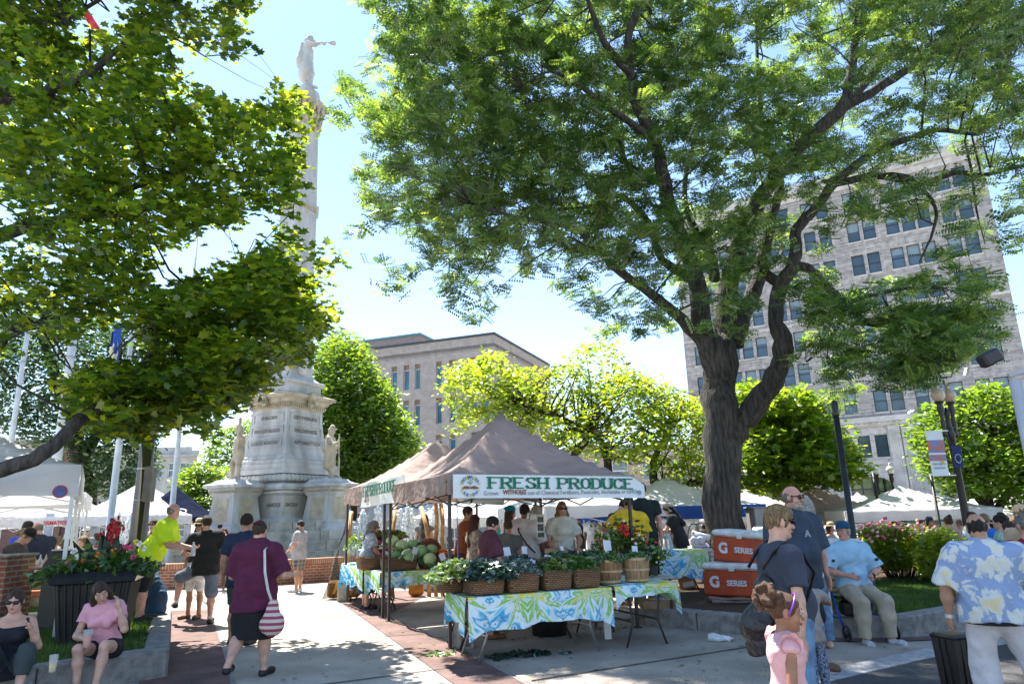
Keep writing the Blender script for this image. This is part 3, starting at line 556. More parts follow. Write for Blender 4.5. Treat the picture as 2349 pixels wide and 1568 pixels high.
def pier(k, kind, lab):
    a = R(90*k); cx_, cy_ = 2.35*math.sin(a), -2.35*math.cos(a)
    p = MBp('corner_pier', lambda b: b.at((cx_, cy_, 0), a).lathe([(.95,1.0), (.95,1.35), (.8,1.45), (.76,1.55), (.66,1.62), (.54,2.55), (.62,2.68), (.66,2.85), (.8,2.92), (.82,3.02), (.6,3.1), (.5,3.2)], n=4, sqr=True))
    MBp('pier_panel', lambda b: [b.at((cx_, cy_, 0), a+q*R(90), rx=R(-7)) and b.box((0,-.83,2.02), (.72,.05,.86), .02) for q in range(4)], stonewarm, p)
    def dn(b):
        for q in range(4):
            b.at((cx_, cy_, 0), a+q*R(90))
            for i in range(14): b.box((-.6+i*.092, -.66, 2.76), (.045,.06,.08))
    MBp('dentils', dn, stonewarm, p)
    st = statue('soldier_statue', kind, (cx_, cy_, 3.12), 0, 1.55, mon, lab, stonewarm); st.scale = (1.5,1.5,1.32); st.rotation_euler = (0, 0, a+R(180)+{0:R(25), 1:R(20), 2:0, 3:R(-20)}[k]); st.location.z = 3.18
pier(3, 'bayonet', 'carved soldier with a rifle held upright'); pier(0, 'cape', 'carved soldier in cape and cap'); pier(2, 'cape', 'carved soldier seen from behind'); pier(1, 'bayonet', 'carved soldier on the far pier')
def pframe(b, y, z, w_, h_):
    for q in ((0,y,z+h_/2,w_,.035,.035), (0,y,z-h_/2,w_,.035,.035), (-w_/2,y,z,.035,.035,h_), (w_/2,y,z,.035,.035,h_)): b.box(q[:3], q[3:])
def plaques(k, words, low):
    a = R(90*k); M_ = Matrix.Rotation(a, 4, 'Z')
    for i, (wd, z, y) in enumerate(zip(words, (5.66,5.14,4.66), (-.985,-1.03,-1.14))):
        fr = MBp('inscription_panel', lambda b: (b.at((0,0,0), a), pframe(b, y-.015, z, 1.6+i*.1, .36)), stone)
        t_ = text('inscription', wd, .2, stonedk, fr, M_ @ Vector((0, y-.02, z)), a, bold=.006, sx=min(1.25, 1.45/(len(wd)*.135))); 
    fr = MBp('inscription_panel', lambda b: (b.at((0,0,0), a), (setattr(b, 'M', b.M @ Matrix.Translation(((-.98 if k == 0 else .98), 0, 0))), pframe(b, -1.43, 2.27, .78, .46))), stone); text('inscription', low, .19, stonedk, fr, M_ @ Vector(((-.98 if k == 0 else .98), -1.435, 2.27)), a, bold=.006, sx=.75)
plaques(3, ('SHILOH','POCOTALIGO','LOOKOUT MOUNTAIN'), 'HANCOCK'); plaques(0, ('GETTYSBURG','WILDERNESS','APPOMATTOX'), 'LINCOLN')
plaques(1, ('GETTYSBURG','WILDERNESS','APPOMATTOX'), 'LINCOLN'); 
# basin wall
bw = MB(); cp_ = MB(); n = 120; Rw = 8.95
for i in range(n):
    a0, a1 = 2*math.pi*i/n, 2*math.pi*(i+1)/n; P_ = lambda r_, a: (MC.x+r_*math.cos(a), MC.y+r_*math.sin(a))
    bw.prism([P_(Rw-.33, a0), P_(Rw, a0), P_(Rw, a1), P_(Rw-.33, a1)], 0, .5); cp_.prism([P_(Rw-.37, a0), P_(Rw+.04, a0), P_(Rw+.04, a1), P_(Rw-.37, a1)], .503, .64)
basin = bw.build('fountain_basin', brickw, None, recalc=True); tag(basin, 'round red brick basin wall of the fountain around the monument', 'fountain basin'); c_ = cp_.build('brick_cap', brickcap, basin, recalc=True)
b = MB(); b.lathe([(8.6,.3), (8.6,.302)], (MC.x, MC.y, 0), 60); tag(b.build('basin_water', mat('basin_water_m', (.05,.08,.09), .08, .3, 3, .3, 9)), kind='structure')
def jet(u, v0, v1, Y, wd, lab):
    p0 = A(u, v0, Y); p1 = A(u, v1, Y); z0 = .3; rg = random.Random(u); b = MB(); hh = p0.z-z0; k = 26; w_ = wd
    for i in range(620):
        t = rg.random(); r_ = w_*(.35+.65*math.sin(min(1, t*1.2)*1.9))*rg.gauss(0, .42); a = rg.random()*6.28; s_ = rg.uniform(.012,.042)*(1.15-t*.35)
        b.ball((p0.x+r_*math.cos(a), Y+r_*math.sin(a), z0+hh*(1-t)**.9), (s_, s_, s_*rg.uniform(1.5,3.6)), 5, 4)
    for i in range(90): b.ball((p0.x+rg.gauss(0, w_*.8), Y+rg.gauss(0, w_*.8), z0+hh*rg.random()), rg.uniform(.008,.02), 4, 3)
    return tag(b.build('fountain_jet', water, None, True), lab, 'fountain jet', 'white water jets rising in the fountain')
jet(275,1184,1258,19.8,.15,'thin white water jet just left of the wide one by the black post'); jet(299,1184,1264,19.4,.22,'wide white water jet beside the black lamp post')
jet(531,1166,1215,26,.25,'white water jet behind the man in the black tee'); jet(832,1174,1228,25,.24,'water jet behind the long haired woman at the left brown tent')
jet(868,1166,1250,21.4,.24,'water jet between the woman and the tent leg'); jet(938,1166,1250,20.9,.3,'broad water jet behind the cabbages'); jet(917,1172,1250,23.5,.24,'water jet left of the broad one behind the beets'); jet(1000,1160,1250,22,.26,'water jet behind the rust shirt man')
# ================================================================ tents
def tent(c, sx_, sy_, rz, ez, pz, vh, can, pole, label, group=None, poles=4, base=0., pw=.04, prof=1.3, name='market_tent', truss=True, wave=.012, sides=(0,1,2,3), vm=None):
    t = empty(name, (c[0], c[1], base), rz, label, 'tent', group); hx, hy = sx_/2, sy_/2; ez -= base; pz -= base
    def roof(u, v):
        x, y = u*2-1, v*2-1; r_ = max(abs(x), abs(y)); sag = .05*math.sin(math.pi*r_)*(1-min(abs(x), abs(y))/max(r_, 1e-3))
        return (x*hx, y*hy, ez+(pz-ez)*(1-r_)**prof-sag)
    b = MB(); b.grid(roof, 20, 20); b.build('canopy', can, t, True)
    b = MB()
    cs = [(-hx,-hy), (hx,-hy), (hx,hy), (-hx,hy)]
    for i in sides:
        a, d = Vector(cs[i]), Vector(cs[(i+1) % 4]); e = (d-a).normalized(); nn = Vector((e.y, -e.x)); ph = random.random()*6
        b.grid(lambda u, v: (*(a.lerp(d, u)+nn*(.01+wave*math.sin(u*19+ph+v*2)*(1-v)+.006*math.sin(u*43+ph))), ez-vh*(1-v)+.02*math.sin(u*6.28+ph)*(1-v)), 24, 3)
    b.build('valance', vm or can, t, True)
    ins = .06
    for i in range(4):
        if poles == 2 and i in (2, 3): continue
        x, y = cs[i]; x -= math.copysign(ins, x); y -= math.copysign(ins, y); b = MB(); b.box((x, y, ez/2-.02), (pw, pw, ez-.04)); b.box((x, y, .01), (pw*2.2, pw*2.2, .02)); b.box((x, y, ez*.62), (pw*1.5, pw*1.5, .06)); b.build('pole', pole, t)
    if truss:
        b = MB(); q = ez-.06; lo = ez-.4; I = [(x-math.copysign(ins, x), y-math.copysign(ins, y)) for x, y in cs]
        for i in range(4):
            a, d = Vector((*I[i], 0)), Vector((*I[(i+1) % 4], 0)); m_ = (a+d)/2
            for p, r_ in ((a, m_), (m_, d)): b.bar(p+Vector((0,0,q)), r_+Vector((0,0,lo)), .018); b.bar(p+Vector((0,0,lo)), r_+Vector((0,0,q)), .018)
        b.bar((0,0,pz-.1), (0,0,ez-.15), .03)
        for x, y in I: b.bar((x, y, ez-.05), (0, 0, pz-.5), .018)
        b.build('truss', pole, t)
    return t
TR = math.atan2(1.3, 2.7)
T1 = tent((-.22,11.3), 3., 3., TR, 2.17, 3.28, .28, brownc, darkm, 'larger brown canopy tent over the front produce stall'); T1c = (-.22, 11.3)
T2 = tent((-1.62,14.35), 3.1, 3.1, TR, 2.27, 3.2, .32, brownc, darkm, 'brown canopy tent behind the first with a crumpled banner')
# --- lettering: slab serif strokes
GL = {'F': [((0,0),(0,1)), ((0,1),(.62,1)), ((0,.5),(.45,.5))], 'R': [((0,0),(0,1)), ((0,1),(.4,1),(.58,.9),(.58,.62),(.4,.5),(0,.5)), ((.3,.5),(.62,0))], 'E': [((0,0),(0,1)), ((0,1),(.6,1)), ((0,.52),(.42,.52)), ((0,0),(.6,0))],
 'S': [((.6,.82),(.5,.97),(.3,1.),(.08,.92),(.04,.75),(.2,.58),(.48,.44),(.6,.26),(.52,.06),(.3,0),(.08,.05),(0,.2))], 'H': [((0,0),(0,1)), ((.62,0),(.62,1)), ((0,.5),(.62,.5))], 'P': [((0,0),(0,1)), ((0,1),(.42,1),(.6,.9),(.6,.6),(.42,.46),(0,.46))],
 'O': [((.32,1),(.08,.88),(0,.5),(.08,.12),(.32,0),(.56,.12),(.64,.5),(.56,.88),(.32,1))], 'D': [((0,0),(0,1)), ((0,1),(.34,1),(.6,.82),(.62,.5),(.6,.18),(.34,0),(0,0))], 'U': [((0,1),(0,.25),(.12,.04),(.32,0),(.52,.04),(.62,.25),(.62,1))], 'C': [((.6,.8),(.5,.95),(.32,1),(.08,.88),(0,.5),(.08,.12),(.32,0),(.52,.05),(.62,.22))]}
SERIF = {'F': [(0,0),(0,1)], 'R': [(0,0),(0,1),(.64,0)], 'E': [(0,0),(0,1)], 'H': [(0,0),(0,1),(.62,0),(.62,1)], 'P': [(0,0),(0,1)], 'D': [(0,0),(0,1)], 'U': [(0,1),(.62,1)], 'S': [], 'O': [], 'C': []}
def slab_text(s, h, wmul, gap, y):
    b = MB(); x = 0; th = .235*h
    for ch in s:
        if ch == ' ': x += h*.62*wmul; continue
        for st in GL[ch]:
            for p, q in zip(st[:-1], st[1:]):
                p, q = Vector((x+p[0]*h*wmul, p[1]*h)), Vector((x+q[0]*h*wmul, q[1]*h)); d = (q-p).normalized(); horiz = abs(d.x) > abs(d.y); t_ = th*(.55 if horiz else 1.); n_ = Vector((-d.y, d.x))*t_/2; e = d*t_*.3
                b.add([(v.x, y, v.y) for v in (p-n_-e, q-n_+e, q+n_+e, p+n_-e)], [(0,1,2,3)])
        for sx_, sz in SERIF[ch]: q = (x+sx_*h*wmul, sz*h); b.add([(q[0]+i, y-.0006, q[1]+j) for i, j in ((-th*.95,-th*.28), (th*.95,-th*.28), (th*.95,th*.28), (-th*.95,th*.28))], [(0,1,2,3)])
        x += h*(.62*wmul+gap)
    return b, x
def banner(c0, c1, ztop0, ztop1, h0, h1, label, big, lower=True, logo=True, warp=.01, cutr=0., right_mark=True):
    c0, c1 = Vector(c0), Vector(c1); W = (c1-c0).length; rz = math.atan2(c1.y-c0.y, c1.x-c0.x); e = empty('banner', (c0.x, c0.y, 0), rz, label, 'banner')
    def top(u): return ztop0+(ztop1-ztop0)*u-(cutr*max(0, (u-.93)/.07)**1.0)
    def bot(u): return (ztop0-h0)+((ztop1-h1)-(ztop0-h0))*u
    wv = lambda u, v: warp*(math.sin(u*17)*.6+math.sin(u*7+v*2))
    b = MB(); b.grid(lambda u, v: (u*W, wv(u, v)*(.3 if warp < .02 else 1), bot(u)*(1-v)+top(u)*v), 60, 8)
    sh_ = b.build('sheet', signw, e, True); tilt = math.atan2(bot(1)-bot(0), W)
    return e, W, top, bot, tilt, wv
E1, W1, top, bot, tilt, wv = banner((-.83,9.42-.20), (1.93,10.76-.20), 2.17, 2.135, .31, .31, 'long white banner reading FRESH PRODUCE across the front of the larger brown tent', True, cutr=.12)
def place(b_or_o, e, x, z, y=-.012):
    o = b_or_o; o.parent = e; o.location = (x, y, z); return o
bt_, tw_ = slab_text('FRESH PRODUCE', .14, 1.12, .26, 0.); tw_ = tw_ or 1; sc_ = 2.38/tw_; o = bt_.build('lettering', green_t); o.scale = (sc_, 1, 1); place(o, E1, .52, bot(.5)+.145, -.014); o.rotation_euler = (0, -tilt, 0)
t_ = text('small_lettering', 'Grown               the use of Chemical Fertilizers, Pesticides, Herbicides or GMOs', .082, mat('pale_print', (.30,.31,.31), .6), E1, (.52+1.17, -.014, bot(.5)+.075), 0, sx=.93); t_ = text('small_lettering', 'WITHOUT', .082, brownt, E1, (.52+.375, -.015, bot(.2)+.075), 0, bold=.002, sx=.92)
b = MB()   # round garden emblem: seedling on mounds with a ring of letters
for sx_ in (-.05, .06): b.add([(x, 0, z) for x, z in ((sx_-.075,.0), (sx_-.03,.028), (sx_+.01,.03), (sx_+.075,0), (sx_,-.012))], [(0,1,2,3,4)])
o = b.build('emblem_mounds', brownt); place(o, E1, .24, bot(.1)+.13)
b = MB(); b.add([(x, 0, z) for x, z in ((-.003,0), (.003,0), (.004,.1), (-.002,.1))], [(0,1,2,3)])
for lx, lz, a in ((-.025,.1,.6), (.025,.085,-.6), (-.02,.055,.4), (.022,.05,-.5)): b.add([(lx+.024*math.cos(t)*math.cos(a)-.01*math.sin(t)*math.sin(a), -.0005, lz-.0+.024*math.cos(t)*-math.sin(a)+.01*math.sin(t)*math.cos(a)) for t in np.linspace(0, 6.28, 9)[:-1]], [tuple(range(8))])
o = b.build('emblem_seedling', green_t); place(o, E1, .24, bot(.1)+.15)
for word, a0, a1, up in (('SHOEMAKERS', 165, 15, 1), ('GARDENS', 205, 335, 0)):
    for i, ch in enumerate(word):
        a = R(a0+(a1-a0)*i/(len(word)-1)); text('emblem_letter', ch, .055, (yellowt, green_t, bluet)[i % 3], E1, (.24+.125*math.cos(a), -.014, bot(.1)+.155+.12*math.sin(a)), 0, bold=.0015, ry=(math.pi/2-a) if up else -(a-1.5*math.pi) )
b = MB(); b.lathe([(.035,0), (.035,.001)], n=16); o = b.build('seal', mat('seal_print', (.25,.35,.42), .6)); o.rotation_euler = (R(90), 0, 0); place(o, E1, W1-.1, bot(.95)+.075)
_a, _b = A(845,1112,13.5), A(948,1087,11.15)
E2, W2, top, bot, tilt, wv = banner((_a.x-.13,13.44), (_b.x-.13,11.09), _a.z, _b.z, .42, .42, 'small crumpled white banner reading FRESH PRODUCE on the left brown tent', False, warp=.04)
bt_, tw_ = slab_text('FRESH PRODUCE', .17, .8, .2, 0.); o = bt_.build('lettering', green_t); sc_ = 2.0/tw_; o.scale = (sc_, 1, 1); place(o, E2, .45, bot(.5)+.17, -.07); o.rotation_euler = (0, -tilt, 0)
b = MB(); b.box((.3,0,0), (.09,.004,.05)); o = b.build('red_patch', redt); place(o, E2, .25, bot(.1)+.1, -.06)
# rolled banner tubes inside the tent
for p, q, lb in (((-.75,9.9,1.86), (-.2,10.2,1.82), 'rolled white vinyl tied under the canopy near the front left pole'), (tuple(A(1209,1182,11.2)), tuple(A(1243,1190,11.2)), 'rolled white vinyl hanging beside the middle tent pole')):
    b = MB(); b.tube([p, q], .05, 12); e = b.build('rolled_banner', signw, None, True); tag(e, lb, 'rolled banner'); b = MB(); b.tube([Vector(p).lerp(Vector(q), .15)-Vector((.0,.0,0)), Vector(p).lerp(Vector(q), .2)], .054, 12); b.build('tie', darkm, e, True)
# other tents
WG = 'white market tents around the square'
_c = A(187,1065,9.25)
TA = tent((_c.x-2.26, _c.y+.56), 3.3, 3.3, R(31), _c.z, 3.3, .42, whitec, alum, 'large white canopy tent in the near left with the beer grill', WG, pw=.05)
b = MB(); b.lathe([(.07,0), (.07,.004)], n=16); o = b.build('round_logo', mat('logo_navy', (.08,.1,.3), .5)); o.parent = TA; o.location = (1.45,-1.69,2.08); o.rotation_euler = (R(90), 0, 0); b = MB(); b.lathe([(.085,0), (.085,.002)], n=16); o2 = b.build('round_logo_rim', redt); o2.parent = TA; o2.location = (1.45,-1.685,2.08); o2.rotation_euler = (R(90), 0, 0)
_c = A(190,1128,12.9)
tent((_c.x-2.0,_c.y+.6), 3., 3., R(29), _c.z, 2.8, .3, whitec, alum, 'white canopy tent just beyond the near left tent', WG, pw=.04)
def xtent(u, v, Y, W_, rz, can, pole, lab, eh=2.1, ph=3.1, vh=.3, base=0, **k):
    p = A(u, v, Y); return tent((p.x, Y), W_, W_, rz, p.z, p.z+(ph-eh), vh, can, pole, lab, WG if can is whitec else None, base=base, pw=.04, **k)
TI = xtent(135,1185,24,2.8,R(0),whitec,alum,'white tent with INFORMATION in red on its front')
def sign_on(t, s_, size, m, x, z, y, bold=.004, sx=1.): return text('lettering', s_, size, m, t, (x, y, z), 0, bold=bold, sx=sx)
sign_on(TI, 'INFORMATION', .17, redt, .75, A(118,1199,22.5).z, -1.46, bold=.006)
TD = xtent(303,1182,24,2.8,R(0),whitec,alum,'white tent with red lettering just left of the black lamp post'); sign_on(TD, 'MARKET TOKENS', .13, redt, .62, A(280,1198,22.5).z, -1.46)
xtent(-100,1188,19,3.0,R(12),whitec,alum,'white tent behind the man in royal blue'); xtent(345,1180,27,3.4,R(3),whitec,alum,'white tent right behind the black lamp post')
TK = xtent(398,1187,27,2.7,R(6),blackc,alum,'black peaked tent with white ring logos behind the neon shirt man', ph=3.3, vh=.25)
for x in (-.62,.62):
    b = MB(); b.tube([(x+.24*math.cos(t), -1.2+(.1*math.sin(t)), TK.children[0].data.vertices[0].co.z+.20+.10*math.sin(t)) for t in np.linspace(0, 6.28, 25)], .025, 6, caps=False); b.build('ring_logo', whitem, TK)
sign_on(TK, 'Two Rivers the Valley', .18, whitem, .4, A(420,1197,25.6).z, -1.41)
xtent(1150,1184,24,3.6,R(10),whitec,alum,'white tent seen under the brown canopy behind the maroon vendor'); xtent(1065,1184,27,3.4,R(-5),whitec,alum,'white tent beyond the fountain behind the rust shirt man'); xtent(1235,1172,29,4,R(4),whitec,alum,'white tent behind the woman in striped top'); xtent(1330,1160,17.5,3.2,R(20),whitec,alum,'white tent behind the blonde woman with pink backpack', vh=.28)
xtent(1350,1180,26,3.6,R(0),bluec,alum,'blue tent low behind the white capped man'); TB = xtent(1530,1162,19,3.6,R(15),whitec,alum,'blue and white tent behind the long black haired person', ph=2.9, vh=.3, vm=bluec); xtent(1600,1178,27,3.4,R(0),whitec,alum,'white tent right behind the blue one'); xtent(1455,1172,25,3.2,R(5),whitec,alum,'blue tent with white sides behind the yellow tee man', vm=bluec)
xtent(930,1176,31,3.6,R(8),whitec,alum,'white tent beyond the water jets'); xtent(1720,1182,25,3.4,R(6),whitec,alum,'white tent between big trunk and grey cabinet', base=-.2)
xtent(1868,1180,23,3.5,R(10),beigec,alum,'pinkish beige tent left of the big white right hand one', base=-.3)
TF = xtent(2072,1168,19,3.4,R(-14),whitec,alum,'largest white tent on the right behind the rose bushes', ph=2.72, base=-.35, vh=.26)
b = MB(); b.box((.95,1.2,1.45), (1.7,.02,.9)); o = b.build('side_sheet', whitec, TF); b = MB(); b.box((.9,1.18,1.62), (1.1,.01,.3)); s2 = b.build('green_sign', mat('green_sign', (.12,.3,.2), .6), o); text('lettering', 'Choose', .2, whitem, s2, (.75,1.17,1.62), 0)
xtent(2290,1176,22,3.4,R(0),whitec,alum,'white tent behind the curly haired woman at right', base=-.4)
xtent(1975,1190,27,3.2,R(0),whitec,alum,'small white tent behind the pinkish beige one', base=-.4)
# ================================================================ poles, lamps
def pole(u, v, Y, top_v, r0_, r1_, m, name, lab, cat, group=None, z0=0, lean=0):
    p = A(u, v, Y); q = A(u, top_v, Y); e = empty(name, (p.x, Y, z0), 0, lab, cat, group); h = q.z-z0; b = MB(); b.lathe([(r0_*1.6,0), (r0_*1.6,.25), (r0_,.3), (r1_,h)], n=14); 
    if lean: b.v = [(x+lean*z, y, z) for x, y, z in b.v]
    b.build('post', m, e, True); return e, h
def flagpole(u, Y, topz, r_, lab, flag=None):
    p = A(u, 1100, Y); e = empty('flagpole', (p.x, Y, 0), 0, lab, 'flagpole', 'white flagpoles behind the maple'); b = MB(); b.lathe([(r_*1.8,0), (r_*1.8,.3), (r_,.32), (r_*.98,4)] + [(r_*(.98-.5*z/topz), z) for z in (5.5,5.52,topz)], n=16); b.build('pole', alum, e, True)
    b = MB(); b.ball((0,0,topz+.1), .12); b.build('finial', mat('gilt', 0), e, True)
    b = MB(); b.lathe([(r_*1.04,4.9), (r_*1.04,4.93)], n=16); b.lathe([(r_*1.04,8.2), (r_*1.04,8.24)], n=16); b.build('joint_ring', greym, e, True); return e
flagpole(12,27,18,.12,'leftmost white flagpole at the edge'); flagpole(124,26.5,20,.185,'thickest white flagpole, nearest the left tents'); f3 = flagpole(264,22,13.5,.105,'white flagpole with the blue and gold flag'); flagpole(401,24,13,.09,'white flagpole just right of the black lamp post')
fp = A(279,820,22); fl = empty('flag', (fp.x-.12, 22, fp.z), 0, 'furled blue flag with a pale crest hanging on its flagpole', 'flag'); b = MB(); b.grid(lambda u, v: (-.05-.22*u+.05*math.sin(u*9+v*3), .08*math.sin(u*14+v*2), 1.2-2.1*(1-v)-.3*u), 14, 10); b.build('field', mat('flag_blue', (.02,.08,.4), .8), fl, True)
b = MB(); b.grid(lambda u, v: (-.06-.2*u+.05*math.sin(u*9+v*3), .08*math.sin(u*14)-.04, .55-.55*(1-v)-.25*u), 10, 5); b.build('crest', mat('flag_pale', (.7,.66,.45), .8), fl, True)
fp = A(238,95,22); fl = empty('flag', (fp.x, 22, fp.z), 0, 'red and white flag glimpsed high between the maple leaves', 'flag'); b = MB(); b.grid(lambda u, v: (-.9+1.1*u, .1*math.sin(u*9), 1.6*(1-u)-.5*v), 14, 4); b.build('field', mat('flag_red', (.5,.02,.04), .8), fl, True)
# black lamp post at left
e, h = pole(320, 1200, 12.3, 1005, .16, .115, black, 'lamp_post', 'thick black lamp post with a grey box strapped to it', 'lamp post'); zz = A(341,1110,12.3)
b = MB(); b.box((zz.x-e.location.x+.02, -.02, zz.z), (.15,.2,.62), .02); bx_ = b.build('junction_box', mat('box_grey', (.14,.13,.13), .5), e); b = MB()
for z_ in (.27,-.27): b.tube([(.125*math.cos(t), .125*math.sin(t), zz.z+z_) for t in np.linspace(0, 6.28, 14)], .012, 5, caps=False)
b.build('strap', alum, bx_); fl_ = A(320,985,12.3)
b = MB(); b.lathe([(.08,h), (.16,h+.1), (.22,h+.5), (.24,h+.6), (.1,h+.85), (.02,h+1.0)], n=14); b.build('lantern', mat('cream_globe', (.7,.6,.42), .4), e, True)
def dbl_lamp(u, v, Y, gv, sp, gr, lab, z0=-.1, pr=.075, globe=None, rz=0):
    p = A(u, gv, Y); e = empty('street_lamp', (p.x, Y, z0), rz, lab, 'street lamp', 'black double globe lamps on the right'); H = p.z-z0; b = MB(); b.lathe([(pr*2.2,0), (pr*2.2,.4), (pr*1.5,.6), (pr,.9), (pr*.85,H-.75), (pr*1.2,H-.7), (pr*.7,H-.6), (pr*.5,H-.35), (pr*.9,H-.3), (.01,H-.15)], n=14); b.build('post', black, e, True)
    b = MB(); b.bar((-sp,0,H-.55), (sp,0,H-.55), .045); b.tube([(-sp*.9,0,H-.6), (-sp*.4,0,H-.85), (0,0,H-1.)], .02, 6); b.tube([(sp*.9,0,H-.6), (sp*.4,0,H-.85), (0,0,H-1.)], .02, 6)
    for x in (-sp, sp): b.lathe([(.03,-.75), (.05,-.7), (.03,-.6), (.045,-.5), (.03,-.35), (.07,-.2), (.05,-.12), (gr*.7,-.05)], (x,0,H), 12)
    b.build('bracket', black, e, True)
    for x in (-sp, sp):
        b = MB(); b.lathe([(gr*.55,-.05), (gr*.95,gr*.35), (gr,gr*.8), (gr*.8,gr*1.25), (gr*.35,gr*1.6), (gr*.22,gr*1.75), (gr*.3,gr*1.9), (.01,gr*2.4)], (x,0,H), 16); b.build('globe', globe, e, True)
    return e, H
gl1 = mat('beige_globe', (.62,.50,.38), .35, .08, 2); gl2 = mat('white_globe', (.8,.82,.85), .3, .05, 2)
L1, H1 = dbl_lamp(2166,1100,13.6,916,.17,.13,'near black lamp with two beige globes and a market banner', globe=gl1, rz=R(25), z0=-.05)
def dflag(e, x, z1, z0_, w_, mats, name, lab, ry=0):
    o = empty(name, (e.location.x+x, e.location.y-.05, 0), e.rotation_euler.z*0, lab, 'banner'); return o
bz1 = A(2150,990,13.5); bn = empty('street_banner', (A(2150,1040,13.5).x, 13.5, 0), 0, 'tall printed market banner hanging from the near double lamp', 'banner'); zt, zb = A(2150,988,13.5).z, A(2162,1090,13.5).z; hh = zt-zb; W_ = .33
def bslab(m, z0_, z1_, y, w0=-W_/2, w1=W_/2, nm='panel', par=bn): b = MB(); b.grid(lambda u, v: (w0+(w1-w0)*u+.05*(v-.5)*0, y+.01*math.sin(v*6), z0_+(z1_-z0_)*v), 2, 6); return b.build(nm, m, par)
bslab(signw, zb, zt, 0, nm='sheet'); bslab(mat('photo_print', (.15,.25,.5), .6, .5, 14, col2=(.55,.16,.12), fac=(.46,.54)), zb+hh*.33, zb+hh*.80, -.006, nm='printed_picture')
text('lettering', 'farmers\nmarket', .075, greyt, bn, (-.0,-.012,zb+hh*.22), 0); b = MB(); b.lathe([(.03,0), (.03,.001)], n=12); o = b.build('sunflower_logo', yellowt, bn); o.location = (.07,-.012,zb+hh*.29); o.rotation_euler = (R(90), 0, 0)
b = MB(); b.bar((-W_/2,0,zt), (W_/2+.12,0,zt), .02); b.bar((-W_/2,0,zb), (W_/2+.12,0,zb), .02); b.build('rod', alum, bn)
cz_ = A(2195,1045,13.5); cb_ = empty('flag', (cz_.x, 13.5, 0), 0, 'small dark blue flag with a ring of white stars on the lamp', 'flag'); bslab(mat('flag_navy', (.015,.03,.13), .8), cz_.z-.22, cz_.z+.2, 0, -.08, .1, 'field', cb_); b = MB()
for i in range(11): a = i*6.28/11; b.ball((.01+.06*math.cos(a), -.014, cz_.z-.05+.08*math.sin(a)), .012, 5, 4)
b.build('star_ring', whitem, cb_)
L2, H2 = dbl_lamp(2026,1100,21,1083,.22,.115,'far black double lamp with white globes before the arched window', globe=gl2, z0=-.35, pr=.07)
# tall lone post right of the big tree (lamp head hidden in foliage)
e, h = pole(1952, 1190, 12.2, 955, .055, .05, black, 'lamp_post', 'slim black post standing behind the seated old man', 'lamp post', z0=.2); b = MB(); b.lathe([(.05,h), (.07,h+.04), (.05,h+.1), (.06,h+.25), (.02,h+.3)], n=12); b.build('finial', black, e, True)
for u_, v_, Y, tv, lb in ((2063,1180,19,1083,'thin dark pole before the biggest white tent'), (2300,1150,17,1090,'thin dark pole right of the banner lamp')):
    e, h = pole(u_-45 if u_ < 2100 else 2296-150, v_, Y, tv, .04, .035, black, 'sign_post', lb, 'sign post', z0=-.35)
    b = MB(); b.box((0,0,h+.02), (.06,.06,.05)); b.build('cap', alum, e)
# surveillance pole at the right edge
p = A(2349,1150,6.8); e = empty('camera_pole', (p.x+.16, 6.8, 0), 0, 'light steel pole with cameras cut by the right edge', 'camera pole'); zt = A(2335,850,6.8).z; b = MB(); b.lathe([(.1,0), (.1,.2), (.06,.22), (.055,zt-.1)], n=14); b.bar((-.05,0,zt-.05), (.3,-.1,zt+.05), .05); b.build('pole', mat('pale_steel', (.5,.5,.55), .35, .05), e, True)
b = MB(); b.at((-.05,0,zt+.08), R(0), ry=R(-25)); b.box((-.12,0,.12), (.2,.14,.14), .02); b.build('camera_box', black, e); b = MB(); b.tube([(.1,-.1,zt-.0), (.4,-.25,zt+.12)], .05, 12); b.build('camera_tube', whitem, e, True)
# ================================================================ trees
def leaf_tpl(kind):
    if kind == 'maple':
        pts = [(0,-.5,0), (.16,-.34,0), (.48,-.3,.06), (.3,-.08,.02), (.52,.16,.08), (.22,.16,.0), (0,.55,-.04), (-.22,.16,0), (-.52,.16,.08), (-.3,-.08,.02), (-.48,-.3,.06), (-.16,-.34,0)]
        return np.array(pts), [(0,1,3),(1,2,3),(3,4,5),(5,6,7),(7,8,9),(9,10,11),(0,3,9),(0,9,11),(3,5,9),(5,7,9)]
    if kind == 'oval': return np.array([(0,-.5,0), (.24,-.05,.05), (.17,.3,.03), (0,.5,0), (-.17,.3,.03), (-.24,-.05,.05)]), [(0,1,5),(1,2,4),(1,4,5),(2,3,4)]
    if kind == 'frond':
        v = []; f = []
        for i in range(6):
            y = -.45+i*.17
            for s in (-1, 1):
                b_ = len(v); v += [(0,y,0-.04*i*i/12), (s*.16,y-.01,-.03-.04*i*i/12), (s*.27,y+.09,-.07-.04*i*i/12), (s*.12,y+.13,-.01-.04*i*i/12)]; f += [(b_,b_+1,b_+2),(b_,b_+2,b_+3)]
        return np.array(v), f
    if kind == 'kale':
        v = [(0,-.5,0)]; f = []
        for i in range(9):
            a = -1.3+2.6*i/8; r_ = .5+.1*(i % 2); v.append((r_*math.sin(a)*.75, -.1+r_*math.cos(a)*.9, .12*((i*7) % 3-1)))
        for i in range(1, 9): f.append((0, i, i+1))
        return np.array(v), f
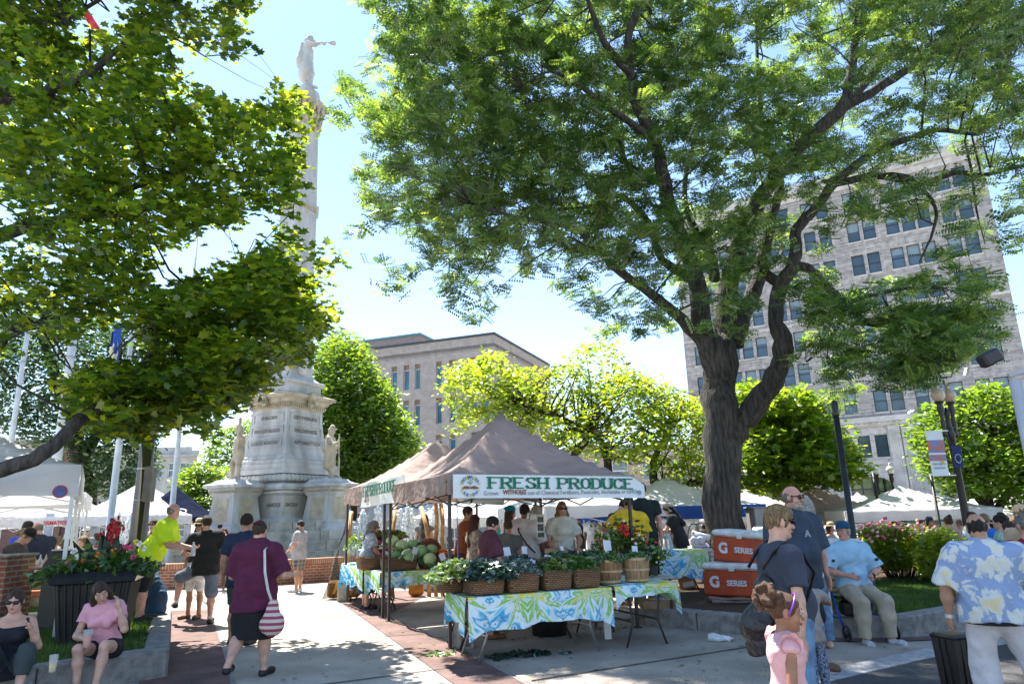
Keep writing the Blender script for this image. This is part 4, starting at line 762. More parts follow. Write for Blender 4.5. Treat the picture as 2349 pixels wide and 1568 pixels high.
def rots(n, tilt, rng, down=0.):
    """random frames with normal near +Z"""
    a = rng.random(n)*2*np.pi; t = np.abs(rng.normal(size=n))*tilt; b = rng.random(n)*2*np.pi
    nz = np.stack([np.sin(t)*np.cos(a), np.sin(t)*np.sin(a), np.cos(t)], 1); y = np.stack([np.cos(b), np.sin(b), -down*np.ones(n)], 1)
    y -= (y*nz).sum(1, keepdims=True)*nz; y /= np.linalg.norm(y, axis=1, keepdims=True); x = np.cross(y, nz); return np.stack([x, y, nz], 2)
def leaves(name, P, size, kind, mats, parent, tilt=.6, down=0., seed=1, mi=None, svar=.3):
    rng = np.random.default_rng(seed); v, f = leaf_tpl(kind); f = np.array(f); n = len(P); Rm = rots(n, tilt, rng, down); s = size*(1+svar*(rng.random(n)*2-1))
    V = np.einsum('nij,kj->nki', Rm, v)*s[:, None, None]+P[:, None]; F_ = (f[None]+(np.arange(n)*len(v))[:, None, None]).reshape(-1, 3)
    m_ = np.repeat(mi if mi is not None else rng.integers(0, len(mats), n), len(f)); return quads(name, V.reshape(-1, 3), F_, mats, parent, False, m_)
def inpoly(P, x, y):
    P = np.asarray(P, float); c = np.zeros(len(x), bool); j = len(P)-1
    for i in range(len(P)):
        a, b = P[i], P[j]; k = ((a[1] > y) != (b[1] > y)) & (x < (b[0]-a[0])*(y-a[1])/(b[1]-a[1]+1e-9)+a[0]); c ^= k; j = i
    return c
_rf = np.array([list(_f), list(_r), list(_u)])
def unproj(u, v, Y):
    d = _rf[0]+((u-CX)/FPX)[:, None]*_rf[1]+((CY-v)/FPX)[:, None]*_rf[2]; t = Y/d[:, 1]; p = d*t[:, None]; p[:, 2] += CZ; return p
def crown_centers(polys, Y, dY, n, rng, gap=.42, gf=1.1, holes=()):
    """cluster centres spread through a crown volume"""
    out = []; ph = rng.random((4, 3))*6; K = rng.normal(size=(4, 3))*gf
    for poly, wt in polys:
        poly = np.array(poly, float); lo, hi = poly.min(0), poly.max(0); got = 0; need = int(n*wt); it = 0
        while got < need and it < 60:
            it += 1; u = lo[0]+rng.random(4000)*(hi[0]-lo[0]); v = lo[1]+rng.random(4000)*(hi[1]-lo[1]); k = inpoly(poly, u, v); u, v = u[k], v[k]
            for h in holes: kk = ~inpoly(h, u, v); u, v = u[kk], v[kk]
            yy = (Y(u, v) if callable(Y) else Y)+dY*np.clip(rng.normal(size=len(u))*.55, -1.3, 1.3); p = unproj(u, v, yy); q = sum(np.sin(p@K[i]+ph[i][0]+np.sin(p@K[(i+1) % 4]*.7)) for i in range(4))/4
            p = p[(q > gap-1+.0) & (p[:, 2] > .9)][:need-got]; out.append(p); got += len(p)
    return np.concatenate(out)
def cluster(C, per, rad, flat, rng):
    n = len(C); d = rng.normal(size=(n, per, 3))*np.array([rad, rad, rad*flat])*.6; return (C[:, None]+d).reshape(-1, 3)
def limbmesh(name, limbs, m, parent, twigs=None, tr=.012, seed=2, nseg=10):
    b = MB(); rg = random.Random(seed); pts_all = []
    for L_ in limbs:
        pts = [Vector(p[:3]) for p in L_]; rs = [p[3] for p in L_]; P = []; RR = []
        for i in range(len(pts)-1):
            p0, p1, p2, p3 = pts[max(0, i-1)], pts[i], pts[i+1], pts[min(len(pts)-1, i+2)]
            for k in range(4):
                t = k/4; q = .5*((2*p1)+(p2-p0)*t+(2*p0-5*p1+4*p2-p3)*t*t+(3*p1-p0-3*p2+p3)*t**3); r_ = rs[i]*(1-t)+rs[i+1]*t; P.append(q+Vector((rg.gauss(0,1), rg.gauss(0,1), rg.gauss(0,1)))*r_*.10); RR.append(r_*(1+rg.uniform(-.06,.06)))
        P.append(pts[-1]); RR.append(rs[-1]); b.tube(P, RR, nseg); pts_all += [(tuple(p), r_) for p, r_ in zip(P, RR)]
    if twigs is not None and len(twigs):
        LP = np.array([p for p, _ in pts_all]); LR = np.array([r_ for _, r_ in pts_all])
        for t in twigs:
            d = np.linalg.norm(LP-t, axis=1)+(LP[:, 2] > t[2]+1)*1.; k = int(np.argmin(d)); a, c = Vector(LP[k]), Vector(t); L_ = (c-a).length
            if L_ < .15 or L_ > 2.6: continue
            r0_ = min(LR[k]*.6, tr*(.7+L_*.5)); off = Vector((rg.gauss(0,1), rg.gauss(0,1), rg.gauss(0,1)))*L_*.14; b.tube([a, a.lerp(c, .35)+off+Vector((0,0,L_*.06)), a.lerp(c, .7)+off*.6+Vector((0,0,L_*.03)), c], [r0_, r0_*.75, r0_*.5, r0_*.2], 4)
    return b.build(name, m, parent, True)
def px_limb(pts): return [(*A(u, v, Y), r_) for u, v, Y, r_ in pts]
# leaf materials
mapL = [leafmat('maple_leaf_a', (.04,.09,.012), (.38,.56,.02), .54, .06), leafmat('maple_leaf_b', (.028,.07,.012), (.22,.38,.02), .46, .05), leafmat('maple_leaf_c', (.09,.14,.015), (.68,.76,.03), .6, .06)]
locL = [leafmat('locust_leaf_a', (.05,.11,.025), (.36,.56,.06), .52, .08, .3), leafmat('locust_leaf_b', (.035,.085,.025), (.16,.32,.05), .4, .08, .3), leafmat('locust_leaf_c', (.10,.17,.05), (.48,.66,.09), .52, .11, .3)]
brtL = [leafmat('bright_leaf_a', (.11,.18,.015), (.54,.70,.03), .58, .06), leafmat('bright_leaf_b', (.08,.15,.015), (.38,.56,.03), .54, .06), leafmat('bright_leaf_c', (.12,.19,.02), (.75,.82,.04), .6, .08)]
dkL = [leafmat('deep_leaf_a', (.05,.10,.025), (.14,.26,.04), .4, .08), leafmat('deep_leaf_b', (.035,.08,.025), (.09,.19,.04), .4, .08)]
midL = [leafmat('mid_leaf_a', (.055,.12,.02), (.28,.46,.03), .5, .06), leafmat('mid_leaf_b', (.04,.095,.02), (.2,.36,.03), .48, .05), leafmat('mid_leaf_c', (.08,.15,.02), (.44,.6,.03), .55, .06)]
def tree(label, limbs, polys, Y, dY, n, per, rad, size, kind, mats, seed, bm=None, flat=.45, tilt=.6, down=0., gap=.42, gf=1.1, ntw=250, holes=(), tr=.012, name='tree', extra=None, base=None, sunny=None):
    rng = np.random.default_rng(seed); C = crown_centers(polys, Y, dY, n, rng, gap, gf, holes)
    L0 = Vector(base or limbs[0][0][:3])
    if sunny:
        sd_ = np.array(SD); q = C-sd_*((C[:, 2]-1.)/sd_[2])[:, None]; bad = np.zeros(len(C), bool)
        for x0, x1, y0, y1, fr in sunny: bad |= (q[:, 0] > x0) & (q[:, 0] < x1) & (q[:, 1] > y0) & (q[:, 1] < y1) & (rng.random(len(C)) < fr)
        C = C[~bad]
    C0 = C
    if extra is not None: C = np.concatenate([C, extra])
    e = empty(name, (L0.x, L0.y, 0), 0, label, 'tree'); tw_ = C0[rng.permutation(len(C0))[:ntw]]
    t = limbmesh('trunk', limbs, bm or barkg, e, tw_, tr, seed); lf = leaves('crown', cluster(C, per, rad, flat, rng), size, kind, mats, e, tilt, down, seed)
    for o in (t, lf): o.matrix_parent_inverse = Matrix.Translation(e.location).inverted()
    return e
def overhead(x0, x1, y0, y1, zl, zh, n, seed):
    rng = np.random.default_rng(seed); g = np.stack([x0+rng.random(n*3)*(x1-x0), y0+rng.random(n*3)*(y1-y0), np.zeros(n*3)], 1); z = zl+rng.random(n*3)*(zh-zl); sd_ = np.array(SD); P = g+sd_*(z/sd_[2])[:, None]
    q = P-np.array([0, 0, CZ]); zz = q@_rf[0]; v = CY-FPX*(q@_rf[2])/np.maximum(zz, .01); u = CX+FPX*(q@_rf[1])/np.maximum(zz, .01); k = (zz > 0) & ((v < -70) | (u < -80) | (u > 2430)); return P[k][:n]
# --- near maple on the left
M1 = [(-150,-500),(480,-500),(560,-100),(585,60),(562,120),(500,135),(430,95),(392,140),(425,205),(520,185),(560,235),(620,208),(688,200),(700,300),(692,430),(655,500),(600,470),(545,500),(490,540),(440,600),(385,575),(335,620),(352,700),(340,745),(200,748),(60,830),(-150,850)]
M2 = [(530,600),(560,545),(660,520),(715,570),(800,572),(815,600),(740,640),(758,735),(700,790),(695,850),(640,825),(600,900),(500,900),(420,850),(350,870),(340,720),(440,625),(520,625)]
M3 = [(165,880),(220,835),(330,850),(480,860),(600,830),(560,930),(480,945),(490,1000),(420,965),(330,1005),(250,990),(180,965)]
fy = lambda u, v: 9.6+(u/800.)*1.0
ml = [px_limb([(-420,1300,9,.42),(-400,900,9,.38),(-380,500,9,.33),(-300,100,9.4,.25),(-200,-300,10,.15)]),
 px_limb([(-380,1150,8,.2),(-150,1110,8,.13),(0,1078,8.,.09),(100,1040,8.1,.085),(180,962,8.5,.08),(290,890,9.2,.07),(340,820,10,.06),(385,715,10.1,.05),(470,660,10.2,.03),(560,600,10.3,.015)]),
 px_limb([(180,962,8.5,.06),(290,905,9.8,.04),(400,880,10,.025),(540,860,10.2,.012)]), px_limb([(-390,700,9,.16),(-100,860,9,.09),(0,795,9.2,.055),(30,752,9.3,.045),(110,735,9.4,.03),(200,700,9.5,.015)]),
 px_limb([(-390,550,9,.2),(-100,560,9.2,.13),(60,520,9.4,.09),(180,495,9.5,.075),(260,450,9.7,.06),(370,405,9.9,.045),(480,390,10.1,.03),(580,400,10.3,.015)]),
 px_limb([(180,495,9.5,.05),(300,490,9.8,.03),(420,440,10.,.018),(470,400,10.1,.01)]), px_limb([(-300,200,9.4,.14),(0,230,9.4,.09),(180,180,9.5,.06),(260,120,9.7,.045),(320,60,9.9,.03),(330,-40,10,.02)]),
 px_limb([(150,60,9.6,.05),(160,40,9.7,.04),(230,0,9.9,.03)]), px_limb([(250,120,9.7,.035),(380,85,9.9,.02),(470,130,10.1,.01)])]
tree('large green maple leaning in from the left, branches before the monument', ml, [(M1,.66),(M2,.2),(M3,.14)], fy, 1.6, 3000, 19, .20, .125, 'maple', mapL, 11, bark, .5, .55, .15, holes=[[(440,515),(650,520),(640,560),(540,610),(470,650),(400,630),(400,590)],[(420,100),(560,130),(570,235),(440,215)],[(0,250),(40,250),(30,300),(0,300)],[(-10,745),(130,745),(120,850),(-10,860)],[(180,745),(330,750),(300,830),(200,830)]], gap=.62, gf=1.7, ntw=420, tr=.014, extra=overhead(-6.5,.9,3.5,8.4,9.5,14,520,5))
# --- big honey locust
K1 = [(820,-20),(862,40),(842,150),(800,170),(760,205),(745,240),(785,290),(765,350),(790,400),(755,500),(770,540),(810,560),(815,640),(845,700),(900,690),(930,640),(960,650),(1000,700),(1050,755),(1130,750),(1150,680),(1160,640),(1260,640),(1300,700),(1380,760),(1480,780),(1600,790),(1700,760),(1760,800),(1850,840),(1900,900),(1960,930),(2060,900),(2180,880),(2230,820),(2320,760),(2349,700),(2349,560),(2420,500),(2500,-400),(1500,-700),(900,-500)]
K2 = [(880,-50),(900,200),(850,300),(900,550),(1100,600),(1300,580),(1500,640),(1700,650),(1800,420),(2300,300),(2349,-50)]
K3 = [(1830,640),(2000,700),(2250,700),(2300,780),(2200,840),(2050,880),(1950,940),(1880,900),(1900,760),(1830,720)]
H = [[(1700,60),(1760,110),(1740,150),(1690,120)], [(1930,290),(2000,290),(1990,350),(1940,340)], [(1300,60),(1330,90),(1310,110)],[(1930,560),(2130,500),(2160,600),(1990,650),(1920,640)],[(1790,680),(1840,660),(1860,740),(1810,740)],[(1640,850),(1680,760),(1740,790),(1740,860)],[(2230,480),(2349,600),(2349,800),(2290,760)],[(1960,740),(2020,760),(1990,800)]]
def ky(u, v): return 15.9+np.where(u > 1900, -(u-1900)*.0045, 0)+np.where(u < 1300, (u-1300)*.001, 0)
B_ = (1668,1330,15.7)
kl = [px_limb([(1670,1345,15.7,.62),(1666,1290,15.7,.46),(1660,1150,15.7,.43),(1655,1000,15.7,.41),(1648,880,15.7,.39),(1655,790,15.7,.36)]),
 px_limb([(1648,850,15.7,.36),(1618,770,15.6,.25),(1595,640,15.4,.2),(1558,530,15.2,.18),(1530,450,15,.17),(1505,330,14.8,.15),(1458,230,14.6,.14),(1448,170,14.5,.11),(1440,90,14.4,.1),(1468,0,14.3,.09),(1480,-150,14.2,.06)]),
 px_limb([(1448,175,14.5,.09),(1392,105,14.3,.08),(1362,40,14.2,.06),(1330,-60,14,.04)]), px_limb([(1612,775,15.6,.18),(1595,765,15.5,.15),(1525,695,15.1,.12),(1425,625,14.7,.1),(1365,565,14.4,.085),(1315,520,14.2,.075),(1190,500,13.9,.05),(1080,465,13.6,.025)]),
 px_limb([(1590,640,15.4,.13),(1520,595,15.6,.1),(1485,510,15.8,.09),(1425,450,16,.07),(1350,475,16.2,.05),(1240,480,16.5,.02)]), px_limb([(1505,330,14.8,.1),(1470,300,14.6,.09),(1390,245,14.3,.07),(1320,190,14,.05),(1260,165,13.8,.03),(1200,195,13.6,.015)]),
 px_limb([(1520,420,15,.1),(1440,380,15.2,.08),(1420,320,15.4,.06),(1370,285,15.6,.04),(1310,250,15.8,.02)]),
 px_limb([(1655,800,15.7,.32),(1668,680,15.8,.24),(1695,570,15.9,.21),(1730,480,15.9,.2),(1765,430,15.8,.19),(1825,345,15.6,.17),(1925,255,15.3,.16),(1945,200,15.2,.12),(1962,90,15.1,.1),(1980,-60,15,.07)]),
 px_limb([(1925,255,15.3,.12),(2025,195,15,.11),(2125,135,14.7,.09),(2225,100,14.4,.06),(2330,80,14,.03)]), px_limb([(1940,230,15.2,.11),(1975,205,15.5,.1),(2030,135,15.8,.08),(2095,75,16,.05),(2150,10,16.2,.03)]),
 px_limb([(1680,790,15.7,.26),(1705,720,15.9,.2),(1735,650,16.1,.18),(1755,570,16.2,.16),(1768,500,16.3,.13),(1790,420,16.4,.1),(1760,330,16.6,.08),(1740,200,16.8,.06),(1735,60,17,.04)]),
 px_limb([(1640,640,15.6,.14),(1625,580,16,.12),(1590,520,16.4,.1),(1570,430,16.7,.07),(1600,300,17,.05),(1640,150,17.3,.03)]),
 px_limb([(1672,1000,15.7,.36),(1700,970,15.6,.27),(1750,905,15.4,.25),(1785,845,15.2,.22),(1800,800,15.1,.23),(1782,740,15.1,.17),(1788,660,15.1,.17),(1822,600,15.1,.15),(1828,525,15.2,.13),(1874,475,15.2,.12),(1915,420,15.1,.11),(2000,350,14.8,.1),(2080,320,14.4,.07),(2150,298,14.1,.06),(2245,310,13.7,.03)]),
 px_limb([(1788,650,15.1,.15),(1760,630,15.2,.11),(1745,590,15.4,.09)]), px_limb([(1815,612,15.1,.12),(1850,613,15,.11),(1880,638,14.8,.1),(1944,700,14.4,.085),(1995,742,14.1,.07),(2055,735,13.8,.06),(2115,770,13.5,.04),(2190,830,13.2,.02)]),
 px_limb([(1944,700,14.4,.06),(1915,760,14.4,.045),(1885,800,14.4,.03),(1850,830,14.4,.015)]), px_limb([(2050,735,13.8,.05),(2120,725,13.5,.04),(2210,700,13.2,.02)]), px_limb([(1940,695,14.4,.05),(2050,665,14,.04),(2160,660,13.7,.02)]),
 px_limb([(1915,420,15.1,.09),(2000,405,14.6,.085),(2060,405,14.2,.08),(2125,418,13.9,.07),(2190,395,13.6,.06),(2250,402,13.3,.05),(2349,380,12.9,.03)]), px_limb([(2010,405,14.5,.05),(2100,425,14,.045),(2145,475,13.8,.04),(2140,530,13.7,.03),(2110,600,13.6,.015)]), px_limb([(2230,400,13.4,.03),(2240,480,13.3,.02),(2260,560,13.2,.01)])]
tree('huge honey locust with forked furrowed trunk and feathery leaves', kl, [(K1,.58),(K2,.30),(K3,.12)], ky, 2.9, 3900, 19, .25, .27, 'frond', locL, 23, bark, .5, .7, .5, gap=.74, gf=1.5, ntw=900, holes=H, tr=.016, extra=overhead(1.5,6.5,4,9.3,10,15,300,6), sunny=((5.6,25,12.2,26,.9),(-4,-.9,10,18,.8)))
# --- fine sprays reaching left over the column
# --- trees beyond
def oftree(label, poly, Y, dY, n, size, mats, seed, trunk, per=12, rad=.5, kind='oval', **k): return tree(label, trunk, poly, Y, dY, n, per, rad, size, kind, mats, seed, barkg, **k)
P = [(725,830),(738,790),(770,762),(800,770),(832,790),(850,830),(872,872),(905,900),(915,940),(955,990),(962,1030),(935,1075),(905,1105),(850,1120),(700,1120),(690,900)]
oftree('dense rounded green tree between monument and tan office block', [(P,1)], 34, 2.6, 2100, .24, midL, 31, [px_limb([(800,1200,34,.35),(805,1100,34,.3),(810,950,34,.2),(800,850,34,.08)])], gap=.3, gf=.8, per=14, rad=.42, flat=.8, ntw=60, tr=.03)
P = [(1015,880),(1030,842),(1100,825),(1128,800),(1150,815),(1165,840),(1250,850),(1300,830),(1330,795),(1400,772),(1450,850),(1540,890),(1625,930),(1640,1130),(1560,1110),(1480,1085),(1400,1050),(1300,1040),(1200,1000),(1100,965),(1030,1005),(1055,960),(1025,905)]
oftree('low spreading yellow-green tree behind the brown tents', [(P,1)], 20.5, 2.0, 1350, .16, brtL, 37, [px_limb([(1440,1235,20,.28),(1450,1180,20,.25),(1486,1165,20,.22),(1530,1146,20,.18),(1572,1114,20,.12),(1625,1100,20,.07)]), px_limb([(1470,1172,20,.2),(1490,1140,20,.15),(1502,1112,20.2,.13),(1497,1080,20.3,.12),(1505,1040,20.5,.09),(1540,980,20.5,.05),(1600,930,20.5,.03)]),
  px_limb([(1450,1190,20,.22),(1400,1178,19.6,.2),(1354,1160,19.5,.17),(1322,1140,19.5,.15),(1315,1050,19.6,.13),(1345,1000,19.7,.1),(1290,960,19.8,.08),(1200,930,20,.04)]), px_limb([(1400,1178,19.6,.16),(1392,1060,20,.11),(1375,1010,20.2,.1),(1335,985,20.3,.07),(1290,990,20.3,.03)]), px_limb([(1532,1146,20,.12),(1528,1120,20.1,.11),(1520,1100,20.2,.09)])], gap=.60, gf=1.5, per=14, rad=.27, ntw=260, tr=.02)
P = [(1690,900),(1720,870),(1760,895),(1830,893),(1880,908),(1905,960),(1972,1040),(1978,1085),(1925,1120),(1870,1105),(1800,1135),(1690,1120)]
oftree('yellow-green maple just right of the big trunk', [(P,1)], 21.5, 1.6, 1050, .19, brtL[:2]+midL[:1], 41, [px_limb([(1815,1235,21.5,.22),(1815,1150,21.5,.2),(1800,1050,21.5,.14),(1790,950,21.5,.06)]), px_limb([(1812,1140,21.5,.12),(1850,1060,21.5,.08),(1900,1020,21.5,.03)])], gap=.50, gf=1.4, per=12, rad=.28, ntw=80, kind='maple')
P = [(2088,980),(2100,950),(2150,925),(2200,905),(2260,880),(2330,900),(2460,880),(2460,1150),(2349,1165),(2290,1150),(2240,1140),(2180,1135),(2120,1080),(2095,1020)]
oftree('broad green tree at the right edge behind the banner lamp', [(P,1)], 19, 1.6, 1350, .18, midL[:1]+[brtL[1]], 43, [px_limb([(2285,1255,19,.16),(2275,1180,19,.14),(2235,1130,19,.1),(2190,1080,19,.05)]), px_limb([(2280,1210,19,.13),(2300,1150,19,.1),(2330,1100,19,.06)]), px_limb([(2275,1180,19,.1),(2265,1100,19,.07),(2270,1000,19,.04)])], gap=.52, gf=1.4, per=12, rad=.28, ntw=120)
P = [(-120,700),(350,740),(360,950),(355,1090),(300,1140),(190,1135),(190,1060),(0,990),(-120,950)]
oftree('large dark elm far behind the flagpoles on the left', [(P,1)], 37, 3, 2500, .26, dkL, 47, [px_limb([(200,1200,37,.5),(190,1080,37,.45),(140,900,37,.3),(90,760,37,.15)]), px_limb([(190,1050,37,.3),(260,930,37,.2),(300,820,37,.1)])], gap=.44, gf=.7, per=12, rad=.5, flat=.8, down=.3, ntw=120, tr=.03)
P = [(462,1070),(478,1010),(500,985),(545,975),(600,960),(640,960),(640,1090),(560,1100),(500,1105)]
oftree('light green tree behind the left carved soldiers', [(P,1)], 40, 2, 500, .25, [brtL[1],midL[0]], 53, [px_limb([(540,1200,40,.2),(540,1050,40,.1),(540,1000,40,.05)])], gap=.44, gf=.9, per=10, rad=.4, ntw=60, tr=.03)
P = [(402,1110),(415,1090),(440,1062),(470,1070),(520,1075),(530,1100),(515,1120),(490,1170),(450,1180),(410,1165)]
oftree('small leafy tree in front of the pale stepped building', [(P,1)], 33, 1.5, 420, .22, midL, 59, [px_limb([(465,1230,33,.14),(465,1150,33,.1),(465,1090,33,.04)])], gap=.4, gf=1.1, per=10, rad=.32, ntw=50, tr=.02)
# --- rose bushes, shrubs
def bush(label, polys, Y, dY, n, size, mats, seed, flowers=0, fm=None, name='rose_bush', cat='bush', fp_=None):
    rng = np.random.default_rng(seed); out = []
    for poly in polys:
        poly = np.array(poly, float); lo, hi = poly.min(0), poly.max(0)
        while sum(map(len, out)) < n*(1+polys.index(poly.tolist()) if False else 1)*1: 
            u = lo[0]+rng.random(3000)*(hi[0]-lo[0]); v = lo[1]+rng.random(3000)*(hi[1]-lo[1]); k = inpoly(poly, u, v); yy = Y+dY*(rng.random(k.sum())*2-1); out.append(unproj(u[k], v[k], yy))
    C = np.concatenate(out)[:n]; C[:, 2] = np.maximum(C[:, 2], .28); c0 = C.mean(0); e = empty(name, (c0[0], c0[1], .2), 0, label, cat)
    st = MB()
    for t in C[:70]: st.tube([(c0[0]+(t[0]-c0[0])*.35, c0[1]+(t[1]-c0[1])*.3, .15), tuple(t)], [.012, .004], 4)
    a = st.build('stems', barkg, e); b = leaves('leaves', cluster(C, 9, .07, 1., rng), size, 'oval', mats, e, .8, 0, seed); o_ = [a, b]
    if flowers:
        top = C[C[:, 2] > np.quantile(C[:, 2], .62)]; fb = MB()
        for p in top[rng.integers(0, len(top), flowers)]:
            fb.m = int(rng.integers(0, len(fm))); q = p+rng.normal(size=3)*.05+np.array([0, 0, .05]); s_ = rng.uniform(.025,.045); fb.ball(q, (s_, s_, s_*.75), 6, 4); fb.ball(q+np.array([.015,0,.01]), (s_*.7, s_*.7, s_*.7), 5, 4)
        o_.append(fb.build('blossoms', fm, e, False))
    for o in o_: o.matrix_parent_inverse = Matrix.Translation(e.location).inverted()
    return e
pk = [mat('rose_pink', (.78,.36,.36), .7, .2, 20), mat('rose_pale', (.85,.55,.45), .7, .2, 20), mat('rose_deep', (.7,.1,.2), .7, .2, 20)]
ylL = [leafmat('hedge_leaf_a', (.13,.19,.02), (.62,.74,.04), .5, .06), leafmat('hedge_leaf_b', (.12,.2,.02), (.5,.65,.04), .5, .06)]
bush('long rose bush covered in pink blossoms on the right', [[(1975,1215),(2010,1205),(2140,1215),(2180,1240),(2110,1250),(2090,1300),(2020,1305),(1985,1275)]], 14.2, .8, 900, .085, [ylL[0], brtL[1], ylL[1]], 61, 330, pk)
bush('bright yellow-green shrub beside the rose bush', [[(2095,1270),(2120,1235),(2160,1210),(2210,1240),(2230,1290),(2200,1330),(2130,1325),(2100,1300)]], 13.2, .6, 700, .085, ylL, 67, 0, name='shrub')
# ================================================================ stall tables, cloths, baskets
EX = Vector((math.cos(R(22.6)), math.sin(R(22.6)), 0)); EY = Vector((-EX.y, EX.x, 0)); RZ1 = R(22.6)
O1 = Vector((-.58, 8.24, 0))
def TP(a, b_, z=.74): return O1+EX*a+EY*b_+Vector((0, 0, z))
def ftable(p, rz, L_, D_, label, h=.72, legm=greym, bent=True, group='folding tables of the produce stall'):
    e = empty('folding_table', (p[0], p[1], 0), rz, label, 'folding table', group); b = MB(); b.box((L_/2, D_/2, h-.02), (L_, D_, .035), .012); b.build('tabletop', mat('table_top', (.45,.44,.42), .6), e)
    for x, s in ((.22, 1), (L_-.22, -1)):
        for y in (.08, D_-.08): b = MB(); b.tube([(x-s*.02, y, h-.05), (x+s*.0, y, .5), (x+s*.03*(1 if bent else 0), y, .3), (x-s*.08, y, .008)], .014, 8); b.build('leg', legm, e, True)
        b = MB(); b.bar((x+s*.01, .08, .3), (x+s*.01, D_-.08, .3), .02); b.bar((x, D_/2, .45), (x+s*.35, D_/2, h-.04), .014); b.build('brace', legm, e)
    return e
def cloth(p, rz, L_, D_, drops, label, h=.732, seed=1, corner=.12):
    """drops: front(left u, right u), left, right, back hem drop"""
    e = empty('tablecloth', (p[0], p[1], 0), rz, label, 'tablecloth', 'tie-dyed tablecloths'); b = MB(); rg = random.Random(seed); ph = rg.random()*6
    b.grid(lambda u, v: (u*L_, v*D_, h+.002*math.sin(u*20+v*9)), 24, 8)
    def skirt(a, c, d0, d1, n, out):
        a, c = Vector(a), Vector(c); ln = (c-a).length; nn = Vector(out)
        def f_(u, v):
            dr = (d0+(d1-d0)*u)*(1+.06*math.sin(u*9+ph)+.04*math.sin(u*23))+corner*(max(0, 1-u*ln/.16)+max(0, 1-(1-u)*ln/.16)); wv = (.022*math.sin(u*ln*21+ph)+.014*math.sin(u*ln*39+1))*v; q = a.lerp(c, u)+nn*(.015+.03*v**.5+wv); return (q.x, q.y, h-.001-dr*v)
        b.grid(f_, n, 8)
    d = drops
    if d[0]: skirt((0,0), (L_,0), d[0][0], d[0][1], int(L_*26), (0,-1))
    if d[1]: skirt((0,D_), (0,0), d[1][0], d[1][1], int(D_*26), (-1,0))
    if d[2]: skirt((L_,0), (L_,D_), d[2][0], d[2][1], int(D_*26), (1,0))
    b.build('cloth', tied, e, True); return e
ftable(TP(0,0,0), RZ1, 1.83, .76, 'front folding table under the tie-dyed cloth and baskets'); cloth(TP(-.01,-.01,0), RZ1, 1.86, .78, ((.36,.33),(.30,.30),None), 'blue, green and yellow tie-dyed cloth on the front table', seed=2)
ftable(TP(1.93,-.02,0), RZ1, .86, 1.5, 'second front table at the right end under the bushel baskets', legm=darkm); cloth(TP(1.88,-.03,0), RZ1, .93, 1.45, ((.14,.12),None,(.27,.2)), 'pale tie-dyed cloth on the right end table', h=.742, seed=5, corner=.14)
ftable(TP(.1,.95,0), RZ1, 1.83, .7, 'inner folding table behind the front baskets', legm=darkm); 
PB = Vector((-2.37, 12.5, 0)); EX2 = Vector((math.cos(TR), math.sin(TR), 0)); EY2 = Vector((-EX2.y, EX2.x, 0))
ftable(PB, TR, 1.6, .74, 'table holding the cabbage baskets', legm=darkm); cloth(PB-EX2*.01, TR, 1.62, .76, ((.26,.2),(.3,.3),None), 'tie-dyed cloth on the cabbage table, blue at its right', seed=9)
q = PB+EY2*.8-EX2*.1; ftable(q, TR, .74, 1.9, 'side table holding the beets', legm=darkm); cloth(q-EX2*.02, TR, .78, 1.9, ((.3,.3),(.34,.3),None), 'tie-dyed cloth on the beet table by the woman in navy skirt', seed=12)
q3 = Vector((-3.5, 15.0, 0)); ftable(q3, TR, .8, .7, 'far left table with white flowers', legm=darkm); cloth(q3-EX2*.02, TR, .84, .72, ((.4,.45),(.4,.4),None), 'tie-dyed cloth hanging behind the concrete block', seed=15)
def wbasket(p, rz, L_, D_, H_, label, m=None, name='wicker_basket', group='woven baskets of greens', z=.745, tilt=0):
    e = empty(name, (p[0], p[1], z), rz, label, 'basket', group); b = MB(); n = 32
    def ring(s_, z_, k=0):
        o = []
        for i in range(n):
            t = 2*math.pi*i/n; c, s2 = math.cos(t), math.sin(t); x = math.copysign(abs(c)**.32, c)*L_/2*s_; y = math.copysign(abs(s2)**.32, s2)*D_/2*s_; o.append((x, y, z_+k*.012*math.sin(3*t+1)))
        return o
    R_ = [ring(.90,0), ring(.93,.02), ring(.99,H_*.5), ring(1,H_*.95,1), ring(1.01,H_,1), ring(.97,H_+.008,1), ring(.94,H_*.95,1), ring(.88,H_*.45)]
    vs = [p_ for r_ in R_ for p_ in r_]; fs = [tuple(range(n-1, -1, -1)), tuple(range(7*n, 8*n))]+[(j*n+i, j*n+(i+1) % n, (j+1)*n+(i+1) % n, (j+1)*n+i) for j in range(7) for i in range(n)]
    b.add(vs, fs); b.build('weave', m or wicker, e, True); b = MB(); rr = ring(1.005, H_+.004, 1); b.tube(rr+[rr[0]], .009, 5, caps=False); b.build('rim', m or wicker, e, True); return e
def heap(name, label, C, L_, D_, hgt, n, size, kind, mats, seed, rz=0., tilt=.9, down=.2, cat='greens', hang=.0, group=None):
    rng = np.random.default_rng(seed); u = rng.random((n, 2))*2-1; r_ = np.clip((np.abs(u)**3).sum(1), 0, 1); z = hgt*(1-r_*.8)*rng.random(n)**.5; P = np.stack([u[:, 0]*L_/2*(1+hang), u[:, 1]*D_/2*(1+hang), z-hang*.12*r_], 1)
    e = leaves(name, P, size, kind, mats, None, tilt, down, seed); e.location = C; e.rotation_euler = (0, 0, rz); return tag(e, label, cat, group)
kal = [leafmat('kale_blue_a', (.035,.10,.08), (.05,.12,.06), .25, .12, .4), leafmat('kale_blue_b', (.02,.06,.055), (.03,.08,.04), .25, .12, .4)]; kgr = [leafmat('chard_a', (.06,.17,.03), (.15,.3,.03), .35, .12, .4), leafmat('chard_b', (.1,.22,.04), (.2,.35,.04), .35, .12, .4)]
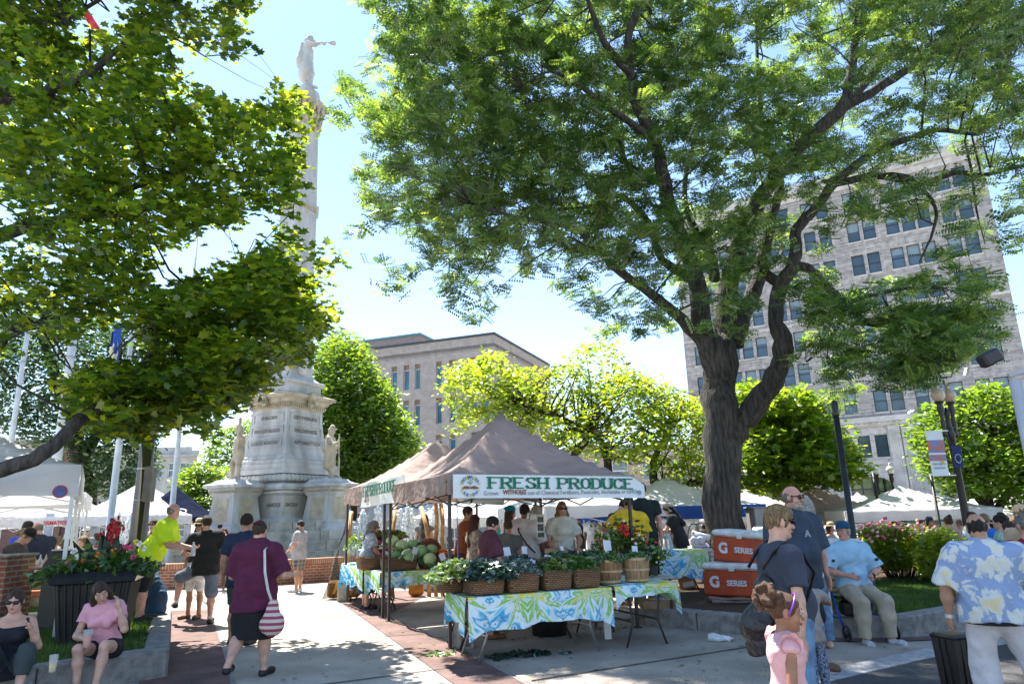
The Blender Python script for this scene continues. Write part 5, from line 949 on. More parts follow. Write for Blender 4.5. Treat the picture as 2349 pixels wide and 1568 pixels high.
kpl = [leafmat('frill_kale_a', (.16,.26,.24), (.1,.2,.12), .25, .12, .4), leafmat('frill_kale_b', (.07,.13,.14), (.06,.1,.08), .25, .1, .4)]; klt = [leafmat('lettuce_a', (.17,.30,.04), (.3,.42,.04), .35, .1, .4), leafmat('lettuce_b', (.08,.05,.035), (.15,.08,.03), .3, .1, .4), leafmat('lettuce_c', (.12,.24,.04), (.25,.38,.04), .35, .1, .4)]
bas = [(.26,.44,'leftmost front wicker basket, holding dark flat kale'), (.72,.41,'second front wicker basket, holding frilly blue-grey kale'), (1.17,.38,'third front wicker basket, holding red and green lettuce'), (1.57,.37,'fourth front wicker basket, beside the bushel baskets')]
for a, L_, lb in bas: wbasket(TP(a,.19), RZ1, L_, .36, .19, lb)
wbasket(TP(-.02,.62), RZ1+R(90), .34, .3, .17, 'small wicker basket on the left table corner behind the leafy stems')
heap('dark_kale', 'long dark blue-green kale leaves piled in the leftmost front basket', TP(.3,.25,.93), .5, .55, .16, 620, .17, 'kale', kal, 1, RZ1, .5, .1, hang=.1)
heap('frilly_kale', 'frilly blue-grey kale heaped in the second front basket', TP(.74,.24,.92), .42, .42, .17, 1300, .075, 'kale', kpl, 2, RZ1, 1.2, .1); heap('lettuce', 'red and green leaf lettuce in the third front basket', TP(1.17,.24,.91), .36, .38, .19, 900, .085, 'kale', klt, 3, RZ1, 1.2, .1)
heap('bunched_greens', 'bright green leafy bunches in the fourth front basket', TP(1.56,.26,.91), .34, .38, .17, 420, .12, 'kale', kgr, 4, RZ1, 1., .1)
heap('swiss_chard', 'curly bright lettuce and white stemmed leaves spilling over the left table corner', TP(.0,.42,.93), .5, .5, .17, 520, .12, 'kale', [klt[0], kgr[1], leafmat('white_rib', (.6,.65,.55), (.4,.5,.3), .2, .1)], 5, RZ1, 1.1, .3, hang=.25)
def bushel(p, r_, H_, label, z=.745, m=None):
    e = empty('bushel_basket', (p[0], p[1], z), random.random(), label, 'basket', 'round wooden bushel baskets'); b = MB(); n = 20
    for i in range(n):
        a0, a1 = 2*math.pi*i/n+.012, 2*math.pi*(i+1)/n-.012
        b.add([(rr*math.cos(a), rr*math.sin(a), zz) for rr, zz in ((r_*.78,0), (r_*.9,H_*.4), (r_,H_), (r_*.96,H_), (r_*.86,H_*.4)) for a in (a0, a1)], [(0,1,3,2), (2,3,5,4), (4,5,7,6), (6,7,9,8)])
    b.lathe([(r_*.77,.006), (r_*.74,.012)], n=20); b.build('staves', m or bushelm, e); b = MB()
    for zz, rr in ((.02,.8), (H_*.5,.93), (H_-.02,1.)): b.lathe([(r_*rr+.004,zz-.014), (r_*rr+.007,zz), (r_*rr+.005,zz+.014), (r_*rr-.002,zz+.014)], n=32, caps=False)
    b.build('hoops', mat('hoop_wood', (.55,.38,.22), .7, .15, 8), e, True); b = MB()
    for s in (-1, 1): b.tube([(s*r_*1.0, -.06, H_-.02), (s*r_*1.08, -.04, H_+.05), (s*r_*1.08, .04, H_+.05), (s*r_*1.0, .06, H_-.02)], .003, 5)
    b.build('wire_handle', greym, e); return e
bushel(TP(2.02,.3), .175, .29, 'darker bushel basket between the wicker baskets and the pale bushel', z=.752, m=mat('bushel_dark', (.33,.18,.08), .7, .25, 6, .3, 30, stretch=(6,6,1))); bushel(TP(2.4,.26), .18, .30, 'pale bushel basket at the right end of the front table', z=.752)
heap('parsley', 'small leafy herbs heaped in the darker bushel basket', TP(2.02,.3,1.02), .32, .32, .09, 420, .06, 'kale', kgr, 6, 0, 1.2, .1, hang=.1); heap('parsley', 'small leafy herbs on top of the pale bushel basket', TP(2.4,.26,1.03), .32, .32, .07, 360, .06, 'kale', kgr, 7, 0, 1.2, .1)
q = A(1530,1345,10.2); bushel((q.x-.02, 10.9), .16, .28, 'lower bushel basket behind the right end of the cloth', z=.35); b = MB(); b.box((q.x-.02,10.9,.29), (.5,.4,.12), .01); tag(b.build('crate', mat('crate_wood', (.3,.2,.11), .8), None), 'low wooden crate under the rear bushel basket', 'crate')
# inner row
for a, L_, lb in ((.62,.5,'brown wicker basket on the inner table with a price card'), (1.15,.48,'brown wicker basket in the middle of the inner table')): wbasket(TP(a,1.15), RZ1, L_, .4, .22, lb, z=.745)
wc = mat('pale_crate_wood', (.50,.34,.18), .75, .15, 5, stretch=(1,8,8))
for a, lb in ((1.62,'pale wooden crate of greens on the inner table'), (2.12,'pale wooden crate behind the darker bushel basket')):
    e = empty('wooden_crate', TP(a,.95,.78), RZ1, lb, 'crate', 'pale wooden crates of greens'); e.location.z = .78; b = MB()
    for z_ in (.05,.14,.23):
        for y in (-.2,.2): b.box((0,y,z_), (.5,.012,.075))
        for x in (-.25,.25): b.box((x,0,z_), (.012,.4,.075))
    b.box((0,0,.006), (.5,.4,.01)); b.build('slats', wc, e); b = MB()
    for x in (-.235,.235):
        for y in (-.185,.185): b.box((x,y,.13), (.025,.025,.26))
    b.build('corner_posts', wc, e)
    heap('herbs', 'feathery green herbs in the '+lb.split(' on ')[0].split(' behind ')[0]+(' further right' if a > 2 else ' further left'), TP(a,.95,1.0), .45, .36, .12, 500, .07, 'kale', kgr+kal[:1], int(a*10), RZ1, 1.2, .1, group=None)
heap('dark_herbs', 'dark greens in the inner wicker basket by the maroon vendor', TP(.62,1.15,.95), .46, .38, .12, 420, .08, 'kale', kal, 21, RZ1, 1.2); heap('dark_herbs', 'dark greens in the middle inner wicker basket', TP(1.15,1.15,.95), .44, .38, .14, 420, .08, 'kale', kal+kgr[:1], 22, RZ1, 1.2)
# pepper and tomato plants
def plant(c, r_, h_, label, seed, cols, n=260, size=.09, base=.9):
    rng = np.random.default_rng(seed); e = empty('pepper_plant', (c[0], c[1], base), 0, label, 'plant', 'potted plants with fruit and flowers'); P = rng.normal(size=(n, 3))*np.array([r_*.5, r_*.5, h_*.3])+np.array([0, 0, h_*.55]); b = MB(); b.lathe([(.07,-.12), (.09,.02), (.095,.03), (.08,.03)], n=14); b.build('pot', mat('nursery_pot', (.06,.05,.05), .6), e)
    leaves('leaves', P, size, 'oval', [midL[0], kgr[0], midL[1]], e, 1., .3, seed); b = MB()
    for p in P[:14]: b.tube([(0,0,0), tuple(p)], [.005,.002], 4)
    b.build('stems', barkg, e)
    for k, m_ in enumerate(cols):
        b = MB()
        for p in P[rng.integers(0, n, 12)]: b.ball(p*1.04, (.02,.02,.022), 6, 5)
        b.build('fruit', m_, e, True)
redf = mat('red_fruit', (.6,.02,.02), .3, .1); orf = mat('orange_fruit', (.7,.16,.02), .3, .1); yef = mat('yellow_fruit', (.7,.6,.05), .4, .1); whf = mat('white_bloom', (.8,.8,.75), .7, .1)
for u, v, Y, r_, h_, lb, cols, s in ((1392,1255,10.4,.24,.42,'leafy potted plant with yellow fruit left of the yellow tee man',[yef,orf],1), (1432,1232,10.7,.22,.45,'tall dark leaved plant with a big red bloom',[redf,whf],2), (1465,1262,10.6,.24,.36,'plant with orange and white blooms by the right tent leg',[orf,whf,redf],3), (1495,1280,10.5,.2,.24,'low plant with white and yellow specks at the stall end',[yef,whf],4)):
    q = A(u, v, Y); plant((q.x, Y), r_, h_, lb, s, cols, base=q.z-h_*.5)
b = MB(); q = A(1445,1270,10.7); b.at((q.x, 10.7, 0), RZ1); b.box((0,0,.68), (1.1,.6,.035)); e = b.build('plant_table', mat('table_top', 0)); tag(e, 'narrow table carrying the potted plants', 'table'); b = MB(); b.at((q.x, 10.7, 0), RZ1)
for x in (-.5,.5):
    for y in (-.25,.25): b.box((x,y,.33), (.03,.03,.66))
b.build('legs', darkm, e)
rf = A(1428,1215,10.6); b = MB(); rg = random.Random(4)
for i in range(16): b.ball((rf.x+rg.gauss(0,.03), 10.55+rg.gauss(0,.03), rf.z+rg.gauss(0,.035)), .035, 7, 5)
tag(b.build('red_bloom', redf, None, True), 'large red celosia bloom in front of the yellow tee', 'flower')
# price cards
cardm = mat('price_card', (.72,.72,.78), .6, .03)
for i, (u, v, Y, w_, lb) in enumerate(((1163,1264,9.9,.1,'white price card tilted before the grey tee woman'), (1203,1261,10,.09,'price card with a tail near the white blouse'), (1257,1283,9.4,.1,'folded white price card between the kale and the lettuce'), (1221,1290,9.0,.07,'small price card half sunk in the frilly kale'), (1289,1257,9.9,.05,'narrow white tag on a stick above the lettuce'), (1393,1250,10,.12,'blue-white price card beside the yellow fruit'), (1500-44,1283-24,9.9,.08,'white price card before the pale bushel basket'), (1375-360,1276,12.2,.1,'pink-white card in front of the tomatoes'), (952,1262,12.4,.1,'white price card stuck in the cabbages'))):
    q = A(u, v, Y); b = MB(); b.at(tuple(q), RZ1+random.uniform(-.4,.4), rx=R(-12), ry=R(random.uniform(-25,25))); b.box((0,0,0), (w_,.003,w_*1.15)); b.box((0,.004,-w_*1.1), (.008,.006,w_*1.6)); tag(b.build('price_card', cardm), lb, 'price card', 'price cards on sticks')
# cabbages, beets, tomatoes, upturned basket
cab = [mat('cabbage_pale', (.42,.58,.30), .55, .12, 9, .3, 20), mat('cabbage_green', (.26,.46,.22), .55, .15, 9, .3, 20)]; cabd = leafmat('cabbage_leaf', (.10,.26,.12), (.12,.28,.08), .25, .12)
wbasket(PB+EX2*.38+EY2*.27, TR, .62, .45, .2, 'left wicker basket under the cabbages', group='baskets on the cabbage table'); wbasket(PB+EX2*1.08+EY2*.27, TR, .62, .45, .2, 'right wicker basket under the palest cabbage', group='baskets on the cabbage table'); wbasket(PB-EX2*.0+EY2*.95, TR+R(90), .45, .4, .2, 'wicker basket at the elbow of the woman in the navy skirt', group='baskets on the cabbage table')
for i, (u, v, Y, m_, lb) in enumerate(((900,1240,13.1,0,'pale cabbage at the top left of the heap'), (922,1250,12.95,0,'pale cabbage second from the top left'), (938,1272,12.75,1,'green cabbage at the front centre of the heap'), (966,1262,12.95,1,'green cabbage right of centre'), (986,1281,12.8,0,'palest cabbage low on the right basket'), (906,1272,12.9,1,'dark leafed cabbage low on the left'), (949,1248,13.2,1,'dark cabbage at the back centre'), (990,1260,13.15,1,'cabbage with an outer leaf in front of the upturned basket'))):
    s = SDF(.01); s.ell((0,0,0), (.115,.115,.1)); V, F_ = s.mesh(.016, .004, 18, i); q = A(u, v, Y); e = empty('cabbage', q, i*.8, lb, 'cabbage', 'cabbages heaped on the tie-dyed table'); quads('head', V, F_, cab[m_], e); leaves('outer_leaves', np.random.default_rng(i).normal(size=(9, 3))*np.array([.07,.07,.03])-np.array([0,0,.05]), .17, 'kale', [cabd], e, .8, .1, i)
bm_ = [mat('beet_red', (.16,.012,.03), .5, .3, 10), mat('beet_light', (.36,.07,.10), .5, .3, 10)]; rg = random.Random(9); protos = []
stem = leafmat('beet_stem', (.35,.05,.08), (.3,.1,.05), .3, .1)
for k in range(46):
    u, v = rg.uniform(858,925), rg.uniform(1236,1268); t = (v-1236)/32; q = A(u, v-8*(1-abs((u-890)/36)), 14.1-.5*t)
    if k < 2:
        s = SDF(.01); s.ell((0,0,0), (.042,.042,.04)); s.cone((0,0,-.03), (0,0,-.09), .012, .003); V, F_ = s.mesh(.009); o = empty('beet', q, 0, '', 'beet'); quads('root', V, F_, bm_[k], o); b = MB(); [b.tube([(0,0,.03), (math.cos(a)*.04, math.sin(a)*.04, .1)], [.005,.003], 4) for a in (0,2,4)]; b.build('stalks', stem, o); protos.append(o)
    else:
        o = protos[k % 2].copy(); COL.objects.link(o)
        for ch in protos[k % 2].children: c_ = ch.copy(); COL.objects.link(c_); c_.parent = o
    o.location = q; o.rotation_euler = (rg.uniform(0,6), rg.uniform(0,6), rg.uniform(0,6)); s_ = rg.uniform(.8,1.25); o.scale = (s_,)*3
    tag(o, 'dark red beet in the pile under the left brown tent', 'beet', 'dark red beets in a pile')
heap('beet_greens', 'pale green and yellow beet tops above the beet pile', A(888,1232,14.15), .8, .4, .14, 240, .1, 'kale', klt, 33, 0, 1.1)
wbasket(A(893,1285,13.7), TR, .7, .5, .14, 'basket under the pile of beets', group='baskets on the cabbage table', z=.75)
b = MB(); b.at(A(985,1262,13.7), R(20), rx=R(72)); b.lathe([(.235,0), (.225,.06), (.19,.12), (.12,.16), (.01,.175)], n=24); tag(b.build('upturned_basket', mat('dark_wicker', (.16,.065,.03), .8, .3, 20, .8, 60), None, True), 'round dark wicker basket lying on its rim behind the cabbages', 'basket')
for i in range(9):
    q = A(1010+(i % 3)*6, 1262+(i//3)*7, 13.2-.05*(i//3)); b = MB(); b.ball((0,0,0), (.036,.036,.032), 10, 7); b.m = 1; b.ball((0,0,.03), (.012,.012,.006), 5, 3); o = b.build('tomato', [orf, midL[0]], None, True); o.location = q; tag(o, 'orange-red tomato beside the cabbages', 'tomato', 'tomatoes by the cabbages')
heap('white_flowers', 'bunch of small white flowers and long leaves on the far left table', A(822,1262,15.2), .5, .5, .35, 330, .09, 'oval', [whf, midL[0], midL[1]], 35, 0, 1.3, .2, cat='flowers')
for u, v, s_, lb in ((769,1355,1.,'orange pumpkin-coloured tote bag left of the concrete block'), (805,1352,1.3,'long orange tote bag behind the concrete block'), (955,1350,1.,'orange tote bag on the ground behind the cabbage table')):
    q = A(u, v, 15.6); b = MB(); b.box((q.x, 15.6, .2*s_), (.32*s_, .2, .36*s_), .05); tag(b.build('tote_bag', mat('orange_canvas', (.6,.26,.04), .8, .2, 6)), lb, 'tote bag', 'orange tote bags on the ground')
# concrete blocks
def cblock(c, z, w_, d_, h_, cells, label):
    b = MB(); t = .03
    for x in (-w_/2+t/2, w_/2-t/2): b.box((x,0,h_/2), (t,d_,h_))
    for i in range(cells+1): b.box((0,0,t/2+(h_-t)*i/cells), (w_-2*t-.0005,d_-.001,t))
    o = b.build('concrete_block', mat('cinder', (.40,.37,.33), .95, .15, 15, .6, 80)); o.location = (c[0], c[1], z); o.rotation_euler = (0, 0, RZ1); return tag(o, label, 'concrete block', 'concrete blocks weighing down the tents')
cblock((-.72,9.42), 0, .19, .19, .255, 2, 'lower hollow block tied to the front tent leg'); cblock((-.72,9.42), .257, .19, .19, .25, 2, 'upper hollow block tied to the front tent leg')
b = MB(); b.box((0,0,.2), (.2,.22,.4), .008); o = b.build('concrete_block', mat('cinder', 0)); o.location = (-3.66,15.1,0); tag(o, 'solid face concrete block at the far left tent leg', 'concrete block', 'concrete blocks weighing down the tents')
b = MB(); b.tube([(-.8,9.44,2.0), (-.79,9.42,1.0), (-.75,9.34,.5)], .007, 6); b.m = 1; b.tube([(-.75,9.34,.5), (-.72,9.3,.42), (-.70,9.31,.5)], .009, 6); tag(b.build('rope', [mat('blue_rope', (.08,.2,.5), .8, .3, 60), whitem]), 'blue and white rope down the front tent leg', 'rope')
# wooden poles and net at the far left leg
for u0, v0, u1, v1, lb in ((806,1172,788,1340,'bamboo pole leaning on the far left tent leg'), (905,1160,902,1215,'bamboo upright behind the long haired woman'), (1085-90+5,1155,1000,1235,'bamboo upright left of the rust shirt man'), (965,1162,985,1245,'slanting bamboo brace behind the cabbages'), (1012,1156,1015,1240,'second bamboo upright left of the rust shirt man')):
    p, q = A(u0,v0,15.9), A(u1,v1,15.5); b = MB(); b.tube([p, p.lerp(q,.5)+Vector((.02,0,0)), q+Vector((0,0,-.0))]+([Vector((q.x,q.y,.0))] if q.z > .2 else []), .045, 8); tag(b.build('bamboo_pole', mat('bamboo', (.55,.33,.12), .6, .25, 9), None, True), lb, 'pole', 'bamboo poles of the left stall')
b = MB(); p, q = A(800,1185,15.7), A(772,1372,15.4); b.grid(lambda u, v: tuple(p.lerp(q, 1-v)+Vector((-.05-.25*u*(1-v)+.04*math.sin(v*9), .1*math.sin(v*7+u*4), 0))), 5, 14); tag(b.build('netting', mat('dark_net', (.07,.06,.055), .9, .3, 20, alpha=.75)), 'dark netting hanging from the far left tent leg', 'netting')
# things on the right: table, cart, box, coolers, cabinet
q = G(1440,1330); ft = ftable((1.9,12.6), R(5), 1.6, .7, 'rear table with bags in front of the person with long black hair', legm=darkm, group='folding tables of the produce stall'); ft.location.z = .215; c_ = cloth((2.45,12.58), R(5), .9, .72, ((.42,.5),None,(.4,.4)), 'green and yellow tie-dyed cloth on the rear table', seed=31); c_.location.z = .215
for u, v, w_, h_, m_, lb in ((1448,1222,.3,.28,mat('navy_bag', (.02,.06,.25), .7),'royal blue cloth bag on the rear table'), (1500,1222,.25,.3,mat('paper_bag', (.42,.30,.18), .8),'brown paper bag on the rear table'), (1530,1218,.22,.26,mat('clear_plastic', (.5,.55,.55), .2, .2, 12, alpha=.6),'clear plastic bag of greens on the rear table')):
    q = A(u, v, 12.9); s = SDF(.06); s.cone((0,0,.05), (0,0,h_*.9), w_*.45, w_*.34, sq=((0,1,0), 1.6)); V, F_ = s.mesh(.02, .012, 12, u); o = quads('bag', V, F_, m_); o.location = (q.x, 12.9, .94); tag(o, lb, 'bag')
q = A(1277,1255,10.9); b = MB(); b.box((0,0,.18), (.34,.16,.36), .01); o = b.build('paper_bag', mat('paper_bag', 0)); o.location = (q.x, 11.0, .76); o.rotation_euler = (0,0,RZ1); tag(o, 'brown paper shopping bag with red print at the stall', 'paper bag'); text('print', 'FRESH', .07, redt, o, (0,-.085,.22), 0); b = MB()
for y in (-.06,.06): b.tube([(-.07,y,.35), (-.06,y,.46), (.06,y,.46), (.07,y,.35)], .006, 5)
b.build('handle', cardb, o)
q = A(1240,1206,10.9); b = MB(); b.box((0,0,0), (.12,.006,.36)); o = b.build('hanging_poster', mat('poster_paper', (.6,.58,.52), .7)); o.location = q; tag(o, 'narrow printed poster hanging on the middle tent pole', 'poster'); b = MB(); b.box((0,-.005,-.02), (.09,.003,.1)); b.box((0,-.005,.1), (.09,.003,.08)); b.box((0,-.005,-.13), (.1,.003,.07)); b.build('pictures', mat('poster_dark', (.1,.1,.09), .8, .4, 30), o)
def wheel(b, c, r_, w_=.03, ax='y'):
    b.tube([(c[0]+r_*math.cos(t), c[1], c[2]+r_*math.sin(t)) for t in np.linspace(0, 2*math.pi, 25)], w_/2, 6, caps=False)
e = empty('shopping_cart', (3.75,14.7,.22), R(-8), 'upright folding shopping cart stuffed with bags and paper rolls beside the big trunk', 'shopping cart'); b = MB()
for x in (-.25,.25): b.tube([(x-.12,0,.1), (x-.05,0,.7), (x*.8+.02,0,1.1), (x*.7+.05,0,1.15)], .012, 6)
b.tube([(-.16,0,1.14), (.22,0,1.15)], .013, 6); b.tube([(-.3,-.0,.62), (.22,0,.62)], .01, 5)
for z_ in (.15,.32,.5,.68): b.tube([(-.28,-.15,z_), (.24,-.15,z_), (.24,.15,z_), (-.28,.15,z_), (-.28,-.15,z_)], .006, 4)
for x in np.linspace(-.28,.24,8): b.bar((x,-.15,.12), (x,-.15,.7), .006)
b.build('frame', black, e); 
for y in (-.2,.2):
    b = MB(); wheel(b, (.08,y,.16), .155); b.m = 1
    for t in np.linspace(0, math.pi, 7)[:-1]: b.bar((.08-.15*math.cos(t),y,.16-.15*math.sin(t)), (.08+.15*math.cos(t),y,.16+.15*math.sin(t)), .004)
    b.build('wheel', [black, alum], e)
s = SDF(.08); s.ell((-.1,0,.45), (.2,.14,.3)); s.ell((.1,0,.5), (.15,.13,.25)); s.ell((-.05,-.05,.8), (.14,.1,.12)); V, F_ = s.mesh(.025, .02, 12, 3); quads('plastic_bags', V, F_, mat('white_plastic_bag', (.7,.72,.75), .35, .15, 10), e)
b = MB(); b.tube([(-.12,0,.93), (.2,-.05,.85)], .07, 12); b.tube([(.02,-.17,.35), (.02,-.05,.37)], .06, 12); b.build('paper_rolls', whitem, e, True)
b = MB(); b.box((0,0,.21), (.3,.25,.42), .004); o = b.build('cardboard_box', cardb); o.location = (3.17,13.6,.225); o.rotation_euler = (0,R(-10),R(-12)); tag(o, 'brown cardboard box with a white label on the mulch', 'box'); b = MB(); b.box((.02,-.128,.08), (.2,.004,.09)); b.build('label', whitem, o)
orc = mat('cooler_orange', (.50,.075,.025), .45, .12, 5, .1, 40); wtc = mat('cooler_lid_white', (.72,.72,.70), .5, .15, 7)
def cooler(c, z, rz, label, L_=1.0, D_=.52, H_=.47, tilt=0):
    e = empty('cooler', (c[0], c[1], z), rz, label, 'cooler', 'orange coolers with white lids'); e.rotation_euler = (0, tilt, rz); b = MB(); b.box((0,0,H_/2-.04), (L_,D_,H_-.08), .03); b.box((0,0,H_*.45), (L_+.012,D_+.012,.03), .005); b.build('tub', orc, e); b = MB(); b.box((0,0,H_-.03), (L_+.03,D_+.03,.1), .03); b.box((0,-D_/2-.02,H_-.07), (.09,.02,.05), .004); b.build('lid', wtc, e)
    for x in (-L_/2-.02, L_/2+.02): b = MB(); b.box((x,0,H_*.62), (.03,.3,.05), .01); b.build('handle', orc, e)
    text('lettering', 'SERIES', .115, whitem, e, (.06,-D_/2-.012,H_*.42), 0, bold=.004, sx=1.); text('emblem', 'G', .22, whitem, e, (-.30,-D_/2-.012,H_*.44), 0, bold=.012, sx=1.)
    b = MB(); b.add([(x-.29,-D_/2-.0155,z_+H_*.44) for x, z_ in ((.01,-.05), (.035,0), (.012,0), (.03,.05), (-.03,-.01), (0,-.01))], [(0,1,2,3,4,5)]); b.build('bolt', orc, e); return e
cooler((3.50,11.5), .31, R(-38), 'lower near cooler resting on folded burlap'); cooler((3.72,11.6), .79, R(-47), 'upper near cooler tilted on the lower one', tilt=R(4)); cooler((4.75,13.2), .62, R(-12), 'cooler behind the tilted one, before the big trunk'); cooler((5.25,14.3), .78, R(-5), 'farthest cooler beside the grey cabinet', L_=.9); cooler((A(1893,1255,12.4).x,12.4), .6, R(-8), 'cooler half hidden behind the seated old man')
for c, z, lb in (((4.75,13.2),.22,'wooden pallet under the middle cooler'), ((5.25,14.3),.22,'tall pallet under the farthest cooler'), ((5.42,12.4),.22,'pallet under the cooler behind the old man')):
    b = MB(); h_ = {4.75:.39,5.25:.55,5.42:.37}[c[0]]
    for i in range(int(h_/.13)+1): b.box((c[0] if c[0] != 5.42 else A(1893,1255,12.4).x, c[1], z+.03+i*h_/(int(h_/.13)+1)), (.95-.1*(i % 2), .5, h_/(int(h_/.13)+1)-.02))
    tag(b.build('pallet', mat('crate_wood', 0)), lb, 'pallet', 'pallets carrying coolers')
for i, (z_, a) in enumerate(((.225,.1), (.265,-.05))):
    b = MB(); b.grid(lambda u, v: ((u-.5)*1.05, (v-.5)*.62, .03+.012*math.sin(u*14+i)+.01*math.sin(v*17)), 16, 10); b.grid(lambda u, v: ((u-.5)*1.05, -.31-.01*math.sin(v*3.14), .03*v+.012*math.sin(u*14+i)*v), 16, 2); o = b.build('burlap_sack', mat('burlap', (.36,.26,.22), .95, .15, 30, .8, 90)); o.location = (3.56,11.5,z_); o.rotation_euler = (0,0,R(-17)+a); tag(o, ('upper' if i else 'lower')+' folded burlap sack under the near coolers', 'burlap sack')
q = A(1765,1190,15.5); b = MB(); b.box((0,0,.72), (.95,.6,1.44), .01); b.box((0,0,1.455), (1.02,.66,.03), .008); o = b.build('utility_cabinet', mat('cabinet_grey', (.30,.29,.28), .6, .06)); o.location = (q.x+.1, 15.6, .2); tag(o, 'grey metal utility cabinet behind the bald man', 'cabinet'); b = MB(); b.box((-.3,-.31,.9), (.03,.03,.2), .004); b.build('handle', black, o); b = MB(); b.box((0,-.304,.75), (.01,.008,1.3)); b.build('door_seam', black, o)
# left foreground: planter, bag, grill, pillar
pc = Vector((A(222,1400,9.1).x,9.1,.26)); PR = R(20); e = empty('planter', pc, PR, 'big black ribbed planter overflowing with foliage and flowers', 'planter'); e.scale = (.8,.8,1); hw = .72; hd = .5
b = MB(); b.add([(sx*w_, sy*d_, z) for z, w_, d_ in ((0,.39,.39), (.70,.49,.49)) for sx, sy in ((-1,-1),(1,-1),(1,1),(-1,1))], [(3,2,1,0), (0,1,5,4), (1,2,6,5), (2,3,7,6), (3,0,4,7), (4,5,6,7)])
for i in range(11):
    x = -.37+i*.074
    for s in (-1, 1): b.tube([(x,s*.40,.01), (x*1.25,s*.50,.70)], .022, 6); b.tube([(s*.40,x,.01), (s*.50,x*1.25,.70)], .022, 6)
b.build('ribbed_body', mat('planter_black', (.022,.02,.02), .5, .2, 6), e); b = MB(); b.lathe([(.5,.69), (.57,.71), (.59,.77), (.48,.84), (.46,.82)], n=4, sqr=True); b.build('rim', mat('planter_rim', (.03,.033,.04), .25, .1), e)
rng = np.random.default_rng(5); P = rng.normal(size=(420,3))*np.array([.34,.28,.08])+np.array([0,0,.95]); P[:, 2] -= np.abs(P[:, 0])*.16; leaves('foliage', P, .17, 'oval', [midL[0], dkL[0], kgr[0], midL[1]], e, .9, .3, 3)
P2 = rng.random((700,3))*np.array([1.6,1.3,.12])+np.array([-.85,-.65,.84]); P2 = P2[(np.abs(P2[:, 0]) > .5) | (np.abs(P2[:, 1]) > .35)]; P2[:, 2] -= (np.abs(P2[:, 0])-.5).clip(0)*.3; leaves('trailing_vine', P2, .085, 'kale', [kgr[0], kgr[1], dkL[1]], e, .8, .4, 4)
b = MB()
for a, h_ in ((-.12,.34), (-.02,.42), (.08,.36), (.16,.28), (-.2,.3), (.02,.5)): b.grid(lambda u, v, a=a, h_=h_: (a*(1+v*1.3)+(u-.5)*.10*math.sin(math.pi*min(1,v*1.02)), (u-.5)*.05+.08*v*v, .9+h_*v), 3, 8)
b.build('canna_leaves', leafmat('canna_dark', (.025,.035,.015), (.05,.04,.015), .3, .04), e, True)
b = MB(); rg = random.Random(2)
for i in range(44): b.ball((.1+rg.gauss(0,.06), .05+rg.gauss(0,.03), 1.30+rg.gauss(0,.08)), (.024,.015,.035), 5, 4)
b.tube([(.05,.05,.95), (.1,.05,1.35)], .012, 5); b.build('red_canna_bloom', mat('canna_red', (.45,.008,.02), .6, .2), e, True)
for m_, pts in ((orf, ((-.02,1.05),(.2,1.08),(-.06,.95),(-.2,.99),(.02,.9))), (whf, ((-.35,1.1),(-.3,1.03),(.55,1.16),(.62,1.1),(.3,1.2))), (pk[2], ((.35,1.13),(.42,1.12),(.48,1.0),(-.42,.95))), (yef, ((.5,1.18),(.58,1.12)))):
    b = MB()
    for x, z in pts:
        for j in range(5): b.ball((x+.022*math.cos(j*1.26), -.33+rg.uniform(-.05,.1), z-.02+.022*math.sin(j*1.26)), (.02,.014,.02), 6, 4)
    b.build('bloom', m_, e, True)
s = SDF(.1); s.cone((0,0,.1), (0,0,.3), .17, .15, sq=((0,1,0),1.3)); s.cone((0,0,.3), (0,0,.52), .14, .05); V, F_ = s.mesh(.02, .01, 12, 2); V[:, 2] = np.maximum(V[:, 2], 0.); o = quads('cloth_bag', V, F_, mat('bag_teal_navy', (.015,.06,.13), .7, .25, 6)); q = G(345,1412,.28); o.location = (q.x, q.y+.1, .285); tag(o, 'dark teal drawstring bag standing on the curb by the planter', 'bag')
q = A(132,1300,9.9); e = empty('gas_grill', (q.x, 10.3, .0), R(6), 'wide black covered grill under the near left white tent', 'grill'); e.scale = (.66,.9,.98); b = MB(); b.box((0,0,.62), (.98,.5,.72), .02); b.build('cabinet', black, e); b = MB()
b.add([(sx*w_, y, z) for z, w_, ys in ((.99,.52,(-.28,.28)), (1.15,.5,(-.24,.25)), (1.34,.44,(-.08,.2))) for sx in (-1,1) for y in ys], [(0,1,3,2), (0,2,6,4), (4,6,10,8), (1,5,7,3), (5,9,11,7), (8,10,11,9), (0,4,5,1), (4,8,9,5), (2,3,7,6), (6,7,11,10)]); b.build('lid', mat('grill_black', (.03,.03,.035), .3, .1), e, recalc=True)
b = MB(); b.tube([(-.54,-.28,.985), (.54,-.28,.985)], .014, 6); b.tube([(-.46,-.1,1.345), (.46,-.1,1.345)], .012, 6); b.tube([(0,-.29,1.0), (0,-.25,1.15), (0,-.1,1.34)], .01, 6); b.build('trim_rail', alum, e)
q = A(12,1330,10.2); b = MB(); b.box((q.x-.25, 10.3, .62), (.75,.6,1.24)); o = b.build('brick_pillar', brickw); tag(o, 'red brick pillar at the left edge behind the seated women', 'pillar'); b = MB(); b.box((q.x-.25, 10.3, 1.262), (.82,.66,.04), .01); b.build('cap', curbm, o)
q = A(60,1310,11); e = empty('folding_table', (q.x-.5, 11.2, 0), R(4), 'serving table with condiment bottles behind the brick pillar', 'table'); b = MB(); b.box((.45,.3,.98), (1.2,.5,.03)); b.build('tabletop', whitem, e); b = MB(); [b.box((x,y,.48), (.03,.03,.96)) for x in (-.1,1.) for y in (.1,.5)]; b.build('legs', black, e)
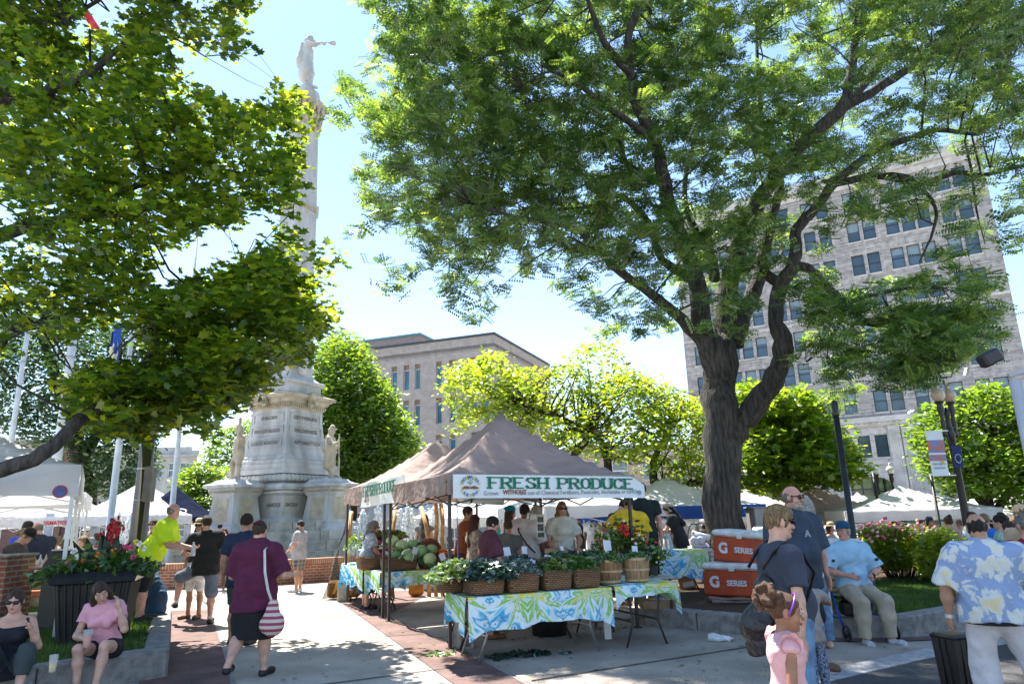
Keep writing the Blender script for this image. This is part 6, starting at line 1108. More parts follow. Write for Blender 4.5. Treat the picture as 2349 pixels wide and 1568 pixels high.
for i in range(5):
    b = MB(); b.lathe([(.035,0), (.036,.14), (.015,.17), (.005,.23)], n=10); o = b.build('squeeze_bottle', mat('bottle_'+str(i % 2), ((.6,.5,.42),(.7,.7,.72))[i % 2], .4), None, True); o.location = (q.x-.1+i*.09, 11.3, 1.0); tag(o, 'squeeze bottle with a white nozzle on the serving table', 'bottle', 'squeeze bottles on the serving table')
b = MB(); b.box((q.x-.05, 11.6, .62), (.9,.25,.08), .01); tag(b.build('orange_tray', mat('orange_plastic', (.7,.18,.06), .5)), 'orange tray under the serving table', 'tray'); b = MB(); b.box((q.x+.15, 10.9, .2), (.42,.35,.4), .03); tag(b.build('grey_bin', mat('bin_grey', (.45,.42,.4), .6)), 'pale grey tub on the ground by the grill', 'tub')
# black ribbed litter bin behind the floral shirt man
q = G(2222,1600); e = empty('litter_bin', (q.x-.05, q.y+.0, 0), 0, 'black ribbed litter bin cut by the bottom edge on the right', 'litter bin'); b = MB(); b.lathe([(.09,0), (.10,.05), (.115,.48), (.125,.5), (.1,.52)], n=4, sqr=True, rot=.3); b.build('body', mat('bin_black', (.03,.025,.025), .4, .2, 5), e); b = MB()
for i in range(12): a = R(30*i); b.box((.118*math.cos(a), .118*math.sin(a), .26), (.015,.015,.44))
b.build('ribs', black, e)
# litter and fallen leaves
heap('fallen_greens', 'dropped blue-green kale leaves on the pavement before the front table', G(1190,1505)+Vector((0,0,.01)), .75, .3, .03, 60, .13, 'kale', kal, 41, RZ1, .4, cat='fallen leaves'); heap('fallen_greens', 'small clump of dropped greens right of the larger one', G(1298,1500)+Vector((0,0,.01)), .14, .1, .04, 22, .06, 'kale', kpl, 42, 0, .8, cat='fallen leaves'); heap('fallen_greens', 'bright green scraps by the foot of the front tent leg', G(1015,1500)+Vector((0,0,.008)), .5, .3, .02, 26, .09, 'kale', kgr, 43, .6, .5, cat='fallen leaves')
heap('fallen_greens', 'green scraps scattered under the front table', G(1290,1450)+Vector((0,0,.008)), 2.2, 1.0, .01, 36, .06, 'kale', kgr, 44, RZ1, .4, cat='fallen leaves')
s = SDF(.03); s.ell((0,0,.03), (.15,.07,.03)); s.ell((-.1,.02,.05), (.06,.05,.04)); s.cone((.1,0,.03), (.22,.04,.02), .03,.01); V, F_ = s.mesh(.012, .012, 30, 5); V[:, 2] = np.maximum(V[:, 2], .001); o = quads('plastic_bag', V, F_, mat('white_plastic_bag', 0)); q = G(1655,1470); o.location = (q.x, q.y, .005); tag(o, 'crumpled white plastic bag lying on the pavement', 'litter')
# dark crate and cooler box under the front table
b = MB(); b.lathe([(.24,0), (.27,.3), (.28,.32), (.25,.32)], n=20); o = b.build('black_tub', black, None, True); o.location = TP(1.7,1.5,.004); tag(o, 'round black tub under the front table', 'tub'); b = MB(); b.box((0,0,.3), (.09,.03,.6)); o = b.build('white_stand', whitem); o.location = TP(2.2,.75,.004); tag(o, 'white upright board under the right end table', 'board')
# ================================================================ people
def skinm(n, c): return mat('skin_'+n, c, .5, .12, 14, .08, 90, spec=.4)
SK = {'fair': skinm('fair', (.62,.36,.27)), 'pink': skinm('pink', (.58,.30,.22)), 'tan': skinm('tan', (.46,.25,.16)), 'olive': skinm('olive', (.38,.20,.13)), 'brown': skinm('brown', (.17,.08,.05)), 'dark': skinm('dark', (.08,.04,.03)), 'girl': skinm('girl', (.36,.17,.10))}
def hairm(n, c): return mat('hair_'+n, c, .6, .4, 60, .8, 160, stretch=(3,3,.4))
HRX = 0
HR = {'black': hairm('black', (.015,.012,.012)), 'dark': hairm('dark', (.035,.022,.016)), 'brown': hairm('brown', (.09,.05,.03)), 'auburn': hairm('auburn', (.10,.03,.02)), 'blonde': mat('hair_blonde', (.62,.42,.2), .55, .4, 40, .9, 160, stretch=(3,3,.5), col2=(.16,.09,.04)), 'grey': hairm('grey', (.28,.25,.23)), 'white': hairm('white', (.6,.57,.5)), 'curly': hairm('curly', (.20,.10,.05))}
def cl(n, c, var=.12, **k): return mat('cloth_'+n, c, .9, var, 7, .8, 6, sheen=.0, **k)
eyew = mat('eye_white', (.45,.42,.4), .3, .02); eyed = mat('iris_dark', (.03,.02,.015), .2, .05); lipm = mat('lips', (.45,.14,.12), .5, .05); lens = mat('sunglass_lens', (.01,.01,.012), .08, .02); browm = mat('eyebrow', (.08,.045,.03), .9, .1)
def patmat(name, base, a, b_, kind, sc=9.):
    if name in MATS: return MATS[name]
    m = bpy.data.materials.new(name); m.use_nodes = True; n = m.node_tree; L = n.links; p = n.nodes['Principled BSDF']; p.inputs['Roughness'].default_value = .85
    tc = n.nodes.new('ShaderNodeTexCoord'); mx = n.nodes.new('ShaderNodeMix'); mx.data_type = 'RGBA'; m2 = n.nodes.new('ShaderNodeMix'); m2.data_type = 'RGBA'
    mx.inputs[6].default_value = (*base, 1); mx.inputs[7].default_value = (*a, 1); m2.inputs[7].default_value = (*b_, 1)
    def th(out, lo, hi):
        r_ = n.nodes.new('ShaderNodeMapRange'); r_.inputs[1].default_value = lo; r_.inputs[2].default_value = hi; L.new(out, r_.inputs[0]); return r_.outputs[0]
    if kind == 'floral':
        v = n.nodes.new('ShaderNodeTexVoronoi'); v.inputs['Scale'].default_value = sc; v.inputs['Randomness'].default_value = .8; nz = n.nodes.new('ShaderNodeTexNoise'); nz.inputs['Scale'].default_value = sc*1.2; nz.inputs['Distortion'].default_value = 1.
        ad = n.nodes.new('ShaderNodeVectorMath'); ad.operation = 'ADD'; s_ = n.nodes.new('ShaderNodeVectorMath'); s_.operation = 'SCALE'; s_.inputs['Scale'].default_value = .22; L.new(tc.outputs['Object'], nz.inputs['Vector']); L.new(nz.outputs['Color'], s_.inputs[0]); L.new(tc.outputs['Object'], ad.inputs[0]); L.new(s_.outputs[0], ad.inputs[1]); L.new(ad.outputs[0], v.inputs['Vector'])
        L.new(th(v.outputs['Distance'], .60, .50), mx.inputs[0]); L.new(th(v.outputs['Distance'], .3, .18), m2.inputs[0])
    else:
        sx = n.nodes.new('ShaderNodeSeparateXYZ'); L.new(tc.outputs['Object'], sx.inputs[0])
        def wv(o): 
            q = n.nodes.new('ShaderNodeMath'); q.operation = 'MULTIPLY'; q.inputs[1].default_value = sc*6.28; L.new(o, q.inputs[0]); r_ = n.nodes.new('ShaderNodeMath'); r_.operation = 'SINE'; L.new(q.outputs[0], r_.inputs[0]); return r_.outputs[0]
        L.new(th(wv(sx.outputs[2]), -.1, .2), mx.inputs[0])
        if kind == 'plaid':
            L.new(th(wv(sx.outputs[0]), .1, .3), m2.inputs[0])
            q = n.nodes.new('ShaderNodeMath'); q.operation = 'MULTIPLY'; q.inputs[1].default_value = .5; L.new(th(wv(sx.outputs[0]), -.2, .2), q.inputs[0]); L.new(q.outputs[0], m2.inputs[0])
        else: m2.inputs[0].default_value = 0
    L.new(mx.outputs[2], m2.inputs[6]); L.new(m2.outputs[2], p.inputs['Base Color']); MATS[name] = m; return m
def V3(*a): return np.array(a, float)
def unit(v): v = np.array(v, float); return v/max(1e-9, np.linalg.norm(v))
DN = (0,.05,-1)
def person(label, loc, h, yaw, top=None, sleeve=.5, hem=.12, loose=.016, bottom='trousers', bm=None, blen=None, skin='fair', hair='short', hm='dark', shoes=None, build=1., belly=0., lean=0., side=0., head=(0,0), arms=None, legs=None, female=False, hat=None, hatm=None, glasses=False, vox=None, seat=None, face=False, child=False, group='people at the market', z0=0., socks=None, beard=None, handL='relax', handR='relax', twist=0., foot_out=.18, extra_top=None):
    X = Vector(loc); e = empty('person', (X.x, X.y, z0), R(yaw), label, 'person', group); s = h/1.75; d_ = math.hypot(X.x, X.y-0)
    vox = vox or min(.02, max(.0085, .00125*d_)); W = build; hs = 1.18 if child else 1.  # head scale
    legs = legs or {}; arms = arms or {}
    tl, sl = .43*s, .42*s; ank = .075*s
    dirs = {}
    for sd in (-1, 1):
        L_ = legs.get(sd, ((sd*.04,.02,-1), (sd*.01,-.03,-1))); dirs[sd] = (unit(L_[0]), unit(L_[1]))
    reach = {sd: (dirs[sd][0]*tl+dirs[sd][1]*sl)[2] for sd in (-1, 1)}
    hz = ank-min(reach.values()) if seat is None else seat
    hip = V3(0, 0, hz); a = R(lean); b_ = R(side); up = unit((math.sin(b_), math.sin(a), math.cos(a)*math.cos(b_))); fw = unit((0, math.cos(a), -math.sin(a))); tw_ = R(twist); rt0 = np.cross(fw, up); rt = rt0*math.cos(tw_)+fw*math.sin(tw_); fw2 = np.cross(up, rt)
    sw = (.172 if female else .195)*s*(.55+.45*W); hw = (.095 if female else .085)*s*(.5+.5*W)
    C = lambda u, r_=0, f_=0: hip+up*u*s+rt*r_*s+fw2*f_*s
    neck = C(.535, 0, -.01); hd0 = C(.535, 0, -.01)
    hy, hp = R(head[0]), R(head[1]); hf = unit(fw2*math.cos(hy)*math.cos(hp)-rt*math.sin(hy)*math.cos(hp)-up*math.sin(hp)); hu = unit(up*math.cos(hp)+fw2*math.sin(hp)*math.cos(hy)); hu = unit(hu-hf*(hu@hf)); hr = np.cross(hf, hu)
    if lean > 20: hu = unit(hu*.4+V3(0,0,1)*.6); hf = unit(hf-hu*(hf@hu)); hr = np.cross(hf, hu)
    hc = neck+hu*.175*s*hs**.5+hf*.025*s
    Rm = np.stack([hr, hf, hu], 1); Hd = lambda r_, f_, u: hc+(hr*r_+hf*f_+hu*u)*s*hs
    tor = []  # torso primitives (a,b,ra,rb,squash)
    wst = (.118 if female else .132)*W+belly*.3
    tor.append(('c', C(.03, -.06*W), C(.03, .06*W), .108*s*(.4+.6*W), .108*s*(.4+.6*W), None))
    tor.append(('c', C(.05), C(.25, 0, belly*.25), .145*s*W, wst*s*1.05, (fw2, 1.38)))
    tor.append(('c', C(.25, 0, belly*.25), C(.42), wst*s, .155*s*(.5+.5*W), (fw2, 1.42)))
    tor.append(('c', C(.47, -sw/s*.8, -.01), C(.47, sw/s*.8, -.01), .062*s, .062*s, None))
    tor.append(('c', C(.40, -.07, 0), C(.40, .07, 0), .098*s*(.4+.6*W), .098*s*(.4+.6*W), None))
    tor.append(('c', C(.47, 0, -.02), C(.53, 0, -.02), .075*s, .055*s, None))
    if belly: tor.append(('e', C(.16, 0, .06+belly*.3), V3(.15*W, .12+belly*.3, .14)*s, None, None, None))
    if female and not child:
        for sd in (-1, 1): tor.append(('e', C(.36, sd*.07, .095), V3(.062,.055,.06)*s*(.6+.5*W), None, None, None))
    S = {}; arm = {}
    defarm = {sd: (((sd*.16,.02,-1)), ((sd*.05,.16,-1))) for sd in (-1, 1)}
    for sd in (-1, 1):
        A_ = arms.get(sd, defarm[sd]); u1 = unit(A_[0]); u2 = unit(A_[1]); sh = C(.475, sd*sw/s, -.01); el = sh+u1*.29*s; wr = el+u2*.245*s; hdir = unit(A_[2]) if len(A_) > 2 and A_[2] is not None else u2; arm[sd] = (sh, el, wr, u1, u2, hdir)
    leg = {}
    for sd in (-1, 1):
        hj = hip+rt0*sd*hw; kn = hj+dirs[sd][0]*tl; an = kn+dirs[sd][1]*sl; leg[sd] = (hj, kn, an)
    aw = .5+.5*W
    b = SDF(.035*s); cc = b.cone
    for t in tor:
        if t[0] == 'c': cc(t[1], t[2], t[3]*.96, t[4]*.96, sq=t[5])
        else: b.ell(t[1], t[2]*.96)
    cc(C(.5,0,-.02), Hd(0,-.02,-.08), .058*s*(.7+.3*W), .052*s*(.7+.3*W))
    b.ell(Hd(0,-.008,.02), V3(.074,.092,.098)*s*hs, rot=Rm); b.ell(Hd(0,.022,-.055), V3(.055,.062,.066)*s*hs, k=.03*s, rot=Rm)
    if vox < .015:
        cc(Hd(0,.088,.005), Hd(0,.108,-.03), .010*s, .016*s, k=.012*s); b.ell(Hd(0,.075,.036), V3(.05,.014,.012)*s*hs, k=.015*s, rot=Rm); b.ell(Hd(0,.07,-.095), V3(.022,.018,.018)*s*hs, k=.02*s, rot=Rm)
        for sd in (-1, 1): b.ell(Hd(sd*.03,.092,.012), V3(.016,.012,.012)*s*hs, k=.012*s, mode='sub', rot=Rm); b.ell(Hd(sd*.045,.055,-.025), V3(.022,.022,.025)*s*hs, k=.02*s, rot=Rm)
        b.ell(Hd(0,.084,-.058), V3(.024,.012,.007)*s*hs, k=.008*s, rot=Rm)
    for sd in (-1, 1): b.ell(Hd(sd*.077,-.01,.0), V3(.012,.022,.034)*s*hs, k=.006*s, rot=Rm)
    for sd in (-1, 1):
        sh, el, wr, u1, u2, hd_ = arm[sd]; cc(sh, el, .049*s*aw*(.88 if female else 1), .038*s*aw); cc(el, el+(wr-el)*.35, .038*s*aw, .040*s*aw); cc(el+(wr-el)*.35, wr, .040*s*aw, .025*s)
        # hand: palm, four fingers, thumb
        pn = unit(np.cross(hd_, np.cross((0,1,0) if abs(hd_[1]) < .8 else (0,0,1), hd_))); la = unit(np.cross(hd_, pn)); inw = rt0*-sd
        if abs(hd_[2]) > .6: pn = unit(inw-hd_*(inw@hd_)); la = unit(np.cross(hd_, pn))
        if la@fw < 0 if abs(hd_[2]) > .6 else la[2] < 0: la = -la
        pc_ = wr+hd_*.05*s; cc(wr+hd_*.02*s-la*.012*s, pc_+hd_*.035*s-la*.012*s, .021*s, .021*s, k=.012*s); cc(wr+hd_*.02*s+la*.016*s, pc_+hd_*.035*s+la*.016*s, .021*s, .021*s, k=.012*s)
        mode = handL if sd < 0 else handR; cu = {'relax': .35, 'grip': 1.0, 'flat': .1}[mode]
        for i, ln in enumerate((.066, .074, .069, .053)):
            base = pc_+hd_*.042*s+la*(.03-i*.020)*s; d1 = unit(hd_+pn*cu*.6); d2 = unit(hd_*(1-cu*.8)+pn*cu*1.3); f_ = .0085*s if vox < .015 else .010*s; cc(base, base+d1*ln*.55*s, f_*1.08, f_, k=.006*s); cc(base+d1*ln*.55*s, base+(d1*.55+d2*.5)*ln*s, f_, f_*.85, k=.004*s)
        tb_ = wr+hd_*.03*s+la*.028*s; td = unit(hd_*.7+la*.6+pn*.4); cc(tb_, tb_+td*.035*s, .013*s, .0105*s, k=.008*s); cc(tb_+td*.035*s, tb_+td*.035*s+unit(hd_+pn*.4)*.026*s, .0105*s, .009*s, k=.004*s)
    lw = .45+.55*W
    for sd in (-1, 1):
        hj, kn, an = leg[sd]; back = unit(np.cross(rt0, an-kn)); back = -back if back[1] > 0 else back
        cc(hj, kn, .088*s*lw*(1.06 if female else 1), .056*s*lw); cc(kn, kn+(an-kn)*.35+back*.012*s, .054*s*lw, .057*s*lw); cc(kn+(an-kn)*.35+back*.012*s, an, .055*s*lw, .033*s)
        fd = unit((sd*foot_out, 1, 0)); heel = an+V3(0,0,-.035*s); 
        if an[2] > ank+.12*s and dirs[sd][1][1] < -.3: fd = unit((0, -dirs[sd][1][2]*.2, -1)); 
        toe = heel+fd*.17*s; cc(an, heel-fd*.03*s, .033*s, .032*s); cc(heel-fd*.02*s, toe, .034*s, .026*s, k=.02*s); cc(toe-fd*.02*s, toe+fd*.02*s+rt0*0, .036*s, .022*s, k=.02*s); leg[sd] = (hj, kn, an, heel, toe, fd)
    V, F_ = b.mesh(vox); body = quads('body', V, F_, SK[skin], e)
    def garment(name, sdf, m, noise=.006, nf=12, vx=None): V, F_ = sdf.mesh((vx or vox)*1.1, noise*s if vox < .016 else noise*.5, nf, abs(hash(label)) % 99 if False else len(label)); return quads(name, V, F_, m, e)
    # top
    if top is not None:
        g = SDF(.045*s); t_ = loose*s
        for t in tor[:-0 or None]:
            if t is tor[5]: g.cone(t[1], t[2]-up*.03*s, t[3]+t_*.5, t[4]+t_*.4); continue
            if t[0] == 'c': g.cone(t[1], t[2], t[3]+t_, t[4]+t_, sq=t[5])
            else: g.ell(t[1], t[2]+t_)
        for sd in (-1, 1):
            sh, el, wr = arm[sd][:3]
            if sleeve > 0:
                q = min(1, sleeve*2 if sleeve <= .5 else 1); ln = (el-sh)*min(1, sleeve*1.0 if sleeve < 1 else 1)
                g.cone(sh, sh+(el-sh)*min(1, sleeve*1.15), .062*s*aw+t_, (.056*s*aw+t_*1.5), flat=(0, 1))
                if sleeve > 1: g.cone(sh+(el-sh)*.9, el+(wr-el)*min(1, sleeve-1), .056*s*aw+t_, .042*s*aw+t_, flat=(0, 1))
            else: g.cone(sh+up*.02*s-rt*sd*.03*s, sh+up*.01*s-rt*sd*.025*s, .04*s, .04*s)
        g.cone(C(.1, 0, belly*.1), C(-hem, 0, belly*.1), .155*s*W+t_*1.2, .162*s*W+t_*1.5, sq=(fw2, 1.2), flat=(0, 1))
        g.cut(C(-hem), -up)
        if sleeve <= 0: g.cut(C(.46), up)
        garment('top', g, top, .010)
    if extra_top is not None:
        g = SDF(.04*s); t_ = (loose+.012)*s
        for t in tor:
            if t[0] == 'c': g.cone(t[1], t[2], t[3]+t_, t[4]+t_, sq=t[5])
        g.cut(C(.5, 0, 0), up); g.cut(C(-.02), -up); g.cut(C(0, 0, .05), -unit(fw2)*-1 if False else unit(fw2)); garment('vest', g, extra_top, .005)
    # bottom
    if bm is not None:
        g = SDF(.05*s); t_ = .018*s; pel = tor[0]; g.cone(pel[1], pel[2], pel[3]+t_*.7, pel[4]+t_*.7); g.cone(C(.02), C(.13), .145*s*W+t_*.4, .13*s*W+t_*.4, sq=(fw2, 1.15))
        if bottom == 'skirt':
            kz = min((leg[-1][1]+(leg[-1][2]-leg[-1][1])*((blen or .5)*2-1))[2], hz-.1); m_ = (leg[-1][1]+leg[1][1])/2; m_[2] = kz
            g.cone(C(.0), m_, .145*s*W+t_, (.185 if (blen or .5) > .4 else .2)*s*(.5+.5*W)+t_, sq=(fw2, 1.1), flat=(0, 1))
            for sd in (-1, 1): g.cone(leg[sd][0], leg[sd][0]+(leg[sd][1]-leg[sd][0])*.9, .1*s*lw, .085*s*lw)
        else:
            bl = blen or {'shorts': .46, 'trousers': .98, 'capri': .78}[bottom]
            for sd in (-1, 1):
                hj, kn, an = leg[sd][:3]; flr = 1.6 if bottom == 'shorts' else 1.
                fr_ = min(1, bl*2); g.cone(hj, hj+(kn-hj)*fr_, .095*s*lw+t_, .062*s*lw+t_*flr, flat=(0, 1 if fr_ < 1 else 0))
                if bl > .5: q = (bl-.5)*2; g.cone(kn, kn+(an-kn)*q*.4, .066*s*lw+t_, .068*s*lw+t_); g.cone(kn+(an-kn)*q*.35, kn+(an-kn)*q, .068*s*lw+t_, .050*s*(.6+.4*W)+t_, flat=(0, 1))
        garment('bottom', g, bm, .006)
    if shoes is not None:
        for sd in (-1, 1):
            hj, kn, an, heel, toe, fd = leg[sd]; g = SDF(.025*s); g.cone(heel-fd*.025*s, toe, .040*s, .036*s); g.cone(toe-fd*.02*s, toe+fd*.025*s, .043*s, .034*s); g.cone(heel, an+V3(0,0,.0), .042*s, .042*s, flat=(0, 1)); g.cut(heel+V3(0,0,-.036*s) if abs(fd[2]) < .5 else heel-V3(0,.05,.0)*s, (0,0,-1) if abs(fd[2]) < .5 else (0,1,0) if False else (0,0,-1)) if abs(fd[2]) < .5 else None
            V, F_ = g.mesh(vox*.95); quads('shoe', V, F_, shoes, e)
            if socks is not None: b2 = MB(); b2.tube([an-V3(0,0,.02)*s, an+(kn-an)*.12], [.041*s,.043*s], 12); b2.build('sock', socks, e, True)
    # hair
    if hair != 'bald':
        g = SDF(.03*s); n_ = .007
        if hair in ('short', 'bun', 'long', 'wavy', 'bob', 'fringe', 'pony'):
            g.ell(Hd(0,-.012,.028), V3(.084,.102,.102)*s*hs, rot=Rm)
            if hair == 'fringe': g.ell(Hd(.0,.03,.062), V3(.08,.075,.058)*s*hs, rot=Rm)
            if hair in ('long', 'wavy', 'bob'): 
                L2 = {'long': .42, 'wavy': .30, 'bob': .16}[hair]
                for sd in (-1, 1): g.cone(Hd(sd*.065,-.02,.0), Hd(sd*.085,-.035,-.10), .034*s*hs, .036*s*hs); g.cone(Hd(sd*.085,-.035,-.10), hc+hu*(-L2)*s+hr*sd*.10*s+hf*(-.04 if hair != 'wavy' else .02)*s, .036*s*hs, .02*s)
                g.cone(Hd(0,-.07,-.02), hc+hu*(-L2)*s-hf*.09*s, .07*s*hs, .06*s)
            if hair == 'bun': g.ell(Hd(0,-.07,.12), V3(.045,.045,.045)*s, rot=Rm)
            if hair == 'pony': g.cone(Hd(0,-.10,.04), Hd(0,-.16,-.14), .035*s, .02*s)
            pf = {'short': (.35,.030), 'bun': (.3,.022), 'long': (.3,.03), 'wavy': (.3,.03), 'bob': (.3,.03), 'fringe': (.10,.045), 'pony': (.3,.025)}[hair]
            g.ell(Hd(0,.10,-.035), V3(.085,.075,.088)*s*hs, mode='sub', k=.02*s, rot=Rm)
            if hair in ('short', 'bun', 'fringe', 'pony'): g.cut(Hd(0,-.05,-.065), -hu+hf*.0)
        elif hair == 'curly':
            rg = random.Random(3)
            g.ell(Hd(0,-.03,.05), V3(.10,.105,.09)*s*hs, rot=Rm)
            for i in range(46):
                a1, a2 = rg.uniform(-1.9,1.9)+math.pi, rg.uniform(-.1,1.4); p_ = Hd(.10*math.cos(a2)*math.sin(a1), -.03+.11*math.cos(a2)*math.cos(a1), .05+.10*math.sin(a2)); g.ell(p_, V3(.024,.024,.024)*s, k=.004)
            g.ell(Hd(0,.10,-.04), V3(.08,.075,.08)*s*hs, mode='sub', k=.01, rot=Rm); n_ = .006
        elif hair == 'puff':
            rg = random.Random(5); g.ell(Hd(0,-.01,.028), V3(.082,.10,.10)*s*hs, rot=Rm); g.ell(Hd(0,.09,-.035), V3(.085,.075,.088)*s*hs, mode='sub', k=.02*s, rot=Rm); g.cut(Hd(0,-.05,-.06), -hu)
            for i in range(90):
                q = np.array([rg.gauss(0,1), rg.gauss(0,1), rg.gauss(0,1)]); q = q/np.linalg.norm(q); g.ell(Hd(q[0]*.10, -.115+q[1]*.09, .085+q[2]*.085), V3(.021,.021,.021)*s, k=.006)
            g.ell(Hd(0,-.11,.085), V3(.09,.08,.075)*s, rot=Rm); n_ = .003
        elif hair == 'rim':
            g.ell(Hd(0,-.012,.012), V3(.081,.10,.098)*s*hs, rot=Rm); g.cut(Hd(0,0,.035), hu+hf*.25); g.cut(Hd(0,0,-.05), -hu); g.cut(Hd(0,.025,0), hf)
        try:
            V, F_ = g.mesh(min(vox, .012), n_*s if vox < .016 else .002, 48, 2, .14 if hair not in ('curly','puff') else 1.); quads('hair', V, F_, HR[hm], e)
        except Exception: pass
    if beard is not None:
        g = SDF(.01); g.ell(Hd(0,.035,-.075), V3(.058,.062,.052)*s, rot=Rm); g.cut(Hd(0,0,-.05), hu-hf*.35); g.cut(Hd(0,.0,0), -hf); V, F_ = g.mesh(.009, .002, 30, 1); quads('beard', V, F_, HR[beard], e)
    Mh = Matrix(((hr[0],hf[0],hu[0],hc[0]), (hr[1],hf[1],hu[1],hc[1]), (hr[2],hf[2],hu[2],hc[2]), (0,0,0,1))) @ Matrix.Scale(s*hs, 4)
    if glasses:
        g = MB(); g.M = Mh
        for sd in (-1, 1): g.ball((sd*.036,.096,.012), (.033,.014,.023), 10, 6); g.box((sd*.076,.04,.018), (.006,.115,.010))
        g.box((0,.106,.018), (.03,.008,.008)); g.build('sunglasses', lens, e, True)
    elif face:
        for sd in (-1, 1):
            g = MB(); g.M = Mh; g.ball((sd*.03,.084,.010), (.0125,.011,.0062), 10, 6); o = g.build('eye', eyew, e, True); g = MB(); g.M = Mh; g.ball((sd*.03,.0955,.010), (.0058,.004,.0052), 8, 5); g.build('iris', eyed, o, True)
            g = MB(); g.M = Mh; g.tube([(sd*.016,.100,.034), (sd*.032,.098,.040), (sd*.050,.086,.035)], .002, 5); g.build('eyebrow', browm, e, True)
    if face or glasses:
        g = MB(); g.M = Mh; g.ball((0,.094,-.057), (.024,.009,.0045), 10, 5); g.ball((0,.094,-.065), (.020,.009,.005), 10, 5); g.build('mouth', lipm, e, True)
    if hat:
        g = MB(); g.M = Mh
        if hat == 'cap': g.lathe([(.088,.035), (.092,.06), (.085,.10), (.06,.132), (.02,.142), (.001,.143)], n=18); g.v = [tuple(v) for v in g.v]; g.grid(lambda u, v: ((u-.5)*.155*(1-.35*v*v), .06+.115*v*math.sin(math.pi*(.2+.6*u))**.5, .052-.02*v+.01*math.sin(math.pi*u)), 10, 5); g.grid(lambda u, v: ((u-.5)*.155*(1-.35*v*v), .06+.115*v*math.sin(math.pi*(.2+.6*u))**.5, .046-.02*v+.01*math.sin(math.pi*u)), 10, 5)
        elif hat == 'straw': g.lathe([(.175,.045), (.17,.052), (.10,.06), (.094,.09), (.088,.135), (.06,.155), (.001,.158)], n=26); g.m = 1; g.lathe([(.101,.060), (.103,.062), (.0985,.09), (.096,.092)], n=26, caps=False)
        elif hat == 'wrap': g.ball((0,-.02,.06), (.092,.11,.085), 16, 10); g.ball((0,-.11,.08), (.05,.04,.04), 10, 7)
        g.build('hat', [hatm, black] if hat == 'straw' else hatm, e, True)
    e['_j'] = 0; del e['_j']
    return e, dict(arm=arm, leg=leg, C=C, Hd=Hd, s=s, up=up, fw=fw2, rt=rt, hip=hip, Mh=Mh)
def putin(o, e): o.parent = e; return o
def world(e, p): return e.matrix_basis @ Vector(p) if False else (Matrix.Translation(e.location) @ Matrix.Rotation(e.rotation_euler.z, 4, 'Z')) @ Vector(p)
def footat(u, v, z=0): return G(u, v, z)
def bg(label, u, vh, Y, yaw, z0=0., **k):
    p = A(u, vh, Y); return person(label, (p.x, Y), max(.9, p.z-z0), yaw, z0=z0, **k)
blk = cl('black', (.012,.012,.014)); nvy = cl('navy', (.02,.03,.07)); jean = cl('denim', (.14,.26,.42), .35); khk = cl('khaki', (.42,.36,.27)); wht = cl('white', (.72,.72,.74)); gry = cl('grey', (.22,.23,.25)); slate = cl('slate_blue', (.035,.055,.085)); shoeb = mat('shoe_black', (.015,.015,.017), .5, .2, 9); shoew = mat('shoe_white', (.55,.57,.6), .5, .25, 14); sand = mat('sandal_leather', (.16,.08,.04), .6, .2)
# --- the maroon woman walking away, with her striped bag
mar = cl('maroon', (.10,.012,.045), .15); q = G(600,1552); e, J = person('person in a maroon sweater and black skirt walking away with a striped bag', (-2.93,8.05), 1.63, -4, mar, sleeve=.92, hem=.19, loose=.028, bottom='skirt', bm=blk, blen=.60, skin='fair', hair='short', hm='brown', shoes=shoeb, build=1.42, female=True, arms={-1: ((-.35,.12,-1), (.25,.9,-.25)), 1: ((.45,.05,-1), (.1,.95,-.1))}, legs={-1: ((-.02,-.12,-1), (-.02,-.75,-.9)), 1: ((.03,.14,-1), (.01,-.02,-1))}, head=(0,3))
b = MB(); s_ = J['s']; sh_ = J['arm'][1][0]; a0 = Vector(J['C'](.56, .13, -.05)); 
b.tube([Vector(J['C'](.535,.155,.10)), Vector(J['C'](.56,.15,0)), Vector(J['C'](.50,.15,-.15)), Vector(J['C'](.25,.20,-.22)), Vector(J['C'](.05,.25,-.22)), Vector(J['C'](-.10,.29,-.17))], [.02]*6, 6, sq=.35); st_ = b.build('strap', cl('strap_white', (.6,.6,.58)))
s = SDF(.05); s.cone((0,0,.06), (0,0,.26), .115, .07, sq=((0,1,0),1.7)); s.ell((0,0,.08), (.12,.06,.09)); V, F_ = s.mesh(.012, .006, 14, 2); pq = world(e, J['C'](-.40,.30,-.17)); bg_ = quads('shoulder_bag', V, F_, None or patmat('striped_knit', (.62,.55,.45), (.35,.05,.12), (.2,.35,.5), 'stripe', 16)); bg_.location = pq; tag(bg_, 'striped knitted bag hanging at the side of the maroon sweater', 'shoulder bag'); M0 = Matrix.Translation(e.location) @ Matrix.Rotation(e.rotation_euler.z, 4, 'Z'); st_.parent = bg_; st_.matrix_parent_inverse = Matrix.Translation(bg_.location).inverted() @ M0
b = MB(); b.M = J['Mh']; b.tube([(-.05,-.09,.09), (0,-.11,.11), (.05,-.09,.09)], .012, 6); b.build('hair_clip', mar, e)
# --- navy man walking ahead of her
q = G(582,1473); person('person in a dark navy polo walking away just left of the maroon sweater', (-3.86,10.1), 1.74, -3, nvy, sleeve=.6, hem=.14, loose=.02, bottom='shorts', bm=cl('olive_shorts', (.06,.065,.06)), skin='tan', hair='short', hm='dark', shoes=shoeb, build=1.15, arms={-1: ((-.25,-.05,-1), (-.05,.12,-1))})
